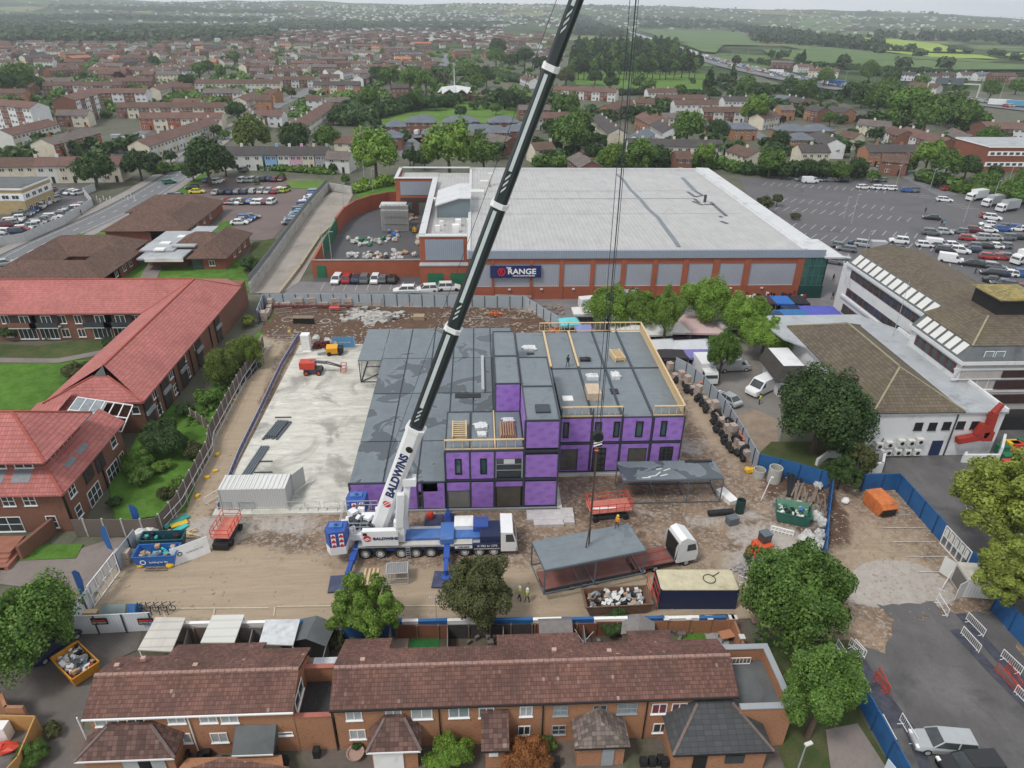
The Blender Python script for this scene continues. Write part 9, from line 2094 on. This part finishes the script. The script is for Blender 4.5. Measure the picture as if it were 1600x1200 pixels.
# distant town specks on the slopes and distant woodland
m=MB()
for _ in range(3800):
 a=R_(g.choice((g.gauss(-12,10),g.gauss(26,9),g.gauss(5,8),g.gauss(-8,8))));r_=g.choice((g.uniform(1300,2400),g.uniform(2600,4800)));
 if r_<2600 and(a>R_(2)or a<R_(-22)):continue
 x,y=r_*math.sin(a),r_*math.cos(a);z=terr(x,y);L_=g.uniform(7,15);m.k=g.choice((0,1,1,2 if r_>2600 else 1));m.cbox((x,y,z+2.5),(L_,8,5.5),g.uniform(0,3))
tag(m.obj('distant_town',[PALEW,TILE_BRN,WHITE]),'pale specks of a distant town on the hazy slopes','town',kind='stuff')
def treemass(pts_fn,n,rad,leaf,label,k=60,lf=2.2,sd=4):
 q0=crown_np(1,1.7,k,.42,sd,10,cr=.5);gg=np.random.default_rng(sd);out=[]
 for _ in range(n):
  p=pts_fn(gg)
  if p is None:continue
  s=rad*gg.uniform(.6,1.3);a=gg.uniform(0,6.28);c,s_=math.cos(a),math.sin(a);q=q0*s;q=np.stack([q[:,0]*c-q[:,1]*s_,q[:,0]*s_+q[:,1]*c,q[:,2]],1);out.append(q+np.array([p[0],p[1],p[2]+s*.6]))
 me=np_mesh('woodland',np.concatenate(out),[LEAF[leaf]]);o=bpy.data.objects.new('woodland',me);COL.objects.link(o);tag(o,label,'woodland',kind='stuff')
def lines(segs,w_,flat=False):
 W_=[(P(*a),P(*b))for a,b in segs];Ls=np.array([(b-a).length for a,b in W_]);pr=Ls/Ls.sum()
 def f(gg):
  a,b=W_[gg.choice(len(W_),p=pr)];p=a+(b-a)*gg.random();x,y=p.x+gg.normal()*w_,p.y+gg.normal()*w_*2;return(x,y,max(0,terr(x,y))if math.hypot(x,y)>900 else 0)
 return f
treemass(lines([((0,56),(400,58)),((0,48),(300,46)),((300,50),(600,45)),((0,62),(170,66)),((200,64),(420,60)),((430,40),(780,42)),((550,42),(760,48)),((0,36),(400,38)),((100,30),(450,33)),((0,40),(100,44))],22),2600,9,'far','dark treelines and woods beyond the far left estates',sd=5)
treemass(lines([((985,42),(1160,46)),((1000,47),(1150,48)),((1160,48),(1260,70)),((1180,50),(1360,78)),((1200,55),(1300,70)),((1190,66),(1340,76)),((900,56),(950,50)),((905,40),(960,60)),((1520,60),(1600,72)),((1450,58),(1600,66)),((1360,62),(1510,66))],20),1500,9,'far','dark woods between the fields beyond the motorway',sd=6)
treemass(lines([((1300,50),(1600,56)),((1200,34),(1500,44)),((1000,22),(1250,32)),((1350,78),(1510,84)),((1510,84),(1600,98)),((1210,92),(1350,100)),((1320,104),(1480,108)),((1480,108),(1600,104)),((1365,84),(1440,90)),((900,35),(1200,30)),((800,38),(900,45)),((1250,30),(1600,36)),((400,26),(900,24)),((400,20),(1000,14)),((1000,12),(1300,20)),((0,22),(500,22))],14),2400,8,'far','hedgerows and hazy woods on the far slopes',sd=7)
RDW=[P(*q)for q in((173,334),(230,304),(276,275),(296,250),(326,222),(390,192),(430,165),(475,145),(505,128),(560,115),(690,120),(700,95),(706,70))]
RDP=[a+(b-a)*k/8 for a,b in zip(RDW,RDW[1:])for k in range(8)if(b-a).length<200]
def gardens(gg):
 x,y=gg.uniform(-20,880),55+gg.random()**1.5*130;p=P(x,y)
 if(540<x<820 and 155<y<196)or any((p-q).length<13 for q in RDP):return None
 return(p.x,p.y,-1.2)
treemass(gardens,1900,3.2,'green','small trees and shrubs scattered through the estate gardens',k=70,sd=8)
treemass(lines([((1140,150),(1300,190)),((1200,170),(1400,200)),((860,205),(1050,170)),((820,245),(1140,240)),((1150,235),(1340,240)),((0,250),(200,235)),((1340,155),(1560,215)),((1100,135),(1330,160)),((700,160),(860,175)),((1180,100),(1600,125)),((540,215),(830,225))],6),520,3.6,'dark','garden shrubs and hedges between the houses behind the store',k=90,sd=9)
# ------------------------------------------------------------------ motorway traffic, gantries
cols=['white','white','white','silver','silver','grey','black','blue','red'];i=0
mv=[]
for off in(3.6,7.2,10.8,14.4,-5,-9):
 for p,t in along(MW,7.5 if off>0 else 60,off):
  if g.random()>.12:mv.append((p.y,p.x,math.atan2(t.y,t.x)))
mv.sort();m=MB()
for i,(y,x,a)in enumerate(mv):
 c=g.choice(cols)
 if i<290:car((x,y),a,g.choice(('hatchback','suv','van','estate')),c,f'tiny {c} vehicle in the motorway queue',f'{c} vehicles in the motorway queue',2,'motorway_car',.55)
 else:m.k=g.choice((0,0,1,2));m.cbox((x,y,1.4),(4.4,1.9,1.6),a)
tag(m.obj('distant_traffic',[paint('white'),paint('silver'),paint('black')]),'solid queue of vehicles in the distance on the motorway','traffic',kind='stuff')
for x,y,c,lb in((1308,134,'blue','blue lorry trailer in the motorway queue'),(1215,116,'white','white lorry in the left part of the motorway queue'),(1590,168,'lightblue','pale blue lorry at the right end of the motorway'),(1562,166,'white','white lorry behind trees at the right end of the motorway')):lorry(P(x,y),R_(-28),c,14,lb,hb=4.2,name='motorway_lorry')
for x,y,s_,lb,c in((1485,152,16,'grey motorway gantry with two sign panels at right',STEELG),(952,42,26,'green-signed gantry at the far left of the motorway',GREEN),(1035,72,22,'green-signed gantry in the middle of the motorway',plain('sign_green',(.03,.35,.22)))):
 q=P(x,y);o=empty('sign_gantry',q,-.45,lb,'gantry');m=MB()
 for k in(-s_,s_):m.bar((k,0,0),(k,0,9),.8)
 m.bar((-s_,0,9),(s_,0,9),.8);m.obj('frame',PARAP,o)
 for k in(-s_*.5,s_*.1):MB().cbox((k,-.6,10.5),(s_*.5,.3,4.2)).obj('sign_panel',c,o)
for i,(x,y,h)in enumerate(((1318,138,12),(1372,122,12),(1365,130,12),(1530,146,12),(1560,160,12),(1445,140,12),(1180,108,10),(1143,95,10),(1168,90,10))):q=P(x,y);o=MB().tube((0,0,0),(0,0,h),.12,.08,5).bar((0,0,h),(1.5,0,h+.1),.1).obj('lamp_post',GALV);o.location=q;tag(o,'tall thin lamp post beside the motorway','lamp post','motorway lamp posts')
# ------------------------------------------------------------------ parked cars: x0 y0 x1 y1 n heading(deg) place | colours
CP='''38 318 96 308 2 62 back row of the left car park;50 300 132 300 0 0 x;48 301 128 304 7 62 back row by the white house wall;75 318 84 314 2 20 small middle group in the left car park;5 358 82 312 13 18 left middle row of the left car park;20 368 130 322 16 18 row against the white mesh fence;0 376 4 362 2 0 left edge of the left car park
300 296 304 296 1 8 top left of the block-paved car park;322 284 345 286 3 70 back row of the block-paved car park;375 284 445 282 8 78 back row of the block-paved car park, right part;333 303 437 301 9 82 second row of the block-paved car park;352 318 430 318 9 82 third row of the block-paved car park;430 302 448 296 3 70 right end of the block-paved car park;268 308 285 309 2 8 left side of the block-paved car park;372 352 395 340 4 8 near corner of the block-paved car park;495 300 452 352 15 15 line along the concrete ramp wall
520 440 622 440 7 88 row in front of the yard wall;632 459 640 458 1 5 lane in front of the store, left;668 456 672 456 1 5 lane in front of the store, middle;703 453 706 453 1 5 lane in front of the store, beside the boom
1242 283 1327 284 4 0 back edge of the market car park;1349 295 1351 296 1 5 upper middle of the market car park;1370 296 1393 297 3 -12 white group in the upper market car park;1413 300 1427 300 2 -12 upper right group of the market car park;1376 284 1378 284 1 -12 beside the car park exit;1476 315 1478 316 1 -20 alone in the middle of the market car park;1455 343 1457 344 1 -25 beside the two pedestrians;1480 298 1482 299 1 5 hedge side near the lamp posts;1440 367 1600 360 7 -22 upper middle row of the market car park
1308 386 1325 394 2 -28 left end of the main car row;1335 383 1355 386 2 -25 main car row by the silver van;1405 380 1407 382 1 -25 main car row, middle;1404 392 1410 391 1 0 behind the mossy roof;1437 386 1495 386 4 -18 main car row, right part;1466 396 1530 394 3 -22 front car row by the mossy roof;1510 387 1575 388 4 -20 main car row, far right;1295 412 1330 412 3 -28 group beside the glass corner
1510 415 1560 420 4 -25 lower right rows of the market car park;1540 430 1620 432 6 -20 lower right rows, second line;1545 440 1600 455 4 -25 lower right rows, third line;1555 458 1585 460 2 -22 lower right corner of the market car park;1540 340 1555 345 2 -28 right of the pedestrians;1530 352 1600 362 3 -20 row beyond the pedestrians;1500 375 1600 374 5 -20 upper right row;1535 404 1600 406 4 -22 right rows beyond the mossy roof;1410 190 0 0 0 0 x
1395 262 1425 266 3 10 drive by the brick row;1375 262 1385 262 2 10 beside the brick row;1345 272 0 0 0 0 x'''
cset=['white','white','silver','silver','grey','black','black','navy','blue','red','white','grey','maroon'];seen={}
for ln in CP.replace('\n',';').split(';'):
 a=ln.split(' ');n=int(a[4]);pl=' '.join(a[6:])
 if pl=='x' or not n:continue
 x0,y0_,x1,y1_=map(float,a[:4]);A,B_2=P(x0,y0_),P(x1,y1_)
 for k in range(n):
  p=A+(B_2-A)*((k+.5)/n if n>1 else 0);c=g.choice(cset if 'ramp wall' not in pl else['blue','navy','grey','white','lightblue']);kd=g.choice(('hatchback','hatchback','saloon','suv','estate'))
  if pl.startswith('row in front of the yard'):c=['white','red','navy','grey','white','grey','black'][k]
  if 'white group' in pl or 'lane in front' in pl or pl.startswith('alone'):c='white'
  car((p.x+g.uniform(-.2,.2),p.y+g.uniform(-.3,.3)),R_(float(a[5])+g.uniform(-4,4)+(180 if g.random()<.4 else 0)),kd,c,f'{c} {kd}, {ordi(k)} from left, {pl}' if n>1 else f'{c} {kd}, {pl}','cars parked around the site',1,z=.03)
for x,y,a,kd,c,lb in((265,287,38,'hatchback','green','green hatchback driving on the bend of the main road'),(308,302,12,'saloon','yellow','yellow car at the left of the block-paved car park'),(8,415,28,'estate','silver','silver estate driving on the road at the left edge'),(430,186,0,'hatchback','blue','blue car on the road beyond the estate'),(422,188,50,'suv','white','nearer white car on the far road'),(461,172,50,'suv','white','farther white car on the far road'),(446,300,70,'hatchback','lime','bright yellow-green hatchback in the block-paved car park'),
  (1265,286,0,'van','white','white van with yellow stripe at the back of the market car park'),(381,268,80,'suv','grey','dark people carrier by the low hedge'),(1376,390,-8,'van','silver','silver van in the main car row'),(1463,386,-25,'van','white','white van with blue nose in the main car row'),(1484,410,-30,'van','white','white minivan just beyond the mossy roof'),(652,210,80,'van','white','white van in the slate-roofed estate road'),(185,218,0,'van','silver','silver van among the left estate houses')):car(P(x,y),R_(a),kd,c,lb,None,1,z=.05)
for i,(x,y,L_,c)in enumerate(((1524,313,7,'white'),(1549,322,7,'silver'),(1572,330,7.5,'silver'),(1596,412,6,'white'))):lorry(P(x,y),R_(200),c,L_,('leftmost','second','third','nearest')[i]+' box lorry parked at the right of the market car park','box lorries in the market car park')
for x,y,c,lb in((1445,333,(.02,.02,.02),'person in black crossing the middle of the car park'),(1470,353,(.02,.02,.03),'person in dark clothes of the pair beside a white car'),(1474,354,(.15,.35,.5),'person in light blue of the pair beside a white car'),(1301,440,(.02,.02,.02),'person in black robes walking past the glass corner'),(1300,468,(.03,.03,.03),'person in black near the round bollards'),(1523,428,(.04,.04,.06),'dark-clothed person between the lower car rows'),(128,337,(.02,.02,.02),'pedestrian in dark clothes by the white mesh fence'),(258,272,(.02,.02,.03),'pedestrian on the pavement at the road bend')):person(P(x,y),g.uniform(0,6),lb,top=c,legs=(.03,.03,.04))
q0=None
for i,(x,y,h)in enumerate(((1330,350,8),(1243,276,7),(1322,276,7),(1400,290,7),(1467,295,7),(1547,325,8),(1452,298,7),(1570,300,8),(1505,348,6),(1318,342,6),(538,333,8),(508,415,9),(570,290,8),(583,300,7),(520,418,8),(1350,400,6))):
 q=P(x,y);o=MB().tube((0,0,0),(0,0,h),.09,.06,5).bar((0,0,h),(.9,0,h+.05),.12).obj('lamp_post',GALV);o.location=q;tag(o,f'lamp post, {ordi(i)} nearest the store sign','lamp post','lamp posts around the car parks')
# mesh fences by the left road
MW2=plain('white_mesh',(.50,.51,.51),.7,.15);panels('white_mesh_fence',[(0,385),(40,378),(100,352),(146,322),(132,305),(150,298)],2.2,MW2,'white palisade fence round the left car park','fence',3,postm=None)
for i in range(10):q=P(152+i*5.2+(i>5)*12,312+(i%2)*4-(i>5)*3);o=MB().box(-.1,.1,-.1,.1,0,1.1).obj('bollard',PALEW);o.location=q;tag(o,f'white bollard, {ordi(i)} from the left at the car park entrance','bollard','white bollards')
panels('store_fence',[(400,470),(640,463),(830,470)],1.1,plain('railing_grey',(.33,.34,.34),.7,.15),'low grey railing between the store lane and rear hoarding','railing',3,postm=None,base=.7)
# ------------------------------------------------------------------ market stalls
MS=[(916,483,5,3.4,(.62,.61,.60),'white pointed canopy left of the market trees'),(890,500,3.6,3,(.14,.55,.60),'turquoise canopy beside the grey hoarding'),(914,511,3,2.6,(.22,.25,.55),'violet-blue canopy behind the timber parapet'),(1000,512,10,5,(.60,.60,.58),'long white canopy under the second market tree'),(1040,508,8,5,(.66,.62,.60),'pale canopy under the third market tree'),(1072,503,12,8,(.55,.40,.39),'broad faded pink canopy between the market trees'),(1035,535,5,4,(.50,.51,.53),'grey-white canopy beside the timber parapet corner'),(1080,536,7,4,(.52,.54,.57),'pale grey double canopy right of the parapet corner'),(1052,550,4.6,3,(.035,.03,.035),'black canopy with orange mark'),(1087,550,5.2,3,(.17,.16,.38),'indigo canopy next to the black one'),
   (1165,465,4,4,(.50,.42,.33),'beige canopy by the store wall'),(1192,466,4,4,(.05,.03,.035),'dark maroon canopy by the store wall'),(1219,466,4.4,4,(.03,.13,.42),'blue canopy by the store wall'),(1243,466,4.4,4,(.02,.02,.025),'black canopy by the glass corner'),(1237,487,6,2.6,(.04,.15,.35),'long blue canopy in the front stall row'),(1285,485,6.5,6,(.09,.10,.42),'large violet-blue canopy by the hall roof'),(1205,490,5,3,(.03,.06,.14),'navy canopy behind the rightmost market tree'),(1140,503,7,4,(.5,.5,.5),'white canopy glimpsed between market trees')]
for i,(x,y,w_,d_,c,lb)in enumerate(MS):
 q=P(x,y,2.6);o=empty('market_stall',(q.x,q.y,0),g.uniform(-.15,.15)-.15*(x>1270),lb,'market stall');r=MB();a,b=w_/2,d_/2;z=2.3;t=3.1
 k=[(-a,-b,z),(a,-b,z),(a,b,z),(-a,b,z)];R2=[(-a*.55,0,t),(a*.55,0,t)];r.poly([k[0],k[1],R2[1],R2[0]]);r.poly([k[2],k[3],R2[0],R2[1]]);r.poly([k[1],k[2],R2[1]]);r.poly([k[3],k[0],R2[0]])
 for s_ in range(4):r.poly([(*k[s_][:2],z-.35),(*k[(s_+1)%4][:2],z-.35),k[(s_+1)%4],k[s_]])
 r.obj('canopy',plain('canopy_%s'%lb.split()[0]+str(i),c,.7,.12,1),o)
 for px_,py_ in((-a,-b),(a,-b),(a,b),(-a,b)):MB().bar((px_*.96,py_*.96,0),(px_*.96,py_*.96,z),.06).obj('pole',GALV,o)
 m=MB();m.box(-a*.85,a*.85,-b*.6,b*.1,.1,.95);m.obj('counter',plain('stall_goods',(.12,.10,.12),.9,.6,1.2),o)
m=MB()
for _ in range(160):q=P(g.uniform(1150,1255),g.uniform(470,486));m.cbox((q.x,q.y,g.uniform(.4,1.8)),(.5,.3,.7),g.uniform(0,3));m.k=g.choice((0,1,2,3))
tag(m.obj('stall_merchandise',[BLACK,PALEW,NAVY,REDD]),'clothes and goods hanging round the blue and black stalls','merchandise',kind='stuff')
car(P(1240,496),R_(2),'van','navy','dark van behind the long blue canopy',None,1,z=.03);car(P(1010,540),R_(4),'estate','navy','dark car beneath the indigo stalls',None,1,z=.03)
for i in range(9):q=P(1312+i*2.2,452+i*1.5+(i%3)*3);o=MB().blob((0,0,.35),(.35,.35,.35),8,5,0).obj('round_bollard',CONC);o.location=q;tag(o,'round stone bollard between the glass corner and white offices','bollard','round stone bollards')
# ------------------------------------------------------------------ haze
hz=MB().box(-5200,9000,-60,7000,-60,175).obj('haze',[]);tag(hz,'thin pale haze over the whole landscape',kind='stuff')
hm=bpy.data.materials.new('haze_air');hm.use_nodes=True;nt=hm.node_tree;nt.nodes.remove(nt.nodes['Principled BSDF']);pv=nt.nodes.new('ShaderNodeVolumePrincipled');pv.inputs['Color'].default_value=(.87,.935,1.0,1);pv.inputs['Density'].default_value=.00017;pv.inputs['Anisotropy'].default_value=.25
nt.links.new(pv.outputs[0],nt.nodes['Material Output'].inputs['Volume']);hz.data.materials.clear();hz.data.materials.append(hm)
